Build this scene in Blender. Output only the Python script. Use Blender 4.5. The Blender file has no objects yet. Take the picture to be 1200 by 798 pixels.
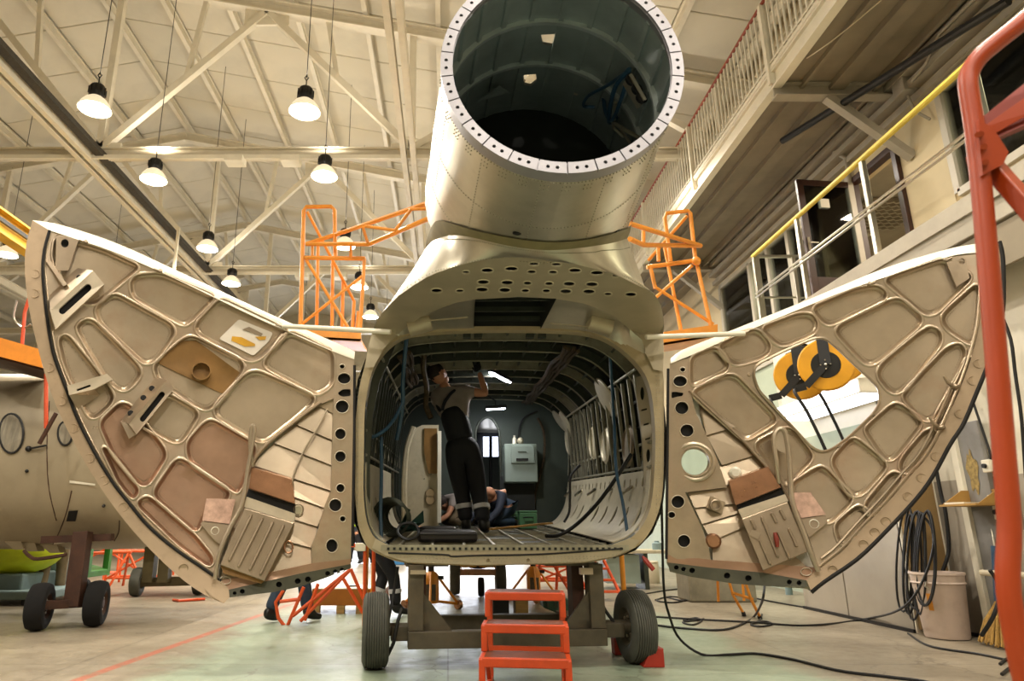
import bpy, bmesh, math, random
from math import sin, cos, tan, pi, atan, radians as R
from mathutils import Vector as V, Matrix
from mathutils.geometry import delaunay_2d_cdt
random.seed(7)
sc = bpy.context.scene
COL = sc.collection

# ---------------------------------------------------------------- camera, world, exposure
TH = atan(221 / 800)
CT, ST = cos(TH), sin(TH)
CAM = V((0, 0, 1.05))
cam = bpy.data.objects.new('camera', bpy.data.cameras.new('camera'))
COL.objects.link(cam)
cam.location = CAM
cam.rotation_euler = (pi / 2 + TH, 0, 0)
cam.data.sensor_width = 36
cam.data.lens = 24
cam.data.shift_x = 75 / 1200
cam.data.clip_start = .05
cam.data.dof.use_dof = True
cam.data.dof.focus_distance = 6.0
cam.data.dof.aperture_fstop = 3.2
sc.camera = cam
wd = bpy.data.worlds.new('world')
sc.world = wd
wd.use_nodes = True
wd.node_tree.nodes['Background'].inputs[0].default_value = (1, .86, .66, 1)
wd.node_tree.nodes['Background'].inputs[1].default_value = .12
sc.view_settings.view_transform = 'Standard'
sc.view_settings.look = 'None'
sc.view_settings.gamma = 1
sc.view_settings.use_curve_mapping = False
sc.view_settings.exposure = 0.5
LAMP_POWER = 122         # each high bay lamp, watts, downward
LAMP_GLOW = 3            # glow of the milky reflector
LAMP_COL = (1, .925, .81)

# ---------------------------------------------------------------- pixel to world helpers
def ray(px, py):
    u = (px - 525) / 800; v = (399 - py) / 800
    return V((u, CT - v * ST, ST + v * CT))
def P(px, py, Y):
    d = ray(px, py); return CAM + d * (Y / d.y)
def PX(px, py, X):
    d = ray(px, py); return CAM + d * (X / d.x)
def PZ(px, py, Z=0.0):
    d = ray(px, py); return CAM + d * ((Z - CAM.z) / d.z)

# ---------------------------------------------------------------- materials
def lin(h):
    h = h.lstrip('#')
    c = [int(h[i:i + 2], 16) / 255 for i in (0, 2, 4)]
    return tuple((x / 12.92 if x <= .04045 else ((x + .055) / 1.055) ** 2.4) for x in c) + (1,)
def nodes(name):
    m = bpy.data.materials.new(name); m.use_nodes = True
    nt = m.node_tree
    return m, nt, nt.nodes, nt.links, nt.nodes['Principled BSDF']
def noise(N, L, co, scale, detail=4, rough=.6):
    n = N.new('ShaderNodeTexNoise'); n.inputs['Scale'].default_value = scale
    n.inputs['Detail'].default_value = detail; n.inputs['Roughness'].default_value = rough
    L.new(co, n.inputs['Vector']); return n.outputs['Fac']
def ramp(N, L, fac, stops):
    r = N.new('ShaderNodeValToRGB'); e = r.color_ramp.elements
    while len(e) < len(stops): e.new(.5)
    for i, (p, c) in enumerate(stops):
        e[i].position = p; e[i].color = c if len(c) == 4 else (*c, 1)
    L.new(fac, r.inputs[0]); return r.outputs[0]
def mixc(N, L, fac, a, b, mode='MIX'):
    m = N.new('ShaderNodeMix'); m.data_type = 'RGBA'; m.blend_type = mode
    if isinstance(fac, (int, float)): m.inputs[0].default_value = fac
    else: L.new(fac, m.inputs[0])
    for k, x in ((6, a), (7, b)):
        if isinstance(x, tuple): m.inputs[k].default_value = x
        else: L.new(x, m.inputs[k])
    return m.outputs[2]
def mk(name, hexa, rough=.5, metal=0.0, var=.12, scale=4, dirt_or_sheen=None, dirt_or_sheen_amt=.5, dirt_or_sheen_scale=3, bump=.0, bscale=40, coat=0, emit=0, rvar=.0, stretch=None):
    m, nt, N, L, b = nodes(name)
    tc = N.new('ShaderNodeTexCoord'); co = tc.outputs['Object']
    if stretch:
        mp = N.new('ShaderNodeMapping'); mp.inputs['Scale'].default_value = stretch
        L.new(co, mp.inputs[0]); co = mp.outputs[0]
    base = lin(hexa)
    f = noise(N, L, co, scale)
    dk = tuple(max(0, x * (1 - var * 1.6)) for x in base[:3]) + (1,)
    lt = tuple(min(1, x * (1 + var)) for x in base[:3]) + (1,)
    c = ramp(N, L, f, [(.3, dk), (.7, lt)])
    if dirt_or_sheen:
        f2 = noise(N, L, co, dirt_or_sheen_scale, 8, .7)
        w = ramp(N, L, f2, [(.62 - .3 * dirt_or_sheen_amt, (0, 0, 0, 1)), (.72, (1, 1, 1, 1))])
        mm = N.new('ShaderNodeMath'); mm.operation = 'MULTIPLY'; mm.inputs[1].default_value = dirt_or_sheen_amt
        L.new(w, mm.inputs[0])
        c = mixc(N, L, mm.outputs[0], c, lin(dirt_or_sheen))
    L.new(c, b.inputs['Base Color'])
    b.inputs['Roughness'].default_value = rough; b.inputs['Metallic'].default_value = metal
    b.inputs['Coat Weight'].default_value = coat
    if rvar:
        fr = noise(N, L, co, scale * 2.3, 6)
        mr = N.new('ShaderNodeMapRange'); mr.inputs[3].default_value = max(.05, rough - rvar); mr.inputs[4].default_value = rough + rvar
        L.new(fr, mr.inputs[0]); L.new(mr.outputs[0], b.inputs['Roughness'])
    if bump:
        fb = noise(N, L, co, bscale, 3)
        bp = N.new('ShaderNodeBump'); bp.inputs['Strength'].default_value = bump; bp.inputs['Distance'].default_value = .01
        L.new(fb, bp.inputs['Height']); L.new(bp.outputs[0], b.inputs['Normal'])
    if emit:
        b.inputs['Emission Color'].default_value = base; b.inputs['Emission Strength'].default_value = emit
    return m
def glass(name, tint=(.75, .8, .75, 1), fac=.12):
    m, nt, N, L, b = nodes(name)
    N.remove(b)
    t = N.new('ShaderNodeBsdfTransparent'); t.inputs[0].default_value = tint
    g = N.new('ShaderNodeBsdfGlossy'); g.inputs['Roughness'].default_value = .03
    fr = N.new('ShaderNodeFresnel'); fr.inputs[0].default_value = 1.5
    mx = N.new('ShaderNodeMixShader')
    L.new(fr.outputs[0], mx.inputs[0]); L.new(t.outputs[0], mx.inputs[1]); L.new(g.outputs[0], mx.inputs[2])
    L.new(mx.outputs[0], N['Material Output'].inputs[0])
    return m

# ---------------------------------------------------------------- mesh builder
class MB:
    def __init__(s): s.v = []; s.f = []; s.mi = []; s.cur = 0
    def add(s, vs, fs):
        o = len(s.v); s.v += [V(x) for x in vs]
        for f in fs: s.f.append([o + i for i in f]); s.mi.append(s.cur)
        return s
    def box(s, c, sz, rot=None):
        x, y, z = (k / 2 for k in sz); c = V(c)
        pts = [V((a * x, b * y, d * z)) for d in (-1, 1) for b in (-1, 1) for a in (-1, 1)]
        if rot is not None: pts = [rot @ p for p in pts]
        return s.add([c + p for p in pts], [(0, 2, 3, 1), (4, 5, 7, 6), (0, 1, 5, 4), (2, 6, 7, 3), (0, 4, 6, 2), (1, 3, 7, 5)])
    def box2(s, a, b):
        a, b = V(a), V(b); return s.box((a + b) / 2, (abs(b.x - a.x), abs(b.y - a.y), abs(b.z - a.z)))
    def bar(s, a, b, w, h, up=(0, 0, 1)):
        a, b = V(a), V(b); d = (b - a); l = d.length
        if l < 1e-6: return s
        d.normalize(); up = V(up)
        if abs(d.dot(up)) > .98: up = V((0, 1, 0)) if abs(d.y) < .9 else V((1, 0, 0))
        x = d.cross(up).normalized(); z = x.cross(d)
        return s.box((a + b) / 2, (w, l, h), Matrix((x, d, z)).transposed())
    def chan(s, a, b, w, h, t=.012, up=(0, 0, 1)):
        """I beam: two flanges and a web"""
        a, b = V(a), V(b); d = (b - a).normalized(); u = V(up)
        if abs(d.dot(u)) > .98: u = V((0, 1, 0))
        x = d.cross(u).normalized(); z = x.cross(d)
        s.bar(a + z * (h / 2 - t / 2), b + z * (h / 2 - t / 2), w, t, up); s.bar(a - z * (h / 2 - t / 2), b - z * (h / 2 - t / 2), w, t, up)
        return s.bar(a, b, t, h - 2 * t, up)
    def tube(s, pts, r, n=8, closed=False, caps=True):
        pts = [V(p) for p in pts]; m = len(pts)
        rs = r if isinstance(r, (list, tuple)) else [r] * m
        tan_ = []
        for i in range(m):
            if closed: t = pts[(i + 1) % m] - pts[i - 1]
            else: t = pts[min(i + 1, m - 1)] - pts[max(i - 1, 0)]
            tan_.append(t.normalized() if t.length > 1e-9 else V((0, 0, 1)))
        u = V((0, 0, 1)) if abs(tan_[0].z) < .9 else V((1, 0, 0))
        vs = []
        for i in range(m):
            t = tan_[i]; u = (u - t * u.dot(t))
            if u.length < 1e-6: u = t.orthogonal()
            u.normalize(); w = t.cross(u)
            vs += [pts[i] + (u * cos(2 * pi * k / n) + w * sin(2 * pi * k / n)) * rs[i] for k in range(n)]
        fs = []
        for i in range(m if closed else m - 1):
            j = (i + 1) % m
            for k in range(n):
                fs.append((i * n + k, i * n + (k + 1) % n, j * n + (k + 1) % n, j * n + k))
        if caps and not closed:
            fs.append(tuple(range(n - 1, -1, -1))); fs.append(tuple((m - 1) * n + k for k in range(n)))
        return s.add(vs, fs)
    def cyl(s, a, b, r, r2=None, n=12): return s.tube([a, b], [r, r if r2 is None else r2], n)
    def lathe(s, prof, c=(0, 0, 0), axis=(0, 0, 1), n=24):
        c = V(c); a = V(axis).normalized(); u = a.orthogonal().normalized(); w = a.cross(u)
        vs = []; m = len(prof)
        for r, z in prof:
            vs += [c + a * z + (u * cos(2 * pi * k / n) + w * sin(2 * pi * k / n)) * max(r, 1e-4) for k in range(n)]
        fs = [(i * n + k, i * n + (k + 1) % n, (i + 1) * n + (k + 1) % n, (i + 1) * n + k) for i in range(m - 1) for k in range(n)]
        return s.add(vs, fs)
    def ell(s, c, rx, ry, rz, nu=12, nv=8, rot=None):
        c = V(c); vs = []; fs = []
        for i in range(nv + 1):
            a = pi * i / nv
            for k in range(nu):
                b = 2 * pi * k / nu; p = V((rx * sin(a) * cos(b), ry * sin(a) * sin(b), rz * cos(a)))
                vs.append(c + (rot @ p if rot is not None else p))
        for i in range(nv):
            for k in range(nu):
                fs.append((i * nu + k, (i + 1) * nu + k, (i + 1) * nu + (k + 1) % nu, i * nu + (k + 1) % nu))
        return s.add(vs, fs)
    def prism(s, poly, d):
        poly = [V(p) for p in poly]; n = len(poly); d = V(d)
        fs = [tuple(range(n)), tuple(range(2 * n - 1, n - 1, -1))] + [(i, i + n, (i + 1) % n + n, (i + 1) % n) for i in range(n)]
        return s.add(poly + [p + d for p in poly], fs)
    def grid(s, rows, closed=False):
        n = len(rows[0]); m = len(rows)
        fs = [(i * n + k, i * n + (k + 1) % n, (i + 1) * n + (k + 1) % n, (i + 1) * n + k) for i in range(m - 1) for k in range(n if closed else n - 1)]
        return s.add([p for r in rows for p in r], fs)
    def quad(s, a, b, c, d): return s.add([a, b, c, d], [(0, 1, 2, 3)])
    def mesh(s, name, mat, off, smooth):
        me = bpy.data.meshes.new(name)
        me.from_pydata([tuple(p - off) for p in s.v], [], s.f)
        for mm in (mat if isinstance(mat, (list, tuple)) else [mat]): me.materials.append(mm)
        if any(s.mi): me.polygons.foreach_set('material_index', s.mi)
        bm = bmesh.new(); bm.from_mesh(me); bmesh.ops.recalc_face_normals(bm, faces=bm.faces); bm.to_mesh(me); bm.free()
        if smooth:
            me.polygons.foreach_set('use_smooth', [True] * len(me.polygons)); me.set_sharp_from_angle(angle=R(smooth))
        me.update(); return me
    def build(s, name, mat, parent=None, smooth=35, bev=0):
        off = org(parent)
        o = bpy.data.objects.new(name, s.mesh(name, mat, off, smooth)); COL.objects.link(o)
        if parent: o.parent = parent
        if bev:
            b = o.modifiers.new('bevel', 'BEVEL'); b.width = bev; b.segments = 2; b.limit_method = 'ANGLE'
        return o
def org(p):
    o = V((0, 0, 0))
    while p: o = o + V(p.location); p = p.parent
    return o
def tag(o, label=None, cat=None, group=None, kind=None):
    if label: o['label'] = label
    if cat: o['category'] = cat
    if group: o['group'] = group
    if kind: o['kind'] = kind
    return o
def thing(name, label, cat, loc=(0, 0, 0), group=None, kind=None):
    o = bpy.data.objects.new(name, None); COL.objects.link(o); o.location = loc; o.empty_display_size = .1
    return tag(o, label, cat, group, kind)
KIDS = {}
def dup(root, loc=None, rz=None, label=None, group=None, scale=None):
    def rec(o, par):
        c = o.copy(); COL.objects.link(c)
        if par: c.parent = par
        for ch in list(o.children): rec(ch, c)
        return c
    r = rec(root, None)
    if loc is not None: r.location = loc
    if rz is not None: r.rotation_euler = (0, 0, rz)
    if scale: r.scale = (scale,) * 3
    if label: r['label'] = label
    if group: r['group'] = group
    return r
def part_copy(o, loc, name=None):
    c = o.copy(); COL.objects.link(c); c.location = loc; return c

# ---------------------------------------------------------------- plates with holes
def inside(p, poly):
    x, y = p; c = False; n = len(poly); j = n - 1
    for i in range(n):
        xi, yi = poly[i][0], poly[i][1]; xj, yj = poly[j][0], poly[j][1]
        if (yi > y) != (yj > y) and x < (xj - xi) * (y - yi) / (yj - yi) + xi: c = not c
        j = i
    return c
def dens(poly, step, closed=True):
    out = []; n = len(poly)
    for i in range(n if closed else n - 1):
        a = V(poly[i]); b = V(poly[(i + 1) % n]); k = max(1, int((b - a).length / step))
        out += [tuple(a + (b - a) * (t / k)) for t in range(k)]
    if not closed: out.append(tuple(poly[-1]))
    return out
def rnd(poly, r, k=4):
    """round the corners of a polygon"""
    out = []; n = len(poly)
    for i in range(n):
        p, a, b = V(poly[i]), V(poly[i - 1]), V(poly[(i + 1) % n])
        da = min(r, (a - p).length * .45); db = min(r, (b - p).length * .45)
        s = p + (a - p).normalized() * da; e = p + (b - p).normalized() * db
        for t in range(k + 1):
            t /= k; out.append(tuple(s * (1 - t) ** 2 + p * 2 * t * (1 - t) + e * t * t))
    return out
def inset(poly, d):
    """shift every vertex of a polygon inwards by d"""
    n = len(poly); out = []
    ar = sum(poly[i - 1][0] * poly[i][1] - poly[i][0] * poly[i - 1][1] for i in range(n))
    sg = 1 if ar > 0 else -1
    for i in range(n):
        p, a, b = V(poly[i][:2]), V(poly[i - 1][:2]), V(poly[(i + 1) % n][:2])
        e1 = (p - a); e2 = (b - p)
        n1 = V((-e1.y, e1.x)).normalized() if e1.length > 1e-6 else V((0, 0)); n2 = V((-e2.y, e2.x)).normalized() if e2.length > 1e-6 else V((0, 0))
        nn = n1 + n2
        nn = nn.normalized() if nn.length > 1e-6 else n1
        out.append(tuple(p + nn * d * sg))
    return out
def circ(c, rx, ry=None, n=16, a0=0): 
    ry = ry or rx
    return [(c[0] + rx * cos(2 * pi * k / n + a0), c[1] + ry * sin(2 * pi * k / n + a0)) for k in range(n)]
def tri2d(outer, holes=(), step=None, keep_outer_density=True):
    pts = []; edges = []
    for poly in [outer] + list(holes):
        o = len(pts); pts += [V(p[:2]) for p in poly]; n = len(poly)
        edges += [(o + i, o + (i + 1) % n) for i in range(n)]
    if step:
        xs = [p[0] for p in outer]; ys = [p[1] for p in outer]
        x = min(xs) + step / 2
        row = 0
        while x < max(xs):
            y = min(ys) + step / 2 + (row % 2) * step / 2
            while y < max(ys):
                if inside((x, y), outer) and not any(inside((x, y), h) for h in holes): pts.append(V((x, y)))
                y += step
            x += step; row += 1
    r = delaunay_2d_cdt(pts, edges, [], 0, 1e-5)
    vs, fs = r[0], r[2]
    keep = []
    for f in fs:
        c = sum((vs[i] for i in f), V((0, 0))) / len(f)
        if inside(c, outer) and not any(inside(c, h) for h in holes): keep.append(tuple(f))
    return vs, keep
def plate(mb, outer, holes, M, N, t, step=None, walls=True, back=False):
    """flat-traced plate with holes; M maps a traced point to the front surface, N(point) is the direction of the thickness t"""
    vs, fs = tri2d(outer, holes, step)
    mb.add([M(*p) for p in vs], fs)
    if back: mb.add([M(*p) + N(*p) * t for p in vs], [f[::-1] for f in fs])
    if walls and t:
        for poly in [outer] + list(holes):
            n = len(poly)
            a = [M(*p[:2]) for p in poly]; b = [M(*p[:2]) + N(*p[:2]) * t for p in poly]
            mb.add(a + b, [(i, (i + 1) % n, n + (i + 1) % n, n + i) for i in range(n)])
    return mb
def interp(pts, n, closed=False):
    """smooth resampling of a polyline (Catmull-Rom)"""
    pts = [V(p) for p in pts]; m = len(pts); out = []
    segs = m if closed else m - 1
    for k in range(n):
        t = k * segs / (n if closed else (n - 1)); i = min(int(t), segs - 1); f = t - i
        g = (lambda j: pts[j % m]) if closed else (lambda j: pts[max(0, min(m - 1, j))])
        a, b, c, d = g(i - 1), g(i), g(i + 1), g(i + 2)
        out.append(.5 * ((2 * b) + (c - a) * f + (2 * a - 5 * b + 4 * c - d) * f * f + (3 * b - a - 3 * c + d) * f ** 3))
    return out
# ---------------------------------------------------------------- shared materials
M = {}
M['cream'] = mk('cream_paint', '#d0c6ae', .6, var=.05, dirt_or_sheen='#a89a7c', dirt_or_sheen_amt=.25, dirt_or_sheen_scale=1.3)
M['roof'] = mk('roof_panel_paint', '#d0c7b0', .75, var=.06, scale=1.2, dirt_or_sheen='#b3a688', dirt_or_sheen_amt=.3, dirt_or_sheen_scale=.6)
M['steel_cream'] = mk('cream_steel_paint', '#d6ccb4', .5, var=.05)
M['dark_strip'] = mk('dark_cable_tray', '#3a352a', .7, var=.3, scale=30)
M['white'] = mk('white_paint', '#e3dcc8', .45, var=.04)
M['rail_steel'] = mk('stainless_rail', '#c9c3b4', .28, 1, var=.05)
M['yellow_tape'] = mk('yellow_rail_wrap', '#d8bf45', .5, var=.06)
M['slab'] = mk('grey_slab_paint', '#a39a88', .65, var=.1, scale=2, dirt_or_sheen='#7f7565', dirt_or_sheen_amt=.3)
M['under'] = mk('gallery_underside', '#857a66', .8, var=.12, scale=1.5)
M['facade'] = mk('facade_plaster', '#cdbd99', .75, var=.06, scale=1)
M['alu_frame'] = mk('window_frame_paint', '#b5ad9b', .45, var=.05)
M['darkwood'] = mk('dark_brown_frame', '#3a1f15', .4, var=.2, scale=8)
M['pane'] = glass('window_glass')
M['grey_panel'] = mk('grey_partition', '#a79e8f', .55, var=.08, scale=1.5, dirt_or_sheen='#8d8271', dirt_or_sheen_amt=.3)
M['grey_metal'] = mk('grey_sheet_metal', '#8d8b88', .5, .3, var=.1, scale=2, dirt_or_sheen='#6f6b66', dirt_or_sheen_amt=.35)
M['brown_board'] = mk('hardboard', '#8a6f43', .7, var=.1, scale=3, dirt_or_sheen='#6b5230', dirt_or_sheen_amt=.3)
M['black'] = mk('black_rubber', '#141312', .55, var=.2)
M['black_metal'] = mk('black_metal', '#1b1a19', .4, .2, var=.15)
M['orange'] = mk('orange_paint', '#e08a2b', .42, var=.1, scale=6, dirt_or_sheen='#9a5a1e', dirt_or_sheen_amt=.25, dirt_or_sheen_scale=8)
M['red_orange'] = mk('red_orange_paint', '#c9481b', .38, var=.1, scale=6, dirt_or_sheen='#8b3112', dirt_or_sheen_amt=.3, dirt_or_sheen_scale=7)
M['void_shade'] = mk('recess_shade', '#100e0c', .8)  # near-black colour stands in for the shade inside holes and slots
M['pale_green'] = mk('pale_green_paint', '#a9b39c', .65, var=.06, scale=1.5)
M['tube_light'] = mk('fluorescent_panel', '#f4f6ff', .4, emit=1.9)
M['beige'] = mk('beige_plastic', '#c9bda2', .5, var=.05)
M['card'] = mk('brown_card', '#a8803f', .8, var=.08)
M['copper_wire'] = mk('dull_metal', '#b8a891', .35, .65, var=.1)

def floor_material():
    m, nt, N, L, b = nodes('painted_concrete')
    tc = N.new('ShaderNodeTexCoord'); co = tc.outputs['Object']
    sx = N.new('ShaderNodeSeparateXYZ'); L.new(co, sx.inputs[0])
    n1 = noise(N, L, co, .8, 6); n2 = noise(N, L, co, 7, 8, .7); n3 = noise(N, L, co, .25, 3)
    beige = ramp(N, L, n1, [(.3, lin('#736857')), (.5, lin('#897e6b')), (.7, lin('#988d7a'))])
    green = ramp(N, L, n1, [(.3, lin('#74826f')), (.5, lin('#89957f')), (.72, lin('#9ba38d'))])
    # worn green coat on the middle of the bay
    def smooth(a, lo, hi):
        mr = N.new('ShaderNodeMapRange'); mr.interpolation_type = 'SMOOTHSTEP'
        mr.inputs[1].default_value = lo; mr.inputs[2].default_value = hi; L.new(a, mr.inputs[0]); return mr.outputs[0]
    def math_(op, a, c):
        q = N.new('ShaderNodeMath'); q.operation = op
        for i, k in ((0, a), (1, c)):
            if isinstance(k, (int, float)): q.inputs[i].default_value = k
            else: L.new(k, q.inputs[i])
        return q.outputs[0]
    wob = math_('ADD', sx.outputs[0], math_('MULTIPLY', math_('SUBTRACT', n1, .5), 1.6))
    mask = math_('MULTIPLY', smooth(wob, -2.5, -2.0), smooth(wob, 3.0, 2.6))
    mask = math_('MULTIPLY', mask, smooth(math_('ADD', sx.outputs[1], math_('MULTIPLY', n2, 1.)), 11.5, 9))
    mask = math_('MULTIPLY', mask, smooth(n2, .25, .42))
    c = mixc(N, L, mask, beige, green)
    # slab joints
    br = N.new('ShaderNodeTexBrick'); br.offset = 0; br.inputs['Scale'].default_value = 1
    br.inputs['Brick Width'].default_value = 3; br.inputs['Row Height'].default_value = 3; br.inputs['Mortar Size'].default_value = .008
    br.inputs['Color1'].default_value = br.inputs['Color2'].default_value = (0, 0, 0, 1); br.inputs['Mortar'].default_value = (1, 1, 1, 1)
    L.new(co, br.inputs[0])
    c = mixc(N, L, math_('MULTIPLY', br.outputs[0], .5), c, lin('#4a4235'))
    # cracks
    vo = N.new('ShaderNodeTexVoronoi'); vo.feature = 'DISTANCE_TO_EDGE'; vo.inputs['Scale'].default_value = .45
    wv = N.new('ShaderNodeVectorMath'); wv.operation = 'ADD'; nv = N.new('ShaderNodeTexNoise'); nv.inputs['Scale'].default_value = 1.5; nv.inputs['Detail'].default_value = 6
    L.new(co, nv.inputs[0]); L.new(co, wv.inputs[0]); L.new(nv.outputs['Color'], wv.inputs[1]); L.new(wv.outputs[0], vo.inputs[0])
    c = mixc(N, L, math_('MULTIPLY', smooth(vo.outputs[0], .006, .001), .45), c, lin('#4c4336'))
    # dark scuffs
    c = mixc(N, L, math_('MULTIPLY', smooth(n3, .55, .72), .35), c, lin('#6b5d49'))
    # red lane line painted along the bay
    ln = math_('ADD', sx.outputs[0], math_('MULTIPLY', sx.outputs[1], -.075))
    red = math_('MULTIPLY', smooth(ln, -3.13, -3.115), smooth(ln, -3.02, -3.035))
    red = math_('MULTIPLY', red, smooth(n2, .3, .5))
    red = math_('MULTIPLY', red, smooth(sx.outputs[1], 12, 11))
    c = mixc(N, L, math_('MULTIPLY', red, .8), c, lin('#a85840'))
    L.new(c, b.inputs['Base Color'])
    rr = ramp(N, L, n2, [(.3, (.28, .28, .28, 1)), (.7, (.5, .5, .5, 1))]); L.new(rr, b.inputs['Roughness'])
    bp = N.new('ShaderNodeBump'); bp.inputs['Strength'].default_value = .15; bp.inputs['Distance'].default_value = .01
    L.new(n2, bp.inputs['Height']); L.new(bp.outputs[0], b.inputs['Normal'])
    return m
M['floor'] = floor_material()

# ---------------------------------------------------------------- hall shell
S = lambda o: tag(o, kind='structure')
S(MB().box2((-22.5, -11, -.2), (10, 37, 0)).build('floor', M['floor']))
S(MB().box2((-22.3, 36.5, 0), (10, 36.8, 13)).build('wall_back', M['cream']))
M['day_pane'] = mk('daylight_pane', '#e9f0ff', .3, emit=7)
w = S(thing('window_3', None, None, (-1.5, 36.4, .4)))
for i in range(9):
    for j in range(4): MB().box2((-7 + 1.2 * i, 36.42, .3 + 1.2 * j), (-5.9 + 1.2 * i, 36.46, 1.4 + 1.2 * j)).build('pane', M['day_pane'], w, 0)
MB().box2((-7.2, 36.4, .1), (3.9, 36.5, .26)).box2((-7.2, 36.4, 5.1), (3.9, 36.5, 5.3)).build('frame_bar', M['cream'], w, 0)
S(MB().box2((-22.3, -10.8, 0), (10, -10.5, 13)).build('wall_front', M['cream']))
S(MB().box2((-22, -10.8, 0), (-21.7, 36.8, 10)).build('wall_left', M['cream']))
RX, RZ = -7.7, 12.55
def roofz(x): return RZ - .2 * abs(x - RX)
ceil = S(MB().prism([(RX, -11, RZ + .35), (10, -11, roofz(10) + .35), (10, -11, roofz(10) + .25), (RX, -11, RZ + .25), (-22.5, -11, roofz(-22.5) + .25), (-22.5, -11, roofz(-22.5) + .35)], (0, 48, 0)).build('ceiling', M['roof'], smooth=0))
pm = None
for side in (1, -1):
    mb = MB()
    w = 1.46
    mb.box((0, 0, 0), (1.48, 1.48, .07))
    rot = R(11.31) * side
    for i in range(12 if side > 0 else 9):
        xc = RX + side * (.75 + 1.5 * i)
        if xc > 7: continue
        for j in range(12):
            if pm is None:
                o = mb.build('roof_panel', M['roof'], ceil, 0, bev=.012); pm = o.data
            else:
                o = bpy.data.objects.new('roof_panel', pm); COL.objects.link(o); o.parent = ceil
                b = o.modifiers.new('bevel', 'BEVEL'); b.width = .012; b.segments = 1
            o.location = (xc, 8.3 + 1.5 * j, roofz(xc) + .2); o.rotation_euler = (0, rot, 0)
mb = MB()
for i in range(-9, 11):
    xc = RX + 1.5 * i + .75
    if xc > 7 or xc < -21: continue
    for j in list(range(-12, 0)) + list(range(12, 19)):
        mb.box((xc, 8.3 + 1.5 * j, roofz(xc) + .2), (1.46, 1.46, .07), Matrix.Rotation(R(11.31) * (1 if i >= 0 else -1), 3, 'Y'))
tag(mb.build('roof_panels_beyond', M['roof'], ceil, 0), kind='stuff')
# purlins along the hall, each a part of the ceiling
for i in range(-9, 10):
    xc = RX + 1.5 * i
    if xc > 6.2 or xc < -21: continue
    z = roofz(xc) - .02
    MB().chan((xc, -10.5, z), (xc, 36.5, z), .1, .24, .02).build('purlin', M['steel_cream'], ceil, 0)

# roof trusses: every member a part
for Y in (-6.4, -.4, 5.6, 11.7, 17.8, 23.9, 30):
    tr = S(thing('roof_truss', None, None, (0, Y, 0)))
    zt = lambda x: roofz(x) - .38
    MB().chan((-21.7, Y, 8), (6.1, Y, 8), .2, .2, .03).build('bottom_chord', M['steel_cream'], tr, 0)
    for a in (-21.7, 6.1): MB().chan((a, Y, zt(a)), (RX, Y, zt(RX)), .22, .26, .03).build('top_chord', M['steel_cream'], tr, 0)
    bots = [-18.7, -12.7, -6.7, -.7, 5.3]; tops = [-15.7, -9.7, -3.7, 2.3]
    for k, t in enumerate(tops):
        for bq in (bots[k], bots[k + 1]):
            MB().bar((bq, Y, 8.1), (t, Y, zt(t) - .1), .13, .13).build('brace', M['steel_cream'], tr, 0)
            mx = (bq + t) / 2; mz = (8.1 + zt(t) - .1) / 2
            MB().bar((mx, Y, mz), (mx + (.25 if bq < t else -.25), Y, zt(mx)), .09, .09).build('strut', M['steel_cream'], tr, 0)
        MB().box((t, Y, zt(t) - .2), (.9, .05, .45)).build('gusset', M['steel_cream'], tr, 0)
    for bq in bots:
        MB().bar((bq, Y, 8.1), (bq, Y, zt(bq)), .13, .13).build('post', M['steel_cream'], tr, 0)
        MB().box((bq, Y, 8.05), (.8, .05, .36)).build('gusset', M['steel_cream'], tr, 0)
# longitudinal ties between the trusses
for k, (X, mt) in enumerate(((-.74, None), (-6.85, 1), (-12.8, None), (5.0, None))):
    t = S(thing('trim_%d' % (k + 1), None, None, (X, 0, 0)))
    for sx in (-.09, .09): MB().chan((X + sx, -10.4, 7.86), (X + sx, 36.4, 7.86), .1, .22, .02).build('channel', M['steel_cream'], t, 0)
    if mt: MB().box2((X + .18, 4, 7.85), (X + .34, 36, 7.95)).build('cable_tray', M['dark_strip'], t, 0)
for Y in (11.55, 17.65):
    t = S(thing('trim_%d' % (5 if Y < 12 else 6), None, None, (0, Y, 0)))
    MB().box2((-21, Y - .04, 7.8), (5.5, Y, 7.88)).build('cable_tray', M['white'], t, 0)
    for X in (-4.0, -2.95): MB().box2((X - .17, Y - .22, 7.66), (X + .17, Y + .05, 7.78)).build('junction_box', M['white'], t, 0)

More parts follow.
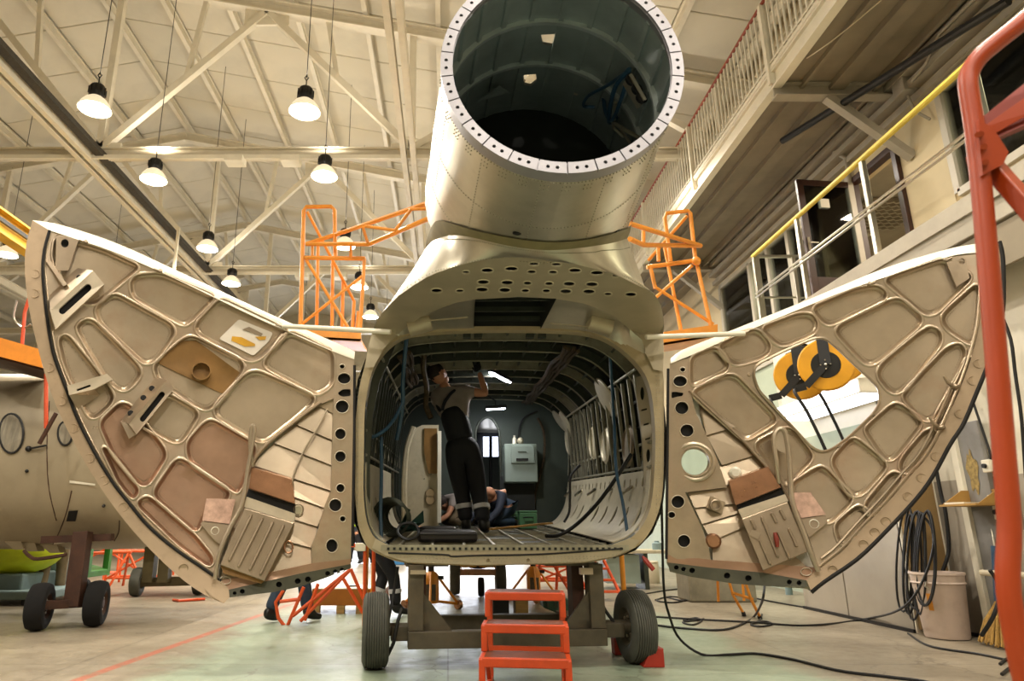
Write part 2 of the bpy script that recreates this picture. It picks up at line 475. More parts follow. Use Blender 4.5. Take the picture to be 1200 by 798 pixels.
# ---------------------------------------------------------------- high bay lamps
m, nt, N, L, b = nodes('milky_reflector')
b.inputs['Base Color'].default_value = lin('#d9cfb5'); b.inputs['Roughness'].default_value = .35
b.inputs['Emission Color'].default_value = (1, .84, .58, 1); b.inputs['Emission Strength'].default_value = LAMP_GLOW * .16
M['reflector'] = m
M['lamp_lens'] = mk('lit_lens', '#fff6e6', .3, emit=14)
def lamp_proto():
    t = thing('high_bay_lamp', 'lamp', 'lamp', (0, 0, 0), 'high bay lamps hanging under the roof')
    MB().lathe([(.0, .42), (.03, .42), (.1, .40), (.12, .36), (.12, .24), (.1, .2), (.0, .2)], n=20).build('ballast_housing', M['black_metal'], t)
    mb = MB()
    for k in range(10):
        a = 2 * pi * k / 10; mb.box((cos(a) * .122, sin(a) * .122, .3), (.02, .012, .12), Matrix.Rotation(a, 3, 'Z'))
    mb.build('cooling_fins', M['black_metal'], t)
    MB().lathe([(.06, .21), (.1, .19), (.16, .14), (.21, .07), (.24, 0), (.245, -.02), (.235, -.02), (.2, .06), (.14, .13)], n=28).build('reflector', M['reflector'], t)
    MB().lathe([(0.001, -.035), (.1, -.032), (.2, -.02), (.232, -.012), (.2, .0), (0.001, .0)], n=28).build('lens', M['lamp_lens'], t)
    MB().tube([(0, 0, .42), (0, 0, .55), (.03, 0, .6), (0, 0, .65), (-.03, 0, .6), (0, 0, .55)], .01, 6).build('hook', M['black_metal'], t)
    k = MB().cyl((0, 0, 0), (0, 0, 1), .007, n=5).build('suspension_cable', M['black_metal'], t); k.location = (0, 0, .6)
    l = bpy.data.lights.new('lamp_light', 'AREA'); l.shape = 'DISK'; l.size = .42; l.energy = LAMP_POWER; l.color = LAMP_COL; l.spread = R(165)
    o = bpy.data.objects.new('lamp_light', l); COL.objects.link(o); o.parent = t; o.location = (0, 0, -.06)
    l3 = bpy.data.lights.new('lamp_side', 'POINT'); l3.energy = 26; l3.color = LAMP_COL; l3.shadow_soft_size = .1
    o = bpy.data.objects.new('lamp_side', l3); COL.objects.link(o); o.parent = t; o.location = (0, 0, -.16)
    l2 = bpy.data.lights.new('lamp_glow', 'AREA'); l2.shape = 'DISK'; l2.size = .3; l2.energy = LAMP_GLOW * 6; l2.color = LAMP_COL
    o = bpy.data.objects.new('lamp_glow', l2); COL.objects.link(o); o.parent = t; o.location = (0, 0, .66); o.rotation_euler = (pi, 0, 0)
    return t
LAMP = None
rows = {-5.5: 'second row from the hall wall', -2.35: 'row nearest the boom'}
def lamp(X, Y, Z, label):
    global LAMP
    if LAMP is None: LAMP = lamp_proto(); LAMP.location = (X, Y, Z); LAMP['label'] = label; r = LAMP
    else: r = dup(LAMP, (X, Y, Z), label=label)
    for ch in r.children:
        if ch.name.startswith('suspension_cable'): ch.scale.z = roofz(X) + .155 - Z - .6
    return r
seen_lamps = [
    (111, 127, 'high bay lamp hanging highest at left, above the tip of the left cargo door'),
    (357, 130, 'brightest high bay lamp with a greenish glow, above the lattice railing'),
    (180, 210, 'high bay lamp hanging just under the first bottom chord, below the leftmost large lamp'),
    (380, 206, 'high bay lamp just under the first bottom chord, left of the tail boom'),
    (243, 291, 'high bay lamp above the middle of the left door upper edge'),
    (271, 332, 'small high bay lamp touching the left door upper edge under the second chord'),
    (8, 298, 'high bay lamp cut by the left picture edge beside the yellow crane beam'),
    (404, 288, 'high bay lamp seen behind the lattice railing of the orange tower'),
    (421, 336, 'high bay lamp seen through the cage of the left orange tower'),
    (434, 371, 'farthest high bay lamp beside the fuselage shoulder')]
for px, py, lb in seen_lamps:
    p = PZ(px, py, 7.35); lamp(p.x, p.y, p.z, lb)
xn = lambda x: 'leftmost aisle' if x < -12 else 'left aisle' if x < -8 else 'second lamp row' if x < -4 else 'lamp row beside the boom' if x < 0 else 'aircraft' if x < 3 else 'gallery edge'
yn = lambda y: 'well behind the viewer' if y < -1 else 'just behind the boom mouth' if y < 2 else 'in front of the doors' if y < 5 else 'level with the nearest visible lamps' if y < 10 else 'one bay further in' if y < 13 else 'two bays further in' if y < 18 else 'near the fourth truss' if y < 23 else 'near the back wall' if y < 27 else 'last before the back wall'
for X, Y in [(1.2, 9.4), (1.2, 14.7), (3.4, 11.4), (-5.5, 3.6), (-2.35, 3.6), (1.0, 1.0), (3.4, 4.4), (-9.5, 2.5), (-5.5, -3), (-2.35, -3), (1.2, -3.4), (4, -2), (-14.5, 3), (-10.5, 20), (-2.35, 25), (-5.5, 25), (1.2, 21), (1.2, 28)]:  # unseen lamps carrying the rows on, kept for their light
    lamp(X, Y, 7.35, 'unseen high bay lamp over the %s, %s' % (xn(X), yn(Y)))
# ---------------------------------------------------------------- building inside the hall, right side
wr = S(MB().box2((6.1, -10.5, 6.3), (6.4, 36.5, 10.2)).build('wall_right', M['facade']))
for z, d in ((6.36, .10), (6.55, .16), (6.72, .22)):
    MB().box2((6.1 - d, 3, z), (6.12, 14.6, z + .09)).build('cornice', M['slab'], wr, 0)
# wall pier between door and big window, wall beyond, wall low
MB().box2((6.1, 7.45, 4.05), (6.3, 8.25, 6.4)).build('pier', M['facade'], wr, 0)
MB().box2((6.1, -10.5, 4.05), (6.3, 7.4, 4.85)).build('sill_wall', M['facade'], wr, 0)
MB().box2((6.1, -10.5, 4.05), (6.3, 2.4, 6.4)).build('pier', M['facade'], wr, 0)
MB().box2((6.1, 14.5, 3.7), (6.3, 36.5, 6.4)).build('wall_panel', M['facade'], wr, 0)
MB().box2((6.1, 14.5, 0), (6.3, 36.5, 3.7)).build('wall_panel', M['pale_green'], wr, 0)
MB().box2((6.1, 10.0, 0), (6.3, 14.5, 4.05)).build('wall_panel', M['pale_green'], wr, 0)
# low wall under the balcony; its near part stands further back
WX = 5.36
lw = S(MB().box2((4.9, 7.7, 1.55), (5.1, 10.0, 3.7)).box2((WX, -10.5, 1.55), (5.6, 7.7, 3.7)).build('wall_low', M['white']))
MB().box2((4.88, 7.7, 1.55), (4.9, 10.0, 2.25)).build('dado', M['pale_green'], lw, 0)
for y0, y1, x in ((8.95, 10.0, 4.9), (7.7, 8.92, 4.9), (6.6, 7.7, WX), (4.5, 6.57, WX), (-10.5, 4.47, WX)):
    MB().box2((x, y0, 0), (x + .12, y1, 1.55)).build('partition_panel', M['grey_panel'], lw, 0)
MB().box2((4.9, 7.68, 0), (WX + .2, 7.72, 3.7)).build('return_wall', M['white'], lw, 0)
MB().box2((4.87, 7.7, 0), (4.9, 10.0, .035)).box2((WX - .03, -3, 0), (WX, 7.7, .035)).build('kick_strip', M['black'], lw, 0)
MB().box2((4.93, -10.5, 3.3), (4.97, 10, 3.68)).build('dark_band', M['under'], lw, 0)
MB().box2((4.9, 9.9, 0), (6.3, 10.0, 3.7)).build('end_wall', M['pale_green'], lw, 0)
# balcony slab
bs = S(MB().box2((4.9, -10.5, 3.7), (9.5, 10.3, 4.05)).build('balcony_slab', M['slab'], bev=.01))
MB().box2((4.87, -10.5, 3.9), (4.9, 10.3, 4.07)).build('edge_trim', M['slab'], bs, 0)
# office behind the glass
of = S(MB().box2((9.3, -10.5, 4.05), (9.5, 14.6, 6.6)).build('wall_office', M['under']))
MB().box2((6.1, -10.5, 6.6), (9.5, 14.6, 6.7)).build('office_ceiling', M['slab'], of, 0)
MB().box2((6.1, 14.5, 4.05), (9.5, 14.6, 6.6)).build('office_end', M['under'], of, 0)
# louvre lamp in the office ceiling seen through the door
p = PZ(1033, 254, 6.5)
lv = thing('louvre_lamp', 'unlit ceiling louvre lamp with wavy slats, seen through the open office doorway', 'lamp', p)
MB().box(p + V((0, 0, .05)), (1.2, 1.2, .04)).build('housing', M['under'], lv, 0)
for k in range(9):
    y = p.y - .55 + k * .1375
    MB().tube([(p.x - .58 + .0725 * i, y + (.03 if i % 2 else -.03), p.z) for i in range(17)], .013, 4).build('louvre_slat', M['alu_frame'], lv, 0)
# added unseen lights that brighten the office behind the glass
for Y in (4.5, 7.5, 12.5):
    q = thing('office_fill_light', 'added unseen fill light brightening the office behind the facade glass, %s' % {4.5: 'over the big window', 7.5: 'beside the wall pier', 12.5: 'behind the far window row'}[Y], 'lamp', (7.9, Y, 6.55))
    MB().box((7.9, Y, 6.57), (.6, .6, .05)).build('fixture', M['white'], q, 0)
    l = bpy.data.lights.new('office_fill_lamp', 'AREA'); l.size = .5; l.energy = 110; l.color = (1, .85, .65)
    o = bpy.data.objects.new('office_fill_lamp', l); COL.objects.link(o); o.parent = q; o.location = (0, 0, -.04)
# windows
def yat(px, py, X=6.1): return PX(px, py, X).y
def window(n, y0, y1, z0, z1, mull, X=6.1):
    w = S(thing('window_%d' % n, None, None, (X, (y0 + y1) / 2, z0)))
    fw = .05
    for y in (y0, y1): MB().box2((X - .05, y - fw, z0), (X + .05, y + fw, z1)).build('frame', M['alu_frame'], w, 0, bev=.006)
    for z in (z0, z1): MB().box2((X - .05, y0, z - fw), (X + .05, y1, z + fw)).build('frame', M['alu_frame'], w, 0, bev=.006)
    ys = [y0] + list(mull) + [y1]
    for y in mull: MB().box2((X - .05, y - fw, z0), (X + .05, y + fw, z1)).build('mullion', M['alu_frame'], w, 0, bev=.006)
    for a, b_ in zip(ys[:-1], ys[1:]): MB().box2((X - .008, min(a, b_), z0), (X + .008, max(a, b_), z1)).build('pane', M['pane'], w, 0)
    return w
window(1, 2.5, 7.35, 4.9, 6.3, (5.6,))
window(2, 9.35, 14.4, 4.1, 6.25, (11.3, 12.1, 12.9))
tp = S(MB().box2((6.08, 8.25, 6.08), (6.3, 9.35, 6.4)).build('trim_7', M['facade']))
# door opening with open leaf
d = S(thing('door_1', None, None, (6.1, 9.27, 4.05)))
for y in (8.27, 9.29): MB().box2((6.04, y - .045, 4.05), (6.16, y + .045, 6.1)).build('door_frame', M['darkwood'], d, 0, bev=.006)
MB().box2((6.04, 8.27, 6.03), (6.16, 9.29, 6.12)).build('door_frame', M['darkwood'], d, 0)
hx, hy = 6.03, 9.2; ex, ey = 5.14, 9.1
dv = V((ex - hx, ey - hy, 0)).normalized(); W = .9
def dl(a, z0, a2, z1, th, name, mat, **k):
    c = V((hx, hy, 0)) + dv * ((a + a2) / 2); ang = math.atan2(dv.y, dv.x)
    return MB().box((c.x, c.y, (z0 + z1) / 2), (abs(a2 - a), th, z1 - z0), Matrix.Rotation(ang, 3, 'Z')).build(name, mat, d, 0, **k)
dl(0, 4.07, .09, 6.03, .05, 'leaf_stile', M['alu_frame'], bev=.005)
dl(W - .1, 4.07, W, 6.03, .05, 'leaf_stile', M['darkwood'], bev=.005)
dl(0, 5.94, W, 6.03, .05, 'leaf_rail', M['darkwood'], bev=.005)
dl(.09, 4.07, W - .1, 4.5, .045, 'kick_panel', M['darkwood'], bev=.005)
dl(.09, 4.5, W - .1, 5.94, .012, 'pane', M['pane'])
dl(.42, 5.6, .56, 5.74, .016, 'notice', M['white'])
hp = V((hx, hy, 5.0)) + dv * (W - .05)
MB().tube([hp + V((0, -.03, 0)), hp + V((0, -.08, 0)), hp - dv * .12 + V((0, -.08, 0))], .011, 6).box(hp + V((0, -.03, .0)), (.035, .012, .2)).build('door_handle', M['rail_steel'], d)

# balcony railing
rl = thing('balcony_railing', 'steel balcony railing with yellow wrapped top rail along the office balcony edge', 'railing', (4.93, 5, 4.05))
for y in (10.25, 8.85, 7.27, 5.5, 4.0, 2.4): MB().bar((4.93, y, 4.0), (4.93, y, 5.27), .06, .06).build('post', M['rail_steel'], rl, 0, bev=.006)
MB().bar((5.55, 10.25, 4.0), (5.55, 10.25, 5.27), .06, .06).build('post', M['rail_steel'], rl, 0, bev=.006)
MB().bar((4.98, 10.25, 4.0), (4.98, 10.25, 5.27), .05, .05).build('post', M['rail_steel'], rl, 0, bev=.006)
MB().tube([(4.93, 1.5, 5.3), (4.93, 10.28, 5.3)], .034, 10).build('top_rail', M['yellow_tape'], rl)
MB().tube([(4.93, 10.28, 5.3), (6.0, 10.28, 5.3)], .028, 10).build('return_rail', M['rail_steel'], rl)
for z in (4.6, 4.66): MB().tube([(4.90, 1.5, z), (4.90, 10.28, z)], .016, 8).build('mid_rail', M['rail_steel'], rl)
MB().tube([(4.93, 10.28, 4.6), (6.0, 10.28, 4.6)], .018, 8).build('mid_rail', M['rail_steel'], rl)

# upper gallery
GX, GZ = 4.4, 6.86
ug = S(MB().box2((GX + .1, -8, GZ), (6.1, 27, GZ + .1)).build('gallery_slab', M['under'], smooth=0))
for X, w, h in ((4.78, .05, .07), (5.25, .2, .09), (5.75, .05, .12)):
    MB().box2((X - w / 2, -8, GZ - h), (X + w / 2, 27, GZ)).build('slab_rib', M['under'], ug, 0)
MB().chan((GX + .05, -8, GZ + .07), (GX + .05, 27, GZ + .07), .12, .26, .03).build('edge_beam', M['white'], ug, 0)
MB().box2((GX - .02, -8, GZ + .2), (GX + .1, 27, GZ + .26)).build('toe_board', M['white'], ug, 0)
for Y in (1.6, 8.0, 14.4, 20.8):
    MB().chan((GX, Y, GZ - .11), (6.12, Y, GZ - .11), .16, .2, .02).build('bracket_beam', M['slab'], ug, 0)
    MB().bar((5.1, Y, GZ - .2), (6.1, Y, GZ - 1.1), .12, .1).build('bracket_strut', M['slab'], ug, 0)
gr = thing('gallery_railing', 'white steel baluster railing of the upper gallery with red handrail', 'railing', (GX, 10, GZ + .26))
MB().tube([(GX, -6, 8.15), (GX, 27, 8.15)], .025, 8).build('handrail', mk('rust_red_rail', '#8e3d24', .5), gr)
MB().box2((GX - .012, -6, GZ + .3), (GX + .012, 27, GZ + .33)).build('bottom_rail', M['white'], gr, 0)
bal = None
y = 4.6
while y < 26:
    if bal is None: bal = MB().bar((GX, y, GZ + .28), (GX, y, 8.14), .022, .022).build('baluster', M['white'], gr, 0); y0_ = y
    else:
        c = bal.copy(); COL.objects.link(c); c.location = (0, y - y0_, 0)
    y += .125
for y in (8.0, 11, 14, 17, 20, 23): MB().bar((GX, y, GZ), (GX, y, 8.14), .09, .06).build('railing_post', M['white'], gr, 0)
ct = thing('cable_tray', 'black cable tray running along the gallery wall behind the balusters', 'cable tray', (5.95, 12, 7.7))
MB().box2((5.9, 3, 7.6), (6.05, 27, 7.75)).build('tray', M['black_metal'], ct, 0)
# black pipe under the gallery and conduits on the wall
a, b_ = PZ(917, 165, 6.68), PZ(1167, 10, 6.68)
b_ = PX(1167, 10, 5.72)
tag(MB().tube([a, b_, b_ + (b_ - a) * .04], .05, 10).build('black_pipe', M['black_metal']), 'black pipe slanting under the upper gallery in front of the facade', 'pipe')
t = thing('conduit', 'grey conduit running down from under the gallery to the office wall beside the door', 'pipe', (6.05, 8.9, 6.6))
pts = [PX(975, 160, 6.02), PX(978, 178, 6.02), PX(992, 186, 6.02), PX(996, 215, 6.02)]
MB().tube(pts, .035, 8).build('pipe_run', M['slab'], t)
t = thing('junction_box', 'grey junction box with cables beside the gallery bracket', 'electrical box', PX(1062, 100, 6.0))
c = PX(1060, 103, 5.98); MB().box(c, (.18, .22, .2)).build('box_body', M['slab'], t, 0, bev=.01)
MB().tube([PX(1068, 95, 5.9), PX(1085, 75, 5.88), PX(1100, 40, 5.85), PX(1135, 5, 5.7), PX(1150, -10, 5.6)], .018, 6).build('cable', M['slab'], t)
MB().tube([PX(1064, 112, 5.95), PX(1072, 130, 5.95), PX(1090, 140, 6.05)], .018, 6).build('cable', M['slab'], t)
tag(MB().tube(interp([PZ(1033, 0, 6.8), PZ(985, 40, 6.78), PZ(955, 62, 6.76), P(923, 82, 8.2)], 16), .008, 5).build('slack_wire', M['beige']), 'thin yellowish wire sagging under the gallery floor', 'wire')

# ---- things on the low wall, lower right
X = (WX - .04)
def onwall(px, py, X=(WX - .04)): return PX(px, py, X)
def wallpanel(name, corners, mat, label, cat, X=(WX - .02), th=.03):
    pts = [PX(px, py, X) for px, py in corners]
    ys = [p.y for p in pts]; zs = [p.z for p in pts]
    o = MB().box2((X - th, min(ys), max(.02, min(zs))), (X, max(ys), max(zs))).build(name, mat, None, 0, bev=.004)
    return tag(o, label, cat)
tag(MB().box2((4.92, 7.63, .04), (WX - .05, 7.675, 1.8)).build('board', M['brown_board'], None, 0, bev=.004), 'brown hardboard panel behind the coiled black cables', 'board')
tag(MB().box2(((WX - .08), PX(1150, 500, (WX - .04)).y, .05), ((WX - .03), PX(1118, 500, (WX - .04)).y, 2.1)).build('cabinet_door', M['grey_metal'], None, 0, bev=.006), 'grey sheet metal door with a worn ochre patch beside the orange post', 'door')
tag(MB().box2(((WX - .12), PX(1121, 520, (WX - .1)).y, .03), ((WX - .03), PX(1114, 520, (WX - .1)).y, 2.15)).build('door_post', M['white'], None, 0, bev=.006), 'pale vertical post between the hardboard and the grey metal door', 'post')
p0 = PX(1140, 553, (WX - .085))
mb = MB()
vs, fs = tri2d([(p0.y + .12 * cos(a) * (1 + .25 * sin(5 * a)) * .6, p0.z + .2 * sin(a) * (1 + .2 * cos(7 * a))) for a in [2 * pi * k / 30 for k in range(30)]])
mb.add([((WX - .085), v[0], v[1]) for v in vs], fs)
tag(mb.build('ochre_patch', mk('ochre_scrape', '#9c8550', .8, var=.3, scale=25)), 'ochre scraped paint patch on the grey metal door', 'patch')
# box shelf
t = thing('box_shelf', 'open brown cardboard tray shelf with papers on the wall', 'shelf', onwall(1140, 590))
a = PX(1118, 594, (WX - .25)); b_ = PX(1163, 594, (WX - .25)); zb = a.z; y1, y0 = a.y, b_.y
MB().box2(((WX - .4), y0, zb), ((WX - .05), y1, zb + .02)).build('base', M['card'], t, 0)
MB().box2(((WX - .07), y0, zb), ((WX - .05), y1, zb + .16)).build('back', M['card'], t, 0)
MB().prism([((WX - .4), y0, zb), ((WX - .05), y0, zb), ((WX - .05), y0, zb + .16), ((WX - .15), y0, zb + .16)], (0, .012, 0)).build('side', M['card'], t, 0)
MB().prism([((WX - .4), y1, zb), ((WX - .05), y1, zb), ((WX - .05), y1, zb + .16), ((WX - .15), y1, zb + .16)], (0, -.012, 0)).build('side', M['card'], t, 0)
tag(MB().box(((WX - .24), (y0 + y1) / 2 + .12, zb + .03), (.26, .2, .02), Matrix.Rotation(.3, 3, 'Z')).build('paper_pad', M['white']), 'white papers lying on the cardboard tray shelf', 'papers')
def sbox(name, px, py, w, h, label, mat, dial=True):
    p = PX(px, py, (WX - .1)); t = thing(name, label, 'electrical box', p)
    MB().box(p, (.07, w, h)).build('box_body', mat, t, 0, bev=.008)
    if dial: MB().cyl(p + V((-.035, 0, 0)), p + V((-.06, 0, 0)), .022, n=12).build('dial', M['black'], t)
sbox('socket_box', 1159, 546, .1, .12, 'white socket box with brown plug beside the ochre patch', M['white'])
sbox('socket_box', 1165, 586, .08, .1, 'small beige socket on the wall right of the cardboard tray', M['beige'])
sbox('switch_box', 1172, 600, .09, .14, 'white switch box with black knob below the beige socket', M['white'])
tag(MB().tube(interp([PX(1140, 470, (WX - .1)), PX(1150, 500, (WX - .1)), PX(1160, 530, (WX - .1)), PX(1161, 540, (WX - .1))], 12), .012, 6).build('wall_cable', M['black']), 'black cable dropping to the white socket box', 'cable')
tag(MB().tube(interp([PX(1176, 375, (WX - .1)), PX(1185, 400, (WX - .1)), PX(1190, 440, (WX - .1)), PX(1197, 490, (WX - .1)), PX(1202, 560, (WX - .1))], 14), .015, 6).build('wall_cable', M['black']), 'black cable on the pale wall right of the orange post', 'cable')
tag(MB().tube(interp([PX(1096, 545, (WX - .1)), PX(1103, 580, (WX - .1)), PX(1108, 600, (WX - .1)), PX(1112, 640, (WX - .1)), PX(1108, 660, (WX - .15)), PX(1100, 680, (WX - .2))], 20), .02, 6).build('wall_cable', M['black']), 'thick black cables dropping beside the pale post', 'cable')
t = thing('wall_pipe', 'short white capped pipe with black cable sticking out above the broom', 'pipe', PX(1165, 671, (WX - .2)))
a = PX(1150, 671, (WX - .3)); MB().cyl(a, a + V((.1, -.55, .0)), .028, n=10).build('pipe_tube', M['beige'], t)
# hanging cable coil
t = thing('cable_coil', 'thick coil of black cable hanging against the hardboard', 'cable coil', PX(1075, 640, 4.82))
random.seed(3)
for k in range(9):
    cx = 1062 + k * 3.2 + random.uniform(-2, 2); w = random.uniform(9, 19); top = 598 + random.uniform(-3, 4); bot = 730 - random.uniform(0, 22)
    xx = 4.84 - .009 * k
    pts = [PX(cx + (w * .5 + (w * .5) * ((py := top + (bot - top) * (.5 - .5 * cos(a))) - top) / (bot - top) * .5) * sin(a) - (py - top) * .02, py, xx) for a in [2 * pi * q / 26 for q in range(26)]]
    MB().tube(pts, .011, 6, closed=True).build('cable_loop', M['black'], t)
tag(MB().tube(interp([PX(1078, 600, 4.8), PX(1094, 625, 4.78), PX(1086, 670, 4.72), PX(1058, 712, 4.6), PZ(1010, 726, .02), PZ(945, 733, .02), PZ(880, 729, .02), PZ(820, 726, .02), PZ(756, 722, .02)], 50), .012, 6).build('floor_cable', M['black']), 'black cable from the hanging coil across the floor towards the trolley wheel', 'cable')

# cable reels on a bracket, seen through the window cut in the right door
def reel(c, label, r=.245):
    t = thing('cable_reel', label, 'cable reel', c, 'yellow hose reels hanging from one bracket')
    ax = V((-.5, -.83, -.12)).normalized()
    yel = M['reel']
    MB().lathe([(.12, -.07), (r, -.07), (r + .012, -.06), (r, -.045), (r * .8, -.02), (r * .8, .02), (r, .045), (r + .012, .06), (r, .07), (.12, .07)], c, ax, 32).build('drum', yel, t)
    MB().lathe([(0, .078), (.13, .078), (.14, .06), (.135, .04)], c, ax, 24).lathe([(0, -.078), (.13, -.078), (.14, -.06), (.135, -.04)], c, ax, 24).build('hub_cover', M['black_metal'], t)
    up = V((0, 0, 1)); sd = ax.cross(up)
    f = c + ax * .1
    MB().bar(f, f + up * (r + .13), .1, .012, ax).bar(f, f - up * .2 + sd * .2, .07, .012, ax).bar(f - up * .2 + sd * .2, f - up * .22 + sd * .32, .07, .04, ax).build('arm_bracket', M['black_metal'], t, 0)
    A_, B_ = P(925, 418, 7.4), P(1000, 388, 6.6); w_ = (B_ - A_); q_ = A_ + w_ * max(0, min(1, (f - A_).dot(w_) / w_.dot(w_)))
    MB().bar(f + up * (r + .1), q_, .06, .03).build('hanger', M['black_metal'], t, 0)
    mb = MB()
    for k in range(4): mb.ell(f + ax * .012 + up * .045 * cos(k * pi / 2) + sd * .045 * sin(k * pi / 2), .008, .008, .008, 6, 4)
    mb.ell(f + ax * .012, .014, .014, .014, 8, 5); mb.build('bolts', M['rail_steel'], t)
    g = f - up * .22 + sd * .3
    MB().tube(interp([g, g + ax * .06 - up * .05, g + ax * .05 - up * .3 - sd * .1, g - up * .9 - sd * .25, g - up * 1.6 - sd * .3], 16), .016, 8).build('hose', M['black'], t)
    return t
M['reel'] = mk('yellow_reel', '#d99a1c', .4, var=.08)
reel(P(968, 428, 6.7), 'front yellow hose reel with black hub, seen through the opening of the right cargo door')
reel(P(938, 440, 7.1), 'second yellow hose reel behind the front one, nearer the fuselage')
reel(P(985, 420, 7.4), 'third yellow hose reel mostly hidden behind the front one and the cut edge')
bk = P(960, 396, 7.0); 
t = thing('reel_bracket', 'black steel arm carrying the yellow hose reels', 'bracket', bk)
MB().bar(P(925, 418, 7.4), P(1000, 388, 6.6), .1, .06).build('beam', M['black_metal'], t, 0)
MB().bar(P(960, 404, 7.0), V((4.9, P(960, 404, 7.0).y, P(960, 404, 7.0).z)), .08, .06).build('wall_arm', M['black_metal'], t, 0)
# fluorescent fixture on the wall
p = PX(980, 470, 4.55)
t = thing('fluorescent_fixture', 'bright white fluorescent fixture on the wall below the yellow reels', 'lamp', p)
y1, y0 = PX(925, 488, 4.6).y, PX(1030, 452, 4.6).y
MB().box2((4.4, y0, p.z - .04), (4.86, y1, p.z + .12)).build('fixture_body', M['white'], t, 0, bev=.01)
MB().quad((4.39, y0 + .03, p.z + .11), (4.39, y1 - .03, p.z + .11), (4.39, y1 - .03, p.z - .03), (4.39, y0 + .03, p.z - .03)).quad((4.41, y0 + .03, p.z - .045), (4.84, y0 + .03, p.z - .045), (4.84, y1 - .03, p.z - .045), (4.41, y1 - .03, p.z - .045)).build('diffuser', M['tube_light'], t, 0)
# bucket
c = V((4.99, 7.36, 0))
t = thing('bucket', 'dirty white plastic bucket with ribbed rim against the wall', 'bucket', (c.x, c.y, 0))
k_ = 1.62
MB().lathe([(r * k_, z * 1.5) for r, z in [(0, .005), (.115, .005), (.12, .02), (.14, .34), (.142, .345), (.15, .35), (.142, .36), (.146, .4), (.152, .405), (.15, .42), (.142, .42), (.138, .38), (.11, .03), (0, .03)]], (c.x, c.y, 0), n=36).build('pail', mk('bucket_plastic', '#cdb9aa', .55, var=.06, dirt_or_sheen='#a89684', dirt_or_sheen_amt=.35, dirt_or_sheen_scale=6), t)
MB().tube([(c.x - .2, c.y - .13, .54), (c.x - .24, c.y - .16, .5), (c.x - .2, c.y - .17, .46)], .009, 6).build('handle_lug', M['rail_steel'], t)
mb = MB()
a0 = -pi * .86
mb.quad(*[(c.x + r * cos(a), c.y + r * sin(a), z) for a, z, r in ((a0, .27, .216), (a0 + .2, .27, .216), (a0 + .2, .43, .227), (a0, .43, .227))])
mb.build('sticker', mk('orange_sticker', '#d08a2c', .6), t)
# broom
bb = PZ(1176, 758, .02); bb.x = min(bb.x, WX - .2)
t = thing('broom', 'straw broom with blue handle leaning head down against the wall', 'broom', (bb.x, bb.y, 0))
f_ = lambda px, py, x: PX(px, py, x)
hh = f_(1172, 705, WX - .17); hd = f_(1166, 640, WX - .1); tp_ = f_(1160, 608, WX - .05)
MB().tube([hh, hd], [.045, .034], 10).build('handle', mk('blue_plastic', '#2f5576', .45), t)
MB().tube([hd, tp_], .012, 6).build('stick', M['rail_steel'], t)
mb = MB()
for k in range(120):
    a = random.uniform(0, 2 * pi); r = random.random() ** .5
    e = bb + V((cos(a) * r * .1, sin(a) * r * .3, random.uniform(0, .03)))
    s0 = hh + V((cos(a) * r * .035, sin(a) * r * .035, 0))
    mb.tube([s0, (s0 + e) / 2 + V((0, sin(a) * r * .05, 0)), e], .008, 4)
tag(mb.build('bristles', mk('straw', '#b08a45', .8, var=.25, scale=40), t), kind='stuff')
# ---------------------------------------------------------------- aircraft materials
M['door_alu'] = mk('door_aluminium', '#bdac95', .31, .78, var=.12, scale=3, dirt_or_sheen='#a8745a', dirt_or_sheen_amt=.4, dirt_or_sheen_scale=1.6, rvar=.1)  # reddish blotches stand in for warm reflections on the bare metal
M['pocket'] = mk('pocket_aluminium', '#b9a890', .33, .78, var=.1, scale=2.2, dirt_or_sheen='#a87a5c', dirt_or_sheen_amt=.35, dirt_or_sheen_scale=1.2, rvar=.05, bump=.012, bscale=5)  # reddish overlay imitates warm reflections on the pocket floors
M['pocket_warm_reflect'] = mk('reflection_tinted_pocket_aluminium', '#b5937b', .31, .82, var=.14, scale=2.2, dirt_or_sheen='#b9a48c', dirt_or_sheen_amt=.45, dirt_or_sheen_scale=1.5, rvar=.05, bump=.012, bscale=5)  # copper tone paints in warm reflections on lower pockets and bottom sheets
M['rim_paint'] = mk('rim_primer', '#ab957a', .42, .5, var=.08, scale=3, dirt_or_sheen='#7d6b53', dirt_or_sheen_amt=.3, dirt_or_sheen_scale=9)
M['bright_edge'] = mk('white_outer_paint', '#e6dfcc', .4, var=.03)
M['copperish'] = mk('reddish_sheet', '#b58768', .3, .8, var=.15, scale=6, rvar=.1)
M['light_alu'] = mk('light_aluminium', '#d3c5ae', .34, .6, var=.08, scale=6)
M['step_alu'] = mk('step_aluminium', '#a3927c', .36, .75, var=.1, scale=5, rvar=.1)
M['flange_dark'] = mk('dark_green_flange', '#4b4a3a', .5, .2, var=.15, scale=6)
M['seal'] = mk('black_seal', '#17130f', .8, var=.2)
M['brown_stain'] = mk('brown_varnish_sheet', '#8d6a3c', .35, .3, var=.15, scale=4)
M['placard'] = mk('white_placard', '#d9cfc0', .5, var=.04)
M['placard_yellow'] = mk('yellow_patch', '#c9951c', .5)
M['clear_plastic'] = mk('pinkish_clear_box', '#d9b3a0', .15, .2, var=.2, scale=18)

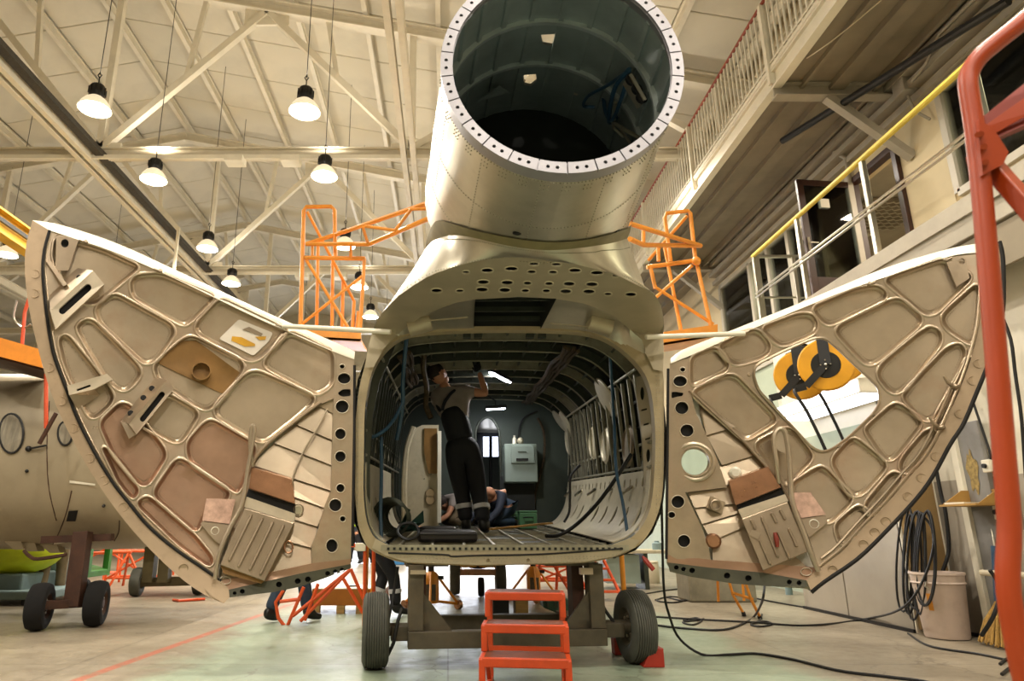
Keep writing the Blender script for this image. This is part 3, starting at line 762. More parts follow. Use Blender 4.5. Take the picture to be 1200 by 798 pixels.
class Door:
    def __init__(s, hinge, tip, B):
        s.h = V(hinge); t = V(tip); e = V((t.x - s.h.x, t.y - s.h.y, 0)); s.L = e.length; s.e = e.normalized()
        n = V((-s.e.y, s.e.x, 0)); s.n = n if n.y > 0 else -n; s.B = B
    def at(s, px, py, d=0.0, t=0.0):
        r = ray(px, py); k = (s.h - CAM).dot(s.n); p = CAM + r * (k / r.dot(s.n))
        q = min(1, max(0, (p - s.h).dot(s.e) / s.L)); w = min(1, max(0, (p.z - .45) / 3.1))
        b = s.B * sin(pi * q) * sin(pi * w) ** .7
        return CAM + r * ((k + b + d) / r.dot(s.n)) + s.n * t
    def plate(s, outer, holes=(), d=0, t=.02, step=22, mb=None):
        return plate(mb or MB(), outer, holes, lambda x, y: s.at(x, y, d), lambda x, y: s.n, t, step)
    def line(s, pts, d=0): return [s.at(x, y, d) for x, y in pts]
    def solid(s, front, d, back, db):
        """closed block with a traced front outline at offset d and a back outline at offset db"""
        n = len(front); mb = MB()
        return mb.add([s.at(*p, d) for p in front] + [s.at(*p, db) for p in back], [tuple(range(n)), tuple(range(2 * n - 1, n - 1, -1))] + [(i, i + n, (i + 1) % n + n, (i + 1) % n) for i in range(n)])

def pockets(D, root, polys, r=9, depth=.045, reflect_below=505):
    """pressed pockets: one floor panel each; returns the rounded outlines for the frame sheet"""
    outs = []
    for poly in polys:
        o = dens(inset(rnd(poly, r, 5), -1.5), 14); outs.append(o)
        i1 = inset(o, 2.0); i2 = inset(o, 4.2)
        mb = MB(); n = len(o)
        rows = [[D.at(*p, -.006) for p in o], [D.at(*p, .006) for p in inset(o, 1)], [D.at(*p, depth * .8) for p in i1], [D.at(*p, depth) for p in i2]]
        vs = []; fs = []
        for k, rw in enumerate(rows): vs += rw
        for k in range(3): fs += [(k * n + j, k * n + (j + 1) % n, (k + 1) * n + (j + 1) % n, (k + 1) * n + j) for j in range(n)]
        mb.add(vs, fs)
        plate(mb, i2, [], lambda x, y: D.at(x, y, depth), lambda x, y: D.n, 0, 16, walls=False)
        mb.build('pocket_panel', M['pocket_warm_reflect' if sum(p[1] for p in poly) / len(poly) > reflect_below else 'pocket'], root, 50)
        # raised bead that frames the pocket
        b0, b1, b2 = inset(o, -3), inset(o, -1.3), o
        mb = MB(); vs = [D.at(*p, 0) for p in b0] + [D.at(*p, -.010) for p in b1] + [D.at(*p, -.006) for p in b2]
        mb.add(vs, [(k * n + j, k * n + (j + 1) % n, (k + 1) * n + (j + 1) % n, (k + 1) * n + j) for k in range(2) for j in range(n)])
        mb.build('pocket_bead', M['door_alu'], root, 80)
    return outs
def lip(D, root, c, rx, ry, mat='bright_edge', d=-.004, w=1.2, name='hole_lip'):
    o = circ(c, rx + w, ry + w, 18); i = circ(c, rx, ry, 18); mb = MB()
    vs = [D.at(*p, 0) for p in o] + [D.at(*p, d - .006) for p in inset(o, w * .5)] + [D.at(*p, d + .012) for p in i]
    mb.add(vs, [(k * 18 + j, k * 18 + (j + 1) % 18, (k + 1) * 18 + (j + 1) % 18, (k + 1) * 18 + j) for k in range(2) for j in range(18)])
    return mb.build(name, M[mat], root, 80)
def rivet_line(mb, D, pts, gap=5, r=.0045, d=-.002):
    for x, y in dens(pts, gap, False): mb.ell(D.at(x, y, d), r, r * .6, r, 6, 4)

# ================================================================ left cargo door
hl = P(414, 540, 5.70)
LD = Door(hl, P(35, 300, 4.85), .22)
ld = thing('cargo_door', 'left clamshell cargo door swung open, its pressed aluminium inner face towards us', 'aircraft door', hl, 'open clamshell cargo doors')
sil = [(38, 258), (31, 285), (29, 310), (31, 340), (36, 372), (45, 410), (56, 449), (70, 485), (88, 521), (108, 556), (130, 589), (155, 621), (185, 653), (215, 680), (240, 697), (262, 707)]
seal = [(58, 270), (52, 292), (50, 312), (51, 335), (55, 372), (59, 398), (64, 420), (76, 452), (87, 482), (98, 506), (115, 538), (133, 567), (152, 591), (173, 616), (203, 642), (235, 664), (259, 681)]
sil_s = [tuple(p) for p in interp([V((*p, 0)) for p in sil], 46)]; seal_s = [tuple(p) for p in interp([V((*p, 0)) for p in seal], 46)]
sil_s = [p[:2] for p in sil_s]; seal_s = [p[:2] for p in seal_s]
strip_u = [(38, 258), (65, 262), (106, 274), (151, 291), (220, 323), (310, 365), (390, 400), (416, 412)]
strip_l = [(58, 270), (92, 281), (133, 295), (189, 319), (250, 348), (300, 372), (345, 392), (393, 413), (415, 421)]
# frame sheet with pressed pockets
pol = [
    [(66, 277), (120, 293), (164, 313), (148, 326), (112, 356), (96, 354), (72, 330), (62, 300)],
    [(153, 332), (160, 323), (188, 321), (252, 348), (222, 378), (214, 381), (156, 348)],
    [(112, 362), (124, 350), (136, 345), (201, 381), (204, 392), (184, 421), (172, 426), (164, 422), (117, 378)],
    [(90, 385), (95, 378), (106, 374), (126, 392), (163, 431), (164, 441), (151, 456), (139, 457), (120, 437)],
    [(69, 398), (78, 392), (114, 437), (132, 462), (131, 472), (113, 489), (104, 488), (87, 452), (76, 428)],
    [(181, 432), (185, 424), (215, 398), (226, 395), (281, 422), (286, 432), (252, 474), (243, 480), (232, 477), (186, 445)],
    [(229, 382), (256, 353), (264, 353), (334, 386), (333, 392), (304, 420), (292, 423), (233, 392)],
    [(310, 425), (334, 393), (344, 391), (390, 413), (390, 450), (372, 463), (314, 432)],
    [(252, 480), (256, 472), (290, 438), (303, 436), (366, 464), (368, 471), (345, 491), (312, 517), (302, 517), (255, 489)],
    [(166, 497), (178, 470), (196, 462), (228, 480), (232, 488), (215, 515), (205, 519), (176, 503)],
    [(219, 520), (240, 496), (249, 493), (297, 521), (299, 529), (279, 578), (270, 572), (222, 540)],
    [(117, 496), (140, 473), (152, 475), (192, 526), (194, 536), (176, 565), (168, 569), (160, 564), (132, 530)],
    [(181, 576), (204, 542), (212, 538), (270, 577), (262, 590), (240, 600), (231, 624), (184, 584)],
    [(160, 590), (172, 582), (184, 590), (228, 628), (250, 655), (246, 664), (212, 640)],
    [(120, 524), (126, 528), (158, 568), (162, 576), (156, 585), (140, 566)]]
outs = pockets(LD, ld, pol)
diag = [(391, 467), (375, 474), (349, 493), (320, 517), (303, 535), (296, 547), (292, 571), (284, 592), (270, 622), (257, 655), (256, 676)]
frame = seal_s[:-1] + [(256, 677)] + diag[::-1][1:] + [(392, 440), (393, 413)] + strip_l[::-1][2:-1]
LD.plate(dens(frame, 16), outs, 0, .02).build('inner_frame', M['door_alu'], ld, 40)
# outer skin behind it
full = sil_s + [(269, 699), (330, 687), (411, 666), (413, 540), (415, 421)] + strip_u[::-1][:-1]
LD.plate(dens(full, 20), [], .075, .012, 24).build('outer_skin', M['bright_edge'], ld, 40)
# rim with bosses
rimp = sil_s + seal_s[::-1]
plate(MB(), rimp, [], lambda x, y: LD.at(x, y, -.01), lambda x, y: LD.n, .085, 14).build('rim', M['rim_paint'], ld, 40)
for c in [(41, 321), (40, 344), (58, 431), (72, 470), (86, 502), (105, 537), (122, 563), (145, 594), (215, 666)]:
    p = LD.at(*c, -.01); MB().lathe([(0, .0), (.026, 0), (.03, .004), (.034, .004), (.036, .0)], p, -LD.n, 18).build('rim_boss', M['rim_paint'], ld, 30)
MB().tube([LD.at(*p, -.014) for p in seal_s], .011, 6).build('rubber_seal', M['seal'], ld)
ins = inset(seal_s + [(400, 300)], 4)[:-1]
MB().tube([LD.at(p[0] + 3.2, p[1] - 1, -.008) for p in seal_s[1:-1]], .008, 6).build('inner_lip', M['pocket'], ld)
# bright top edge
up = interp([V((*p, 0)) for p in strip_u], 30); lo = interp([V((*p, 0)) for p in strip_l], 30)
MB().grid([[LD.at(p.x, p.y, .07) for p in up], [LD.at(p.x, p.y, .05) for p in up], [LD.at(p.x, p.y, -.012) for p in lo], [LD.at(p.x, p.y + .8, .02) for p in lo]]).build('top_edge', M['bright_edge'], ld, 60)
for c in ((101, 284), (188, 318), (331, 383)):
    MB().lathe([(0, .03), (.012, .03), (.016, .02), (.016, 0)], LD.at(*c, -.01), -LD.n, 10).cyl(LD.at(*c, -.02) , LD.at(c[0] - 8, c[1] - 3, -.02), .008, n=8).build('latch_bolt', M['copper_wire'], ld)
# hinge strip with lightening holes
hs = [(393, 413), (415, 421), (413, 540), (411, 661), (366, 668), (365, 640), (372, 623), (380, 594), (388, 575), (390, 500), (391, 467), (392, 440)]
hol = [((403.4, 443.5), 7.4, 6), ((401, 476.5), 7.4, 7), ((399, 508.5), 6, 6), ((399, 535), 6, 6), ((399, 572), 4.6, 4.6), ((393, 592), 7, 7), ((401.6, 608), 3, 3), ((389, 639.5), 6.5, 7.5), ((401, 429.5), 2.6, 2.2)]
hp_ = [circ(c, a, b_, 18) for c, a, b_ in hol] + [rnd([(396, 460), (402, 456), (411, 456), (411, 464), (402, 465), (397, 463)], 2)]
LD.plate(dens(hs, 14), hp_, -.004, .02, 14).build('hinge_strip', M['door_alu'], ld, 40)
for c, a, b_ in hol: lip(LD, ld, c, a, b_, d=-.008)
LD.plate(inset(dens(hs, 14), 3), [], .035, .005, 20).build('hinge_backing', M['void_shade'], ld, 40)
MB().tube(LD.line([(415.5, 428), (415, 540), (413, 640)], -.005), .012, 6).build('edge_gasket', M['seal'], ld)
# lower panels, overlapping like shingles
ls = [((371, 474), (391, 485)), ((346, 497), (390, 516)), ((321, 519), (389, 545)), ((296, 545), (388, 575)), ((290, 562), (380, 595)), ((284, 590), (372, 617)), ((272, 618), (366, 642)), ((258, 680), (366, 668))]
tri = [(391, 467), (391, 485), (371, 474)]
LD.plate(tri, [], .03, .01, None).build('shingle_panel', M['pocket'], ld, 0)
for (a, b_), (c, e) in zip(ls[:-1], ls[1:]):
    q = [LD.at(*a, .05), LD.at(*b_, .05), LD.at(*e, .022), LD.at(*c, .022)]
    MB().prism(q, LD.n * .012).build('shingle_panel', M['pocket'], ld, 0)
LD.plate([(258, 680), (310, 672), (366, 660), (411, 655), (411, 663), (360, 671), (310, 683), (268, 692)], [], -.006, .02, 12).build('bottom_sheet', M['pocket_warm_reflect'], ld, 40)
# bottom flange with holes
fl = [(268, 691), (317, 680), (352, 672), (411, 661), (411, 666), (382, 677), (350, 688), (320, 694), (269, 700)]
fh = [circ(c, a, a * .95, 14) for c, a in (((275, 695), 2.2), ((284, 693), 3), ((327, 685), 3.6), ((349, 681), 3.6), ((361, 679), 3.6), ((384, 672), 3), ((393, 670), 3), ((401, 668), 3))]
LD.plate(dens(fl, 12), fh, -.012, .03, None).build('bottom_flange', M['flange_dark'], ld, 40)
LD.plate(inset(dens(fl, 12), 1.5), [], .03, .004, None).build('flange_backing', M['void_shade'], ld, 40)
LD.solid([(256, 676), (268, 690), (269, 700), (262, 707), (246, 698), (240, 690)], -.02, [(256, 676), (268, 690), (269, 700), (262, 707), (246, 698), (240, 690)], .07).build('tip_block', M['rim_paint'], ld, 0)
lip(LD, ld, (264, 680), 6, 4, d=-.02)
# folding step: cover, dark slot, flange, grooved tread
LD.solid([(295, 548), (342, 562), (346, 590), (292, 572)], -.05, [(297, 546), (344, 560), (346, 588), (294, 570)], .04).build('step_cover', M['copperish'], ld, 0)
LD.solid([(291, 573), (346, 591), (346, 607), (287, 586)], .0, [(291, 573), (346, 591), (346, 607), (287, 586)], .04).build('step_slot', M['void_shade'], ld, 0)
LD.solid([(289, 582), (346, 602), (345, 613), (286, 594)], -.085, [(289, 584), (346, 604), (345, 613), (286, 594)], .03).build('step_flange', M['light_alu'], ld, 0)
st = LD.solid([(286, 595), (345, 613), (310, 681), (258, 662)], -.1, [(286, 595), (345, 613), (310, 681), (258, 662)], .04).build('step_tread', M['step_alu'], ld, 0, bev=.006)
for a, b_ in (((295, 603), (268, 658)), ((308, 607), (279, 665)), ((320.5, 611), (292, 669)), ((333, 615), (304.6, 674))):
    MB().tube([LD.at(*a, -.096), LD.at(a[0] * .97 + b_[0] * .03, a[1] * .97 + b_[1] * .03, -.108), LD.at(a[0] * .03 + b_[0] * .97, a[1] * .03 + b_[1] * .97, -.108), LD.at(*b_, -.096)], [.006, .012, .012, .006], 8).build('tread_groove', M['step_alu'], st)
LD.solid([(258, 662), (310, 681), (306, 684), (262, 672)], -.06, [(258, 662), (310, 681), (306, 684), (262, 672)], .04).build('step_base', M['brown_stain'], ld, 0)
# side box
LD.solid([(242, 584), (276, 585), (269, 614), (237, 610)], -.05, [(245, 585), (276, 588), (269, 612), (240, 608)], .03).build('clear_box', M['clear_plastic'], ld, 0)
sb = LD.solid([(237, 611), (269, 615), (258, 638), (250, 632), (235, 614)], -.045, [(240, 612), (269, 615), (258, 638), (252, 632), (238, 616)], .04).build('box_bracket', M['step_alu'], ld, 0)
MB().lathe([(.024, 0), (.028, .006), (.032, 0)], LD.at(252, 622, -.046), -LD.n, 18).build('boss_ring', M['bright_edge'], sb)
# bent support arm and thin rod
arm = interp([LD.at(296, 547, -.06), LD.at(293, 520, -.09), LD.at(295, 500, -.1), LD.at(298, 502, -.1), LD.at(296, 520, -.1), LD.at(290, 552, -.1), LD.at(284, 590, -.11), LD.at(271, 616, -.11), LD.at(257, 648, -.1), LD.at(252, 679, -.06)], 44)
MB().tube(arm, .017, 8).build('support_arm', M['copper_wire'], ld)
MB().tube(interp([LD.at(383, 480, -.02), LD.at(370, 505, -.03), LD.at(356, 528, -.03), LD.at(344, 557, -.04), LD.at(342, 578, -.04)], 16), .009, 6).build('thin_rod', M['copper_wire'], ld)
MB().tube(interp([LD.at(376, 471, -.01), LD.at(344, 495, -.015), LD.at(307, 526, -.015), LD.at(296, 544, -.015)], 20), .014, 6).build('diagonal_stiffener', M['door_alu'], ld)
# small round fittings
lip(LD, ld, (350, 597), 5, 5.5, 'rim_paint'); LD.plate(circ((350, 597), 5, 5.5), [], .0, .005, None).build('peep_window', M['pane'], ld, 0)
MB().tube([LD.at(338 + 5 * cos(a), 641 + 7 * sin(a), -.02) for a in [k * pi / 7 for k in range(14)]], .008, 6, closed=True).build('vent_ring', M['copperish'], ld)
# brackets
def slot(c0, c1, w, k=6):
    a = V(c0); b_ = V(c1); d = (b_ - a).normalized(); an = math.atan2(d.y, d.x); o = []
    for q in range(k + 1): t = an + pi / 2 + pi * q / k; o.append((a.x + w * cos(t), a.y + w * sin(t)))
    for q in range(k + 1): t = an - pi / 2 + pi * q / k; o.append((b_.x + w * cos(t), b_.y + w * sin(t)))
    return o
def bracket(D, root, front, sl, d, top, mat='light_alu', holes=()):
    b_ = D.plate(front, [sl], d, .02, None).build('bracket_face', M[mat], root, 0)
    n = len(top)
    MB().add([D.at(*p, dd) for p, dd in top], [tuple(range(n))]).add([D.at(*p, dd) + D.n * .006 for p, dd in top], [tuple(range(n))]).build('bracket_web', M['door_alu'], b_, 0)
    D.plate(inset(front, 1.5), [], d + .05, .01, None).build('bracket_back', M['void_shade'], b_, 0)
    c = V(front[0]); 
    mb = MB(); m = len(front)
    mb.add([D.at(*p, d + .02) for p in front] + [D.at(*p, .045) for p in front], [(i, (i + 1) % m, m + (i + 1) % m, m + i) for i in range(m)]).build('bracket_side', M['door_alu'], b_, 0)
    for h in holes:
        MB().lathe([(0, .002), (.018, .002), (.022, 0)], D.at(*h[0], h[1]), -D.n, 14).build('bracket_hole', M['void_shade'], b_, 0)
    return b_
bracket(LD, ld, [(109, 317), (122, 333), (65, 386), (58.5, 364)], slot((73, 364), (103, 337), 4.2), -.09, [((109, 317), -.09), ((91, 314), .02), ((58, 342), .02), ((58.5, 364), -.09)], holes=[((93, 325), -.05)])
bracket(LD, ld, [(196, 444.5), (203.5, 456), (160, 509), (151, 497)], slot((167, 491), (190, 462), 3.2), -.1, [((196, 444.5), -.1), ((181, 443), -.01), ((141.5, 493), -.01), ((151, 497), -.1)], 'door_alu', holes=[((178, 455), -.06), ((168, 466), -.06), ((153, 484), -.05)])
LD.solid([(141.5, 494), (151, 497), (160, 509), (151, 514)], -.08, [(145, 490), (153, 492), (163, 503), (154, 508)], .03).build('bracket_foot', M['step_alu'], ld, 0)
bracket(LD, ld, [(78.5, 452), (125.5, 438), (132, 444.5), (110.5, 456), (81, 463)], slot((91, 457), (105, 452), 1.3), -.09, [((81, 463), -.09), ((110.5, 456), -.09), ((117, 463), .0), ((91, 480), .0)], 'light_alu')
g = LD.plate([(66, 276), (92, 281), (80, 317), (65, 317)], [circ((76, 285), 4.6, 5)], -.03, .015, None).build('corner_gusset', M['step_alu'], ld, 0)
LD.plate(circ((76, 285), 6, 6), [], .01, .005, None).build('gusset_backing', M['void_shade'], g, 0)
MB().bar(LD.at(57, 306, -.01), LD.at(77, 335, -.05), .03, .03).build('corner_brace', M['door_alu'], ld, 0)
# ring duct on the brown varnished patch, placard
LD.plate([(207, 400), (230, 399), (283, 438), (262, 462), (240, 452), (184, 425)], [], .035, .004, 16).build('varnished_patch', M['brown_stain'], ld, 40)
MB().lathe([(.075, 0), (.075, -.09), (.066, -.09), (.066, -.02), (0, -.02)], LD.at(236, 437, .03), LD.n, 28).build('duct_ring', M['brown_stain'], ld, 40)
pl = LD.plate(rnd([(280, 374), (320, 390), (315, 400), (297, 417), (256.5, 397)], 3), [], .03, .008, None).build('placard', M['placard'], ld, 0)
LD.plate([(272, 394), (283, 395), (299, 403), (299, 405.5), (287, 406), (271, 399)], [], .024, .003, None).build('yellow_cutout', M['placard_yellow'], pl, 0)
LD.plate([(299, 394.5), (312, 394), (311, 398), (304, 398.5)], [], .024, .003, None).build('yellow_cutout', M['placard_yellow'], pl, 0)
LD.plate([(284, 386), (292, 383), (308, 391), (306, 394)], [], .024, .003, None).build('clear_cutout', M['step_alu'], pl, 0)
mb = MB()
for o in outs: rivet_line(mb, LD, inset(o, 6) + [inset(o, 6)[0]], 6, .0035, .04)
rivet_line(mb, LD, [(393, 422), (393, 500), (391, 560)], 5); rivet_line(mb, LD, [(375, 625), (400, 632)], 4)
tag(mb.build('rivets', M['step_alu'], ld), kind='stuff')
# stay rod between door and fuselage
tag(MB().tube([LD.at(331, 382, -.03), P(458, 389, 5.45)], .022, 10).build('stay_rod', M['bright_edge']), 'pale stay rod from the left cargo door to the fuselage shoulder', 'rod')

# ================================================================ right cargo door
hr = P(783, 540, 5.70)
RD = Door(hr, P(1165, 320, 4.95), .22)
rd = thing('cargo_door', 'right clamshell cargo door swung open, with a large cut-out window and round porthole', 'aircraft door', hr, 'open clamshell cargo doors')
sil = [(1171, 283), (1175, 300), (1176, 330), (1175, 365), (1167, 400), (1156, 432), (1143, 464), (1129, 497), (1114, 520), (1095, 555), (1076, 582), (1040, 621), (1005, 655), (967, 681), (951, 694)]
inn = [(1147, 289), (1151, 320), (1150, 360), (1146, 390), (1136, 426), (1123, 461), (1103, 506), (1087, 535), (1071, 553), (1040, 589), (1015, 615), (991, 642), (975, 655), (958, 668)]
to2 = lambda pts, n: [tuple(p)[:2] for p in interp([V((*p, 0)) for p in pts], n)]
sil_s, inn_s = to2(sil, 44), to2(inn, 44)
strip_u = [(786, 420), (800, 410), (845, 392), (890, 374), (940, 354), (988, 334), (1040, 313), (1110, 292), (1148, 285), (1171, 282)]
strip_l = [(786, 426), (808, 417), (854, 397), (911, 373), (940, 361), (990, 341), (1036, 325), (1110, 301), (1147, 296)]
pol = [
    [(810, 419), (834, 409), (842, 410), (853, 425), (852, 433), (845, 438), (810, 453)],
    [(841, 406), (870, 391), (888, 386), (902, 403), (901, 412), (894, 419), (866, 427), (857, 424)],
    [(892, 385), (937, 368), (952, 369), (958, 380), (954, 391), (920, 405), (911, 403)],
    [(952, 361), (1004, 339), (1028, 335), (1039, 344), (1036, 351), (976, 380), (966, 379)],
    [(980, 390), (984, 382), (1044, 352), (1056, 351), (1079, 371), (1079, 380), (1027, 425), (1018, 427), (1010, 423)],
    [(1036, 328), (1104, 304), (1118, 312), (1140, 324), (1098, 366), (1088, 369), (1079, 365)],
    [(1104, 373), (1110, 364), (1146, 332), (1149, 360), (1141, 402), (1134, 402), (1109, 385)],
    [(1028, 440), (1034, 427), (1080, 389), (1092, 383), (1103, 391), (1102, 404), (1060, 456), (1050, 461), (1041, 457)],
    [(1058, 466), (1063, 457), (1110, 408), (1124, 403), (1131, 411), (1128, 424), (1098, 487), (1088, 493), (1079, 490)],
    [(1133, 420), (1138, 420), (1118, 468), (1101, 500), (1096, 490), (1116, 455)],
    [(1014, 505), (1018, 499), (1045, 475), (1054, 474), (1078, 491), (1078, 500), (1050, 535), (1043, 539), (1036, 537)],
    [(1054, 547), (1060, 534), (1084, 506), (1093, 504), (1098, 509), (1068, 552), (1060, 554)],
    [(974, 540), (994, 517), (1003, 514), (1036, 541), (1038, 549), (1012, 578), (1003, 581), (994, 577)],
    [(1013, 592), (1042, 557), (1049, 554), (1057, 559), (1026, 602), (1019, 603)],
    [(926, 569), (957, 549), (966, 548), (996, 580), (998, 588), (972, 614), (952, 606), (934, 590)],
    [(978, 616), (1002, 595), (1010, 594), (1020, 604), (994, 635), (985, 638)],
    [(811, 460), (846, 441), (862, 440), (908, 488), (908, 496), (874, 516)],
    [(884, 521), (918, 503), (928, 503), (951, 532), (950, 540), (926, 564), (919, 568)]]
outs = pockets(RD, rd, pol, reflect_below=1000)
cut = dens(rnd([(884, 437), (888, 428), (920, 412), (955, 397), (967, 397), (980, 408), (1018, 444), (1029, 455), (1031, 469), (1024, 482), (994, 511), (973, 526), (962, 528), (951, 522), (890, 456)], 7, 3), 14)
diag = [(808, 457), (840, 487), (873, 518), (892, 540), (915, 566), (927, 590), (945, 622), (958, 660)]
frame = [(808, 418)] + diag + inn_s[::-1] + strip_l[::-1][:-1]
frame = [(808, 419)] + diag + inn_s[::-1][1:-1] + [(1147, 297)] + strip_l[::-1][1:-2]
RD.plate(dens(frame, 16), outs + [cut], 0, .02).build('inner_frame', M['door_alu'], rd, 40)
n = len(cut)
MB().add([RD.at(*p, -.012) for p in inset(cut, -3)] + [RD.at(*p, -.02) for p in inset(cut, -1)] + [RD.at(*p, .09) for p in cut], [(k * n + j, k * n + (j + 1) % n, (k + 1) * n + (j + 1) % n, (k + 1) * n + j) for k in range(2) for j in range(n)]).build('cutout_edge', M['pocket'], rd, 60)
full = [(786, 421)] + [(783, 540), (781, 660), (785, 668), (860, 684), (945, 690)] + sil_s[::-1] + strip_u[::-1][1:-1]
port = circ((814, 541), 15.5, 15.5, 22)
RD.plate(dens(full, 20), [inset(cut, -.4), port], .085, .012, 24).build('outer_skin', M['bright_edge'], rd, 40)
plate(MB(), sil_s + inn_s[::-1], [], lambda x, y: RD.at(x, y, -.01), lambda x, y: RD.n, .09, 14).build('rim', M['rim_paint'], rd, 40)
for c in [(1147, 426), (1140, 446), (1125, 485), (1097, 535), (1080, 560), (1064, 582), (1038, 611), (1025, 624), (1012, 638), (976, 668)]:
    MB().lathe([(0, .0), (.026, 0), (.03, .004), (.034, .004), (.036, .0)], RD.at(*c, -.01), -RD.n, 18).build('rim_boss', M['rim_paint'], rd, 30)
MB().tube([RD.at(*p, -.012) for p in sil_s], .016, 6).build('rubber_seal', M['seal'], rd)
MB().tube([RD.at(p[0] - 3, p[1] - 1, -.02) for p in inn_s[2:-1]], .009, 6).build('inner_lip', M['door_alu'], rd)
MB().tube([RD.at(p[0] - 11, p[1] - 2, -.015) for p in inn_s[16:-3]], .009, 6).build('inner_lip', M['pocket'], rd)
up = interp([V((*p, 0)) for p in strip_u], 30); lo = interp([V((*p, 0)) for p in strip_l], 30)
MB().grid([[RD.at(p.x, p.y, .08) for p in up], [RD.at(p.x, p.y, .05) for p in up], [RD.at(p.x, p.y, -.012) for p in lo], [RD.at(p.x, p.y + .8, .02) for p in lo]]).build('top_edge', M['bright_edge'], rd, 60)
for c in ((1018, 333), (1108, 305), (870, 391)):
    MB().lathe([(0, .03), (.012, .03), (.016, .02), (.016, 0)], RD.at(*c, -.01), -RD.n, 10).cyl(RD.at(*c, -.02), RD.at(c[0] + 8, c[1] - 3, -.02), .008, n=8).build('latch_bolt', M['copper_wire'], rd)
hs = [(785, 426), (808, 419), (809, 457), (815, 483), (832, 518), (841, 539), (852, 571), (803, 577), (821, 615), (830, 640), (834, 664), (782, 660), (781, 600), (783, 500)]
hol = [((797, 446.7), 7.7, 6), ((799, 478), 7.5, 7), ((805, 504.6), 7.5, 7), ((794.4, 588), 7.3, 7), ((801.6, 634), 7, 7), ((787, 603.4), 4, 3.4), ((800, 433), 2.8, 2.3)]
hp_ = [circ(c, a, b_, 18) for c, a, b_ in hol] + [rnd([(787, 459), (793, 459), (797, 460), (801, 460), (800, 464), (793, 465), (787, 467)], 2), circ((814, 541), 16, 16, 22)]
RD.plate(dens(hs, 14), hp_, -.004, .02, 14).build('hinge_strip', M['door_alu'], rd, 40)
for c, a, b_ in hol: lip(RD, rd, c, a, b_, d=-.008)
RD.plate(inset(dens(hs, 14), 3), [circ((814, 541), 17, 17, 22)], .035, .005, 20).build('hinge_backing', M['void_shade'], rd, 40)
MB().tube(RD.line([(783, 432), (782, 540), (781, 655)], -.005), .012, 6).build('edge_gasket', M['seal'], rd)
p = RD.at(814, 541, -.01)
pw = MB().lathe([(.165, .0), (.16, .012), (.145, .018), (.13, .01), (.122, .02), (.115, .02), (.108, -.06), (.112, -.06)], p, -RD.n, 32).build('porthole_ring', M['copper_wire'], rd, 40)
MB().lathe([(0, -.03), (.11, -.03)], p, -RD.n, 28).build('porthole_glass', M['pane'], pw, 40)
# lower shingles and fittings
ls = [((818, 470), (822, 476)), ((828, 510), (862, 500)), ((846, 545), (886, 533)), ((806, 577), (905, 558)), ((814, 595), (864, 590)), ((823, 614), (870, 600)), ((834, 634), (885, 612)), ((836, 666), (955, 672))]
for (a, b_), (c, e) in zip(ls[:-1], ls[1:]):
    q = [RD.at(*a, .05), RD.at(*b_, .05), RD.at(*e, .022), RD.at(*c, .022)]
    MB().prism(q, RD.n * .012).build('shingle_panel', M['pocket'], rd, 0)
RD.plate([(782, 650), (834, 656), (890, 660), (958, 665), (951, 682), (900, 675), (830, 667), (782, 660)], [], -.006, .02, 12).build('bottom_sheet', M['pocket_warm_reflect'], rd, 40)
fl = [(782, 659), (830, 665), (894, 671), (945, 680), (946, 688), (900, 687), (860, 684), (810, 676), (785, 670)]
fh = [circ(c, a, a * .95, 14) for c, a in (((792.5, 665), 2.8), ((801, 667), 2.8), ((811, 668.5), 3.4), ((852, 674.5), 3.8), ((877, 677.5), 3.8), ((925, 682), 3), ((936.5, 683), 3))]
RD.plate(dens(fl, 12), fh, -.012, .03, None).build('bottom_flange', M['flange_dark'], rd, 40)
RD.plate(inset(dens(fl, 12), 1.5), [], .03, .004, None).build('flange_backing', M['void_shade'], rd, 40)
RD.solid([(945, 680), (958, 666), (975, 674), (951, 694)], -.02, [(945, 680), (958, 666), (975, 674), (951, 694)], .08).build('tip_block', M['rim_paint'], rd, 0)
lip(RD, rd, (945, 670), 6, 4, d=-.02)
RD.solid([(854, 564), (900, 547), (915, 571), (862, 592)], -.05, [(854, 562), (900, 545), (915, 569), (862, 590)], .04).build('step_cover', M['copperish'], rd, 0)
RD.solid([(863, 592), (915, 572), (920, 580), (866, 600)], .0, [(863, 592), (915, 572), (920, 580), (866, 600)], .04).build('step_slot', M['void_shade'], rd, 0)
RD.solid([(865, 597), (920, 579), (924, 587), (870, 608)], -.085, [(865, 599), (920, 581), (924, 587), (870, 608)], .03).build('step_flange', M['light_alu'], rd, 0)
st = RD.solid([(869, 608), (923, 588), (948, 646), (894, 669)], -.1, [(869, 608), (923, 588), (948, 646), (894, 669)], .04).build('step_tread', M['step_alu'], rd, 0, bev=.006)
for a, b_ in (((880, 609), (885, 620)), ((892, 605), (912, 654)), ((904, 601), (910, 613)), ((914, 597), (920, 609)), ((911, 622), (926, 656)), ((924, 619), (934, 641)), ((890, 632), (903, 662))):
    MB().tube([RD.at(*a, -.096), RD.at(a[0] * .95 + b_[0] * .05, a[1] * .95 + b_[1] * .05, -.108), RD.at(a[0] * .05 + b_[0] * .95, a[1] * .05 + b_[1] * .95, -.108), RD.at(*b_, -.096)], [.006, .012, .012, .006], 8).build('tread_groove', M['step_alu'], st)
RD.solid([(881, 621), (892, 624), (888, 632), (878, 627)], -.115, [(881, 621), (892, 624), (888, 632), (878, 627)], -.09).build('tread_patch', M['door_alu'], st, 0)
MB().tube(RD.line([(908, 624), (910, 632), (911, 641)], -.12), [.012, .02, .012], 8).build('red_latch', mk('dark_red_latch', '#7a2614', .4), st)
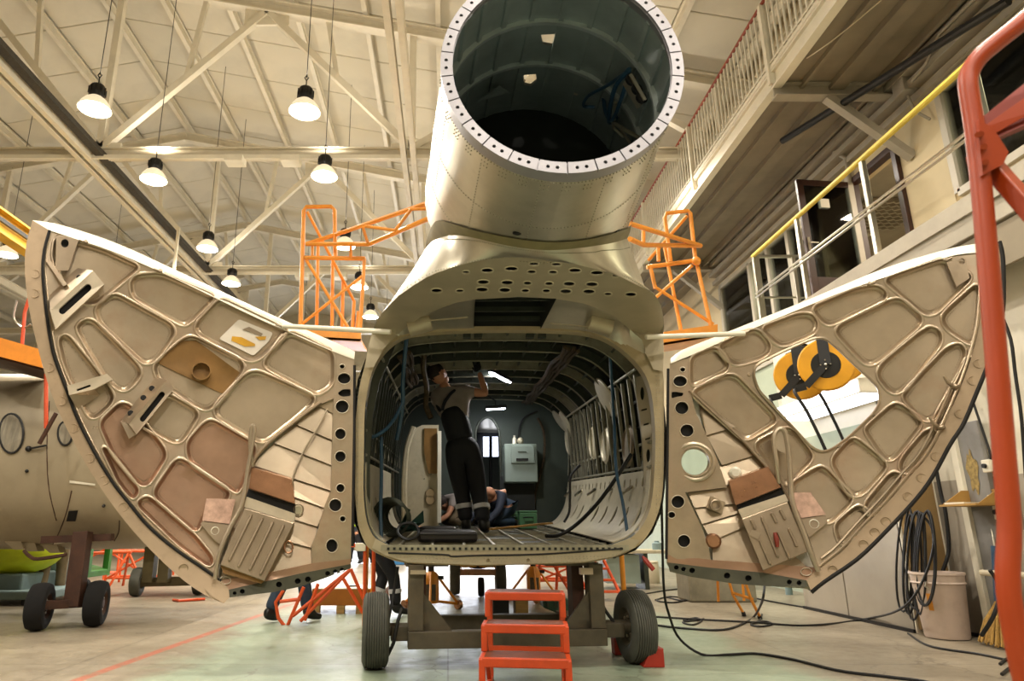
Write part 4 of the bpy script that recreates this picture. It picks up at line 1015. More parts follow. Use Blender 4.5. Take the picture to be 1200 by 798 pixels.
RD.solid([(926, 577), (950, 577), (968, 603), (939, 607)], -.05, [(928, 577), (950, 577), (966, 602), (940, 605)], .03).build('clear_box', M['clear_plastic'], rd, 0)
sb = RD.solid([(939, 608), (968, 604), (970, 612), (948, 630)], -.045, [(939, 608), (968, 604), (970, 612), (948, 630)], .03).build('box_bracket', M['step_alu'], rd, 0)
MB().lathe([(.028, 0), (.032, .006), (.037, 0)], RD.at(954, 614, -.046), -RD.n, 18).build('boss_ring', M['bright_edge'], sb)
arm = interp([RD.at(913, 566, -.04), RD.at(910, 545, -.09), RD.at(907, 520, -.1), RD.at(908, 508, -.1), RD.at(914, 502, -.1), RD.at(920, 507, -.1), RD.at(924, 530, -.1), RD.at(926, 560, -.1), RD.at(929, 590, -.11), RD.at(942, 625, -.11), RD.at(950, 648, -.1), RD.at(959, 669, -.06)], 48)
MB().tube(arm, .02, 8).build('support_arm', M['copper_wire'], rd)
RD.plate(rnd([(908, 512), (914, 503), (920, 508), (922, 532), (911, 528)], 4), [], -.1, .02, None).build('arm_web', M['copper_wire'], rd, 0)
MB().tube(RD.line(diag[:6], -.012), .013, 6).build('diagonal_stiffener', M['door_alu'], rd)
g = RD.plate([(1109, 307), (1132, 303), (1136, 326), (1121, 336)], [circ((1127, 306.5), 3.6, 4)], -.03, .015, None).build('corner_gusset', M['step_alu'], rd, 0)
RD.plate(circ((1127, 306.5), 5, 5), [], .005, .005, None).build('gusset_backing', M['void_shade'], g, 0)
MB().lathe([(0, .02), (.045, .02), (.06, .0)], RD.at(836, 634, -.01), -RD.n, 20).build('round_cap', M['copperish'], rd)
MB().lathe([(0, .015), (.03, .015), (.05, .0)], RD.at(862, 554, -.0), -RD.n, 20).build('round_cap', M['bright_edge'], rd)
MB().box(RD.at(839, 592, .0), (.12, .03, .1), Matrix.Rotation(.4, 3, 'Y')).build('fitting_plate', M['door_alu'], rd, 0)
MB().tube([RD.at(839 + 6 * cos(a), 592 + 6 * sin(a), -.04) for a in [k * pi / 7 for k in range(14)]], .01, 6, closed=True).build('fitting_ring', M['step_alu'], rd)
for q in ((1117, 452), (1100, 500)):
    MB().tube([RD.at(*q, -.03), RD.at(q[0] - 6, q[1] - 3, -.06), RD.at(q[0] - 11, q[1] - 11, -.07)], [.018, .012, .008], 8).ell(RD.at(q[0] + 3, q[1] + 1, -.03), .03, .03, .02).build('toggle_catch', M['step_alu'], rd)
mb = MB()
for o in outs: rivet_line(mb, RD, inset(o, 6) + [inset(o, 6)[0]], 6, .0035, .04)
rivet_line(mb, RD, [(808, 425), (808, 455)], 4)
tag(mb.build('rivets', M['step_alu'], rd), kind='stuff')
for q in ((900, 421), (878, 439), (958, 394), (1024, 486), (983, 523)):
    MB().lathe([(0, .012), (.012, .012), (.016, 0)], RD.at(*q, -.002), -RD.n, 10).build('edge_clip', M['step_alu'], rd)
tag(MB().tube([RD.at(872, 391, -.03), P(757, 395, 5.45)], .022, 10).build('stay_rod', M['bright_edge']), 'pale stay rod from the right cargo door to the fuselage shoulder', 'rod')
# ================================================================ helicopter fuselage
M['hull_alu'] = mk('hull_aluminium', '#c2bba8', .35, .75, var=.12, scale=2.5, dirt_or_sheen='#8f876f', dirt_or_sheen_amt=.3, dirt_or_sheen_scale=1.5, rvar=.12, bump=.05, bscale=3)
M['boom_alu'] = mk('boom_aluminium', '#cdc6b3', .34, .78, var=.12, scale=1.6, dirt_or_sheen='#9b917a', dirt_or_sheen_amt=.35, dirt_or_sheen_scale=2.2, rvar=.12, bump=.06, bscale=2.5)
M['sealant'] = mk('olive_sealant', '#7f7550', .6, .1, var=.12, scale=6)
M['primer'] = mk('beige_primer', '#ab9a78', .55, .1, var=.1, scale=6, dirt_or_sheen='#7c6d4e', dirt_or_sheen_amt=.35, dirt_or_sheen_scale=12)
M['plate_paint'] = mk('underside_plate', '#b3a78d', .42, .4, var=.08, scale=2.5, dirt_or_sheen='#7e735c', dirt_or_sheen_amt=.25, dirt_or_sheen_scale=3)
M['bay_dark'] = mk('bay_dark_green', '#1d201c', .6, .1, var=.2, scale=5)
M['bay_frame'] = mk('bay_frame_green', '#484c42', .4, .55, var=.15, scale=8)
M['bay_mid'] = mk('bay_grey_green', '#454e44', .6, .1, var=.1, scale=3)
M['liner'] = mk('cream_liner', '#c6bb9f', .45, .2, var=.08, scale=4, dirt_or_sheen='#8f8466', dirt_or_sheen_amt=.35, dirt_or_sheen_scale=7)
M['boom_frame'] = mk('boom_frame_grey', '#b9c2bf', .4, .3)
M['boom_in'] = mk('boom_inside_grey', '#98a3a0', .45, .25, var=.12, scale=4)
M['ring_alu'] = mk('machined_ring', '#a3a0a4', .4, .6, var=.06)
M['floor_dark'] = mk('bay_floor', '#26251f', .5, .2, var=.25, scale=8)
M['joist'] = mk('floor_joist', '#a29d88', .4, .5, var=.15, scale=9)
M['harness'] = mk('cable_harness', '#4a3a22', .7, var=.35, scale=30)
M['blue_hose'] = mk('blue_hose', '#274a63', .4, var=.1)
M['grey_cab'] = mk('grey_green_cabinet', '#8f9c90', .5, var=.05)

HY = 5.76                                   # mouth of the cargo bay
fus = thing('helicopter_fuselage', 'stripped helicopter fuselage with open cargo bay and severed tail boom above it', 'helicopter', (.52, HY, .78))
zo = lambda Y: .04 * (Y - HY)
inner_px = [(455, 639), (440, 631), (430, 611), (426, 577), (426.5, 530), (427, 494), (429, 468), (436, 436), (449, 413), (470, 396), (500, 390), (555, 387), (633, 387), (690, 391), (722, 404), (750, 430), (762, 455), (767, 490), (768, 530), (764, 586), (754, 614), (738, 631), (716, 639)]
inner3 = [P(x, y, HY) for x, y in inner_px]
def resample(pts, n):
    q = interp(pts, 400); L_ = [0]
    for a, b_ in zip(q[:-1], q[1:]): L_.append(L_[-1] + (b_ - a).length)
    out = []; j = 0
    for k in range(n):
        t = L_[-1] * k / (n - 1)
        while j < len(L_) - 2 and L_[j + 1] < t: j += 1
        f = (t - L_[j]) / max(1e-9, L_[j + 1] - L_[j]); out.append(q[j].lerp(q[j + 1], min(1, f)))
    return out
NI = 73
IN = [V((p.x, 0, p.z)) for p in resample(inner3, NI)]
def nrm(k):
    t = IN[min(NI - 1, k + 1)] - IN[max(0, k - 1)]; n = V((-t.z, 0, t.x)).normalized()
    c = V((.52, 0, 1.8)) - IN[k]
    return n if n.dot(c) < 0 else -n
INN = [nrm(k) for k in range(NI)]
def ins(k, Y, o=0.0):
    """point of the bay section: contour index k (may be fractional), station Y, offset o outwards"""
    k = min(NI - 1.001, max(0, k)); i = int(k); f = k - i
    p = IN[i].lerp(IN[i + 1], f) + INN[i].lerp(INN[i + 1], f) * o
    return V((p.x, Y, p.z + zo(Y)))
YB = 10.3
# mouth frame: traced outer and inner contour
outer_px = [(427, 430), (432, 412), (446, 408), (468, 391.5), (500, 385.5), (555, 382.5), (633, 382.5), (691, 386.5), (725, 399), (754, 414), (769, 416), (777, 436), (778, 470), (778, 530), (776, 580), (768, 610), (757, 630), (744, 642), (720, 653), (680, 660), (600, 662), (560, 663), (478, 660), (450, 652), (432, 642), (424, 628), (419, 610), (415.5, 570), (415, 520), (417, 490), (421, 455)]
oc = [tuple(p)[:2] for p in interp([V((*p, 0)) for p in outer_px], 90, True)]
ic = [tuple(p)[:2] for p in interp([V((*p, 0)) for p in inner_px], 80)]
f = plate(MB(), oc, [ic], lambda x, y: P(x, y, HY - .03), lambda x, y: V((0, 1, 0)), .10, 9).build('mouth_frame', M['primer'], fus, 40)
# inner bright flange lining the mouth
MB().grid([[ins(k, HY - .03, -.004) for k in range(NI)], [ins(k, HY + .08, -.004) for k in range(NI)], [ins(k, HY + .1, .04) for k in range(NI)]]).build('mouth_flange', M['bay_frame'], fus, 40)
# sill band, floor beam
sill = [(440, 631), (455, 639), (600, 640), (716, 639), (738, 631), (750, 633), (744, 642), (720, 652), (680, 659), (560, 662), (478, 659), (452, 651), (436, 642)]
sp = plate(MB(), dens(sill, 12), [circ((572, 657), 2.2, 2.2, 12), circ((619, 656.5), 2.2, 2.2, 12)], lambda x, y: P(x, y, HY - .045), lambda x, y: V((0, 1, 0)), .02, 9).build('sill_band', M['plate_paint'], fus, 40)
MB().box2((P(572, 657, HY).x - .05, HY - .024, P(572, 657, HY).z - .03), (P(619, 657, HY).x + .05, HY - .02, P(572, 657, HY).z + .03)).build('sill_hole_backing', M['void_shade'], sp, 0)
MB().tube(interp([P(455, 648, HY - .05), P(520, 650, HY - .05), P(530, 652, HY - .05), P(560, 651, HY - .05), P(620, 650, HY - .05), P(660, 648, HY - .05), P(700, 645, HY - .05), P(730, 643, HY - .05)], 30), .007, 6).build('sill_cable', M['black'], sp)
MB().box2((P(447, 640, HY).x, HY - .05, P(600, 645, HY).z), (P(735, 640, HY).x, HY - .03, P(600, 638.5, HY).z)).build('floor_edge_beam', M['joist'], fus, 0)
mb = MB()
for x in range(455, 735, 7): mb.box(P(x, 643, HY - .055), (.02, .01, .02))
mb.build('beam_clips', M['floor_dark'], sp, 0); sp.children[-1]['kind'] = 'stuff'
mb = MB()
for row, x0, x1 in ((654.5, 465, 725), (652, 460, 735), (658, 480, 700)):
    x = x0
    while x < x1: mb.ell(P(x, row + (2.5 if x < 480 or x > 715 else 0) * -.8, HY - .047), .004, .003, .004, 6, 4); x += 4.3
for a in range(430, 620, 5):
    for px in (421, 425):
        mb.ell(P(px - 2 + (3 if a < 450 else 0), a, HY - .032), .004, .003, .004, 6, 4); mb.ell(P(773 - (px - 421) * .9, a, HY - .032), .004, .003, .004, 6, 4)
tag(mb.build('rivets', M['joist'], fus), kind='stuff')
# outer shell, aft part of the skin behind the frame
def out_pt(k, Y):
    p = ins(k, Y, .11); return p
K = list(range(0, NI, 2))
MB().grid([[out_pt(k, Y) for k in K] for Y in (HY + .05, 7.2, 8.7, 10.3, 11.5)] + [[V((.52, 0, 1.9)) + (out_pt(k, 0) - V((.52, 0, 1.9))) * s_ + V((0, 12.2 + d_, .25)) for k in K] for s_, d_ in ((.92, 0), (.7, .9))]).build('outer_skin', M['hull_alu'], fus, 40)
a, b_ = out_pt(0, HY + .05), out_pt(NI - 1, HY + .05)
MB().grid([[V((a.x + (b_.x - a.x) * t, Y, .79 + zo(Y) + .05 * (2 * t - 1) ** 2)) for t in [i / 12 for i in range(13)]] for Y in (HY + .05, 8, 10.3, 12)]).build('belly_skin', M['hull_alu'], fus, 40)
# bay inside: dark skin, frames, stringers, liners
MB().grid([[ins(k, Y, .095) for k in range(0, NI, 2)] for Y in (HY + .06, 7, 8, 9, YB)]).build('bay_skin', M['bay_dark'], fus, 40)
for j in range(9):
    Y = 6.14 + .48 * j
    mb = MB(); ks = list(range(2, NI - 2, 1))
    rows_ = [[ins(k, Y, .09) for k in ks], [ins(k, Y, .0) for k in ks], [ins(k, Y + .03, .0) for k in ks], [ins(k, Y + .03, .09) for k in ks]]
    mb.grid(rows_).build('hull_frame', M['bay_frame'] if j % 3 else M['joist'], fus, 40)
for j in range(9):
    Y = 6.13 + .48 * j
    MB().tube([ins(k, Y, -.006) for k in range(11, NI - 11)], .009, 5).build('frame_flange', M['joist'], fus)
for k in list(range(9, 66, 3)):
    a, b_ = ins(k, HY + .1, .055), ins(k, YB, .055)
    MB().bar(a, b_, .02, .035, INN[k]).build('stringer', M['bay_frame'], fus, 0)
# pale wall liners with slots, right and left
NR = NI - 1
def liner(sgn, k0, k1, y0, y1, hs_, name='side_liner', mat='liner'):
    """k counts up from the floor on that side"""
    kk = (lambda k: NR - k) if sgn > 0 else (lambda k: k)
    mp = lambda u, w: ins(kk(u), w, -.012)
    nn = lambda u, w: INN[int(min(NR, max(0, kk(u))))]
    # scale k so that the triangulation is well shaped
    return plate(MB(), dens([(k0, y0), (k1, y0), (k1, y1), (k0, y1)], .5), hs_, mp, nn, .012, .6).build(name, M[mat], fus, 30)
def ov(k, y, rk, ry): return [(k + rk * cos(a), y + ry * sin(a)) for a in [2 * pi * i / 12 for i in range(12)]]
hr_ = [ov(4.6, 5.98 + .42 * i, 1.3, .045) for i in range(9)] + [ov(8.6, 6.05 + .21 * i, .5, .025) for i in range(18)]
liner(1, .5, 9.8, HY + .08, 9.9, hr_)
liner(-1, .5, 9.4, HY + .08, 8.4, [ov(4.6, 6.2 + .42 * i, 1.3, .06) for i in range(5)])
for i in range(5):
    a = ins(NR - 8.2, 6.35 + .8 * i, -.02); MB().bar(a, a + V((-.06, .16, -.06)), .025, .02).build('liner_handle', M['rail_steel'], fus, 0)
# rails along the wall with a bright lower row of bays
for sgn in (1, -1):
    kk = (lambda k: NR - k) if sgn > 0 else (lambda k: k)
    for k in (10.2, 12.8, 21): MB().tube([ins(kk(k), HY + .12, .0), ins(kk(k), 9.8, .0)], .014, 6).build('wall_rail', M['joist'], fus)
    mb = MB()
    for i in range(16): mb.bar(ins(kk(10), 6.05 + .24 * i, .02), ins(kk(20.5), 6.05 + .24 * i, .02), .025, .03, INN[int(kk(15))])
    tag(mb.build('wall_verticals', M['joist'] if sgn > 0 else M['bay_frame'], fus, 0), kind='stuff')
# round port blanks on the right wall
def wall_basis(k, Y):
    i = int(k); t = (IN[min(NR, i + 1)] - IN[i - 1]).normalized(); return ins(k, Y, -.02), t, INN[i]
def bayhit(px, py):
    r = ray(px, py); cen = V((.52, 0, 1.82))
    for i in range(900):
        Y = HY + .15 + i * .005; q = CAM + r * (Y / r.y); best = min(range(1, NR), key=lambda k: (ins(k, Y) - q).length)
        if (q - ins(best, Y)).dot(INN[best]) > .0 or Y > 9.9: return best, Y
    return best, Y
for px, py, rr in ((711, 462, .235), (664, 494, .2), (650, 501, .19)):
    c, t, n = wall_basis(*bayhit(px, py))
    MB().lathe([(0, .02), (rr - .02, .02), (rr - .005, .012), (rr, 0)], c, -n, 28).build('port_blank', M['liner'], fus)
for px, Y in ((739, 6.35), (712, 7.1), (697, 7.6), (668, 8.9)):
    c, t, n = wall_basis(*bayhit(px, 520))
    MB().lathe([(.15, .0), (.17, .02), (.2, .0)], c, -n, 28).lathe([(0, .004), (.16, .004)], c, -n, 20).build('porthole', M['liner'] if Y != 6.35 else M['pocket'], fus)  # pale opaque discs stand in for hall light through round windows
# silver web with ovals just inside the right edge of the mouth
web = [(742, 444), (752, 440), (761, 450), (766, 480), (767, 520), (763, 582), (755, 582), (754, 530), (750, 488)]
wb = plate(MB(), dens(web, 8), [circ((753, 461), 2.6, 8, 14), circ((760, 534), 2.6, 8, 14), rnd([(751, 480), (759, 478), (759, 480), (751, 482)], 1), rnd([(754, 497), (761, 495), (761, 497), (754, 499)], 1), rnd([(756, 514), (763, 512), (763, 514), (756, 516)], 1), rnd([(757, 558), (763, 557), (763, 559), (757, 560)], 1)], lambda x, y: P(x, y, HY + .15 + (767 - x) * .006), lambda x, y: V((-.3, .9, 0)), .012, 7).build('edge_web', M['hull_alu'], fus, 30)
plate(MB(), inset(web, 1), [], lambda x, y: P(x, y, HY + .2 + (767 - x) * .006), lambda x, y: V((0, 1, 0)), 0, None).build('web_backing', M['bay_frame'], wb, 0)
webl = [(437, 437), (450, 414), (463, 404), (455, 425), (444, 450), (437, 486), (433, 540), (433, 590), (427, 570), (428, 500)]
plate(MB(), dens(webl, 8), [], lambda x, y: P(x, y, HY + .12 + (x - 427) * .006), lambda x, y: V((.3, .9, 0)), .012, 7).build('edge_web', M['bay_frame'], fus, 30)
# floor
fz = lambda Y: .93 + .04 * (Y - HY)
xl, xr = IN[0].x - .02, IN[-1].x + .05
MB().prism([(xl, HY + .02, fz(HY) - .05), (xr, HY + .02, fz(HY) - .05), (xr, YB, fz(YB) - .05), (xl, YB, fz(YB) - .05)], (0, 0, -.03)).build('bay_floor', M['floor_dark'], fus, 0)
n = 0
for i in range(15):
    Y = HY + .1 + .3 * i
    MB().box2((xl, Y - .012, fz(Y) - .05), (xr, Y + .012, fz(Y) - .008)).build('floor_joist', M['joist'], fus, 0)
for i, x in enumerate([xl + (xr - xl) * t for t in (.06, .2, .34, .47, .6, .72, .84, .95)]):
    MB().bar((x, HY + .02, fz(HY) - .02), (x, YB, fz(YB) - .02), .022, .04).build('floor_rail', M['joist'], fus, 0)
random.seed(11)
for i in range(26):
    a, b_ = random.randint(0, 7), random.randint(1, 13)
    xs = [xl + (xr - xl) * t for t in (.06, .2, .34, .47, .6, .72, .84, .95)]
    if a >= 7: continue
    Y = HY + .1 + .3 * b_
    mt = random.choice(['floor_dark', 'bay_mid', 'floor_dark', 'bay_frame'])
    MB().prism([(xs[a] + .02, Y + .02, fz(Y) - .012), (xs[a + 1] - .02, Y + .02, fz(Y) - .012), (xs[a + 1] - .02, Y + .28, fz(Y + .28) - .012), (xs[a] + .02, Y + .28, fz(Y + .28) - .012)], (0, 0, -.01)).build('floor_panel', M[mt], fus, 0)
MB().bar(P(575, 620, 7.4), P(646, 613, 8.2), .05, .02).build('loose_batten', M['card'], fus, 0)
# front bulkhead with arched doorway
bk = [(p.x, p.z) for p in [ins(k, YB, .09) for k in range(0, NI, 2)]]
da = [P(557, 612, YB), P(557, 520, YB), P(560, 498, YB), P(571, 489, YB), P(581, 497, YB), P(586, 520, YB), P(586, 612, YB)]
dh = [(p.x, p.z) for p in interp(da, 26)]; dh[0] = (dh[0][0], 1.13); dh[-1] = (dh[-1][0], 1.13)
bh = plate(MB(), dens(bk, .15), [dh], lambda x, z: V((x, YB, z)), lambda x, z: V((0, 1, 0)), .05, .2).build('bulkhead', M['bay_mid'], fus, 20)
MB().tube([V((x, YB - .01, z)) for x, z in dh], .02, 6).build('doorway_rim', M['bay_frame'], bh)
MB().box(P(606, 579, YB - .06), (.5, .1, .5)).build('lower_panel', M['bay_dark'], bh, 0)
MB().tube(interp([P(608, 520, YB - .05), P(609, 500, YB - .05), P(616, 488, YB - .05), P(630, 482, YB - .05)], 14), .012, 6).build('bulkhead_cable', M['black'], bh)
MB().tube(interp([P(630, 490, YB - .06), P(637, 505, YB - .06), P(638, 530, YB - .06), P(634, 552, YB - .06), P(627, 580, YB - .06), P(626, 600, YB - .08)], 16), .02, 6).build('bulkhead_cable', M['harness'], bh)
# cockpit behind it, with daylit panes
ck = MB().box2((-.5, 12.5, .9), (1.6, 12.55, 3.0)).box2((-.5, 10.35, 2.95), (1.6, 12.5, 3.0)).box2((-.55, 10.35, .9), (-.5, 12.5, 3.0)).box2((1.6, 10.35, .9), (1.65, 12.5, 3.0)).build('cockpit_shell', M['void_shade'], fus, 0)
M['daylit'] = mk('daylit_pane', '#dfe8ff', .3, emit=2.6)
for x0, x1 in ((566.5, 574), (576, 583.5)):
    a, b_ = P(x0, 535, 12.4), P(x1, 512, 12.4)
    MB().box2((a.x, 12.38, a.z), (b_.x, 12.4, b_.z)).build('cockpit_pane', M['daylit'], ck, 0)
MB().box2((P(566, 540, 12.3).x, 12.3, P(566, 580, 12.3).z), (P(585, 540, 12.3).x, 12.34, P(566, 536, 12.3).z)).build('cockpit_panel', M['bay_mid'], ck, 0)
MB().tube([P(575, 512, 12.3), P(575, 580, 12.3)], .03, 6).build('cockpit_post', M['bay_dark'], ck)
# wiring bundles under the roof
for kx, nm in ((NR - 29, 0), (23, 1)):
    for q in range(4):
        pts = [ins(kx + random.uniform(-.22, .22) + q * .45, Y, -.035 + random.uniform(-.012, .012)) for Y in [HY + .5 + .25 * i for i in range(16 if not nm else 8)]]
        MB().tube(interp(pts, 40), .022, 6).build('wiring_bundle', M['harness'], fus)
pts = [P(503, 470, 7.4), P(498, 440, 7.2), P(502, 455, 7.2), P(500, 480, 7.3), P(504, 490, 7.3)]
MB().tube(interp([P(498, 410, 6.9), P(496, 430, 7), P(500, 455, 7.1), P(499, 475, 7.2), P(505, 490, 7.2)], 24), .03, 7).build('wiring_bundle', M['harness'], fus)
MB().tube(interp([P(477, 392, HY + .2), P(474, 420, HY + .35), P(472, 450, HY + .4), P(472, 472, HY + .45), P(468, 500, HY + .5), P(465, 515, HY + .55)], 24), .02, 7).build('blue_hose', M['blue_hose'], fus)
MB().tube(interp([P(472, 472, HY + .4), P(464, 488, HY + .4), P(452, 503, HY + .35), P(436, 512, HY + .3), P(430, 504, HY + .25)], 24), .016, 7).build('blue_hose', M['blue_hose'], fus)
MB().tube(interp([P(447, 512, HY + .4), P(447, 560, HY + .4), P(446, 600, HY + .35), P(447, 630, HY + .3)], 16), .016, 7).build('blue_hose', M['blue_hose'], fus)
MB().tube(interp([P(714, 400, HY + .4), P(717, 450, HY + .5), P(720, 500, HY + .5), P(722, 550, HY + .4), P(730, 590, HY + .35), P(736, 630, HY + .25)], 24), .014, 7).build('blue_hose', M['blue_hose'], fus)
MB().tube(interp([P(740, 532, HY + .4), P(722, 560, HY + .5), P(700, 590, HY + .7), P(675, 615, HY + .9), P(655, 627, HY + .9), P(640, 628, HY + .8)], 30), .018, 7).build('bay_cable', M['black'], fus)
MB().tube(interp([P(680, 545, 8), P(669, 558, 8), P(668, 580, 8), P(667, 600, 8), P(661, 612, 8)], 20), .014, 7).build('bay_cable', M['black'], fus)
# crumpled insulation and coils at the left wall foot
mb = MB(); c = P(455, 590, HY + .5)
for i in range(7): mb.lathe([(.16 - .008 * i, -.012), (.18 - .008 * i, 0), (.16 - .008 * i, .012)], P(458 + i * 1.5, 606, HY + .55 + .08 * i), (.3, .9, .2), 20)
mb.build('ribbed_duct', M['bay_frame'], fus)
# left inner side door, pale
mp = lambda x, y: P(x, y, 8.55)
sd = plate(MB(), [(474, 616), (475, 560), (478, 520), (484, 503), (495, 498), (514, 498), (514, 617)], [circ((505, 556), .8, .8, 8), circ((497, 561), .8, .8, 8)], mp, lambda x, y: V((0, 1, 0)), .05, 12).build('inner_door_panel', M['liner'], fus, 20)
MB().box(P(515, 558, 8.5), (.045, .06, 1.1)).build('door_edge', M['bright_edge'], sd, 0)
plate(MB(), [(497, 502), (512, 502), (512, 555), (502, 555), (497, 530)], [], lambda x, y: P(x, y, 8.53), lambda x, y: V((0, 1, 0)), .02, None).build('door_patch', M['brown_stain'], sd, 0)
for y in (578, 586): MB().lathe([(0, .01), (.05, .01), (.06, 0)], P(504, y, 8.54), (0, -1, 0), 16).build('door_latch', M['pocket'], sd)
MB().tube(interp([P(474, 610, 8.4), P(474, 560, 8.4), P(477, 525, 8.4), P(485, 500, 8.4)], 14), .035, 6).build('door_surround', M['liner'], sd)

# ---------------------------------------------------------------- underside of the tail: plate with holes, roof panels, recess
pz = lambda Y: 2.80 - .06 * (Y - 4.2)
def onplate(px, py, up=0.0):
    r = ray(px, py); # z = 2.80 - .06 (Y - 4.2) + up
    k = (2.80 + .252 + up - CAM.z) / (r.z + .06 * r.y); q = CAM + r * k
    return q if q.y < 5.70 else P(px, py, 5.70 + up)
cres_o = [(436, 391), (443, 373), (467, 347), (500, 325), (525, 315), (550, 308), (575, 303.5), (600, 301), (625, 300), (650, 301), (675, 304), (700, 308), (718, 314), (735, 323), (752, 333), (767, 345), (775, 360), (778, 380), (777, 392)]
cres_f = list(cres_o); cres_o = [(428, 431), (431, 410)] + cres_o + [(778, 410), (777, 435)]
cres_i = [(766, 433), (758, 417), (752, 398), (738, 386), (717, 369), (700, 361), (683, 355.5), (652, 350), (607, 348), (557, 351), (533, 355), (497, 369), (475, 384), (460, 398), (450, 408), (445, 417), (438, 430)]
ho = []
for x, y, a, b_ in [(655, 104, 20, 6), (748, 106, 20, 6), (374, 138, 14, 4.5), (462, 131, 25, 8), (562, 124, 27, 8), (646, 136, 18, 6), (734, 138, 18, 6), (825, 131, 26, 8), (916, 141, 27, 8), (993, 152, 14, 4), (446, 179, 25, 8), (545, 181, 25, 8), (629, 183, 16, 6), (718, 185, 17, 6), (801, 186, 24, 8), (895, 188, 25, 8), (253, 214, 23, 7), (349, 215, 16, 5), (441, 210, 25, 8), (535, 212, 24, 8), (620, 214, 16, 6), (707, 215, 16, 6), (787, 217, 24, 8), (883, 218, 25, 8), (962, 228, 15, 5), (1056, 230, 23, 7)]:
    ho.append(circ((440 + x / 3.53, 280 + y / 3.53), a / 3.53 * .92, b_ / 3.53 * .98, 16))
oc2 = dens(cres_o, 10, False) + dens(cres_i, 10, False)
up_ = lambda x, y: V((0, .06, 1)).normalized()
hp2 = plate(MB(), oc2, ho, onplate, up_, .006, 8).build('underside_plate', M['plate_paint'], fus, 40)
for h in ho:
    n = len(h); o1 = inset(h, -1.5)
    MB().add([onplate(*p) for p in o1] + [onplate(*p, -.005) for p in inset(h, -.6)] + [onplate(*p, -.004) for p in h], [(k * n + j, k * n + (j + 1) % n, (k + 1) * n + (j + 1) % n, (k + 1) * n + j) for k in range(2) for j in range(n)]).build('hole_lip', M['liner'], hp2, 80)
plate(MB(), inset(dens(cres_o, 10, False) + dens(cres_i, 10, False), 2), [], lambda x, y: onplate(x, y, .06), up_, 0, 14, walls=False).build('plate_backing', M['void_shade'], hp2, 40)
# roof panels forward of the plate, up to the mouth frame
def roofpan(front, back, mat, name):
    a = [onplate(x, y, .015) for x, y in dens(front, 8, False)]; n = len(a)
    bq = interp([P(x, y, HY) for x, y in back], n)
    MB().grid([[p.lerp(q, t) + V((0, 0, .05 * sin(pi * t))) for p, q in zip(a, bq)] for t in (0, .25, .5, .75, 1)]).build(name, M[mat], fus, 40)
roofpan([(450, 408), (460, 398), (475, 384), (497, 369), (533, 355), (557, 351)], [(446, 418), (458, 404), (472, 396), (500, 390), (530, 388), (555, 387)], 'hull_alu', 'roof_panel')
roofpan([(652, 350), (683, 355.5), (700, 361), (717, 369), (738, 386), (752, 396), (762, 404)], [(633, 387), (660, 388), (690, 391), (710, 398), (728, 409), (745, 423), (752, 432)], 'hull_alu', 'roof_panel')
a = [onplate(557, 351), onplate(652, 350)]; b2 = [P(555, 387, HY), P(633, 387, HY)]
up3 = V((0, 0, .3))
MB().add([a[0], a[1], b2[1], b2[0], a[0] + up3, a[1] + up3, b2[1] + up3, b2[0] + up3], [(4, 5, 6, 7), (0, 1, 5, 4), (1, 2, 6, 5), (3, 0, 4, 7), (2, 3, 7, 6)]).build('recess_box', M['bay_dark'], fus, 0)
for t in (.33, .66, .97):
    p, q = a[0].lerp(b2[0], t), a[1].lerp(b2[1], t); MB().bar(p + V((0, 0, .1)), q + V((0, 0, .1)), .02, .04).build('recess_rib', M['bay_frame'], fus, 0)
for x in (547, 560, 621, 635):
    MB().box(P(x, 393, HY + .15), (.07, .05, .05)).build('roof_fitting', M['bay_frame'], fus, 0)
for px, sx in ((492, -1), (703, 1)):
    c = P(px, 384, 5.55)
    MB().lathe([(0, -.1), (.075, -.1), (.08, -.095), (.08, .09), (.086, .1), (0, .1)], c + V((0, 0, .03)), V((sx, .1, -.25)), 24).build('duct_stub', M['plate_paint'], fus)
MB().bar(P(500, 376, 5.2) , P(548, 372, 5.2), .012, .01).build('panel_strip', M['plate_paint'], fus, 0)
MB().bar(P(645, 379, 5.35) , P(690, 383, 5.35), .012, .01).build('panel_strip', M['plate_paint'], fus, 0)

# ---------------------------------------------------------------- tail boom: cone, joint ring, inside
RY = 3.1
bx = lambda Y: .60 + .02 * (Y - RY)
brad = lambda Y: .628 + (.785 - .628) * (Y - RY) / 1.5
bcz = lambda Y: 2.782 + brad(Y)
def bp(a, Y, o=0.0):
    """a: angle from the bottom, clockwise seen from us to the right"""
    r = brad(Y) + o; return V((bx(Y) + r * sin(a), Y, bcz(Y) - r * cos(a)))
def boomhit(px, py, inside_=False):
    r = ray(px, py); best = None
    for i in range(2600):
        Y = 2.2 + i * .0015; p = CAM + r * (Y / r.y); d_ = math.hypot(p.x - bx(Y), p.z - bcz(Y)) - brad(Y)
        if not inside_ and d_ < 0: return p
        if inside_ and Y > RY + .05 and d_ > -.03: return p
        if best is None or abs(d_) < best[0]: best = (abs(d_), p)
    return best[1]
YE = 4.95
def bang(p): return math.atan2(p.x - bx(p.y), -(p.z - bcz(p.y)))
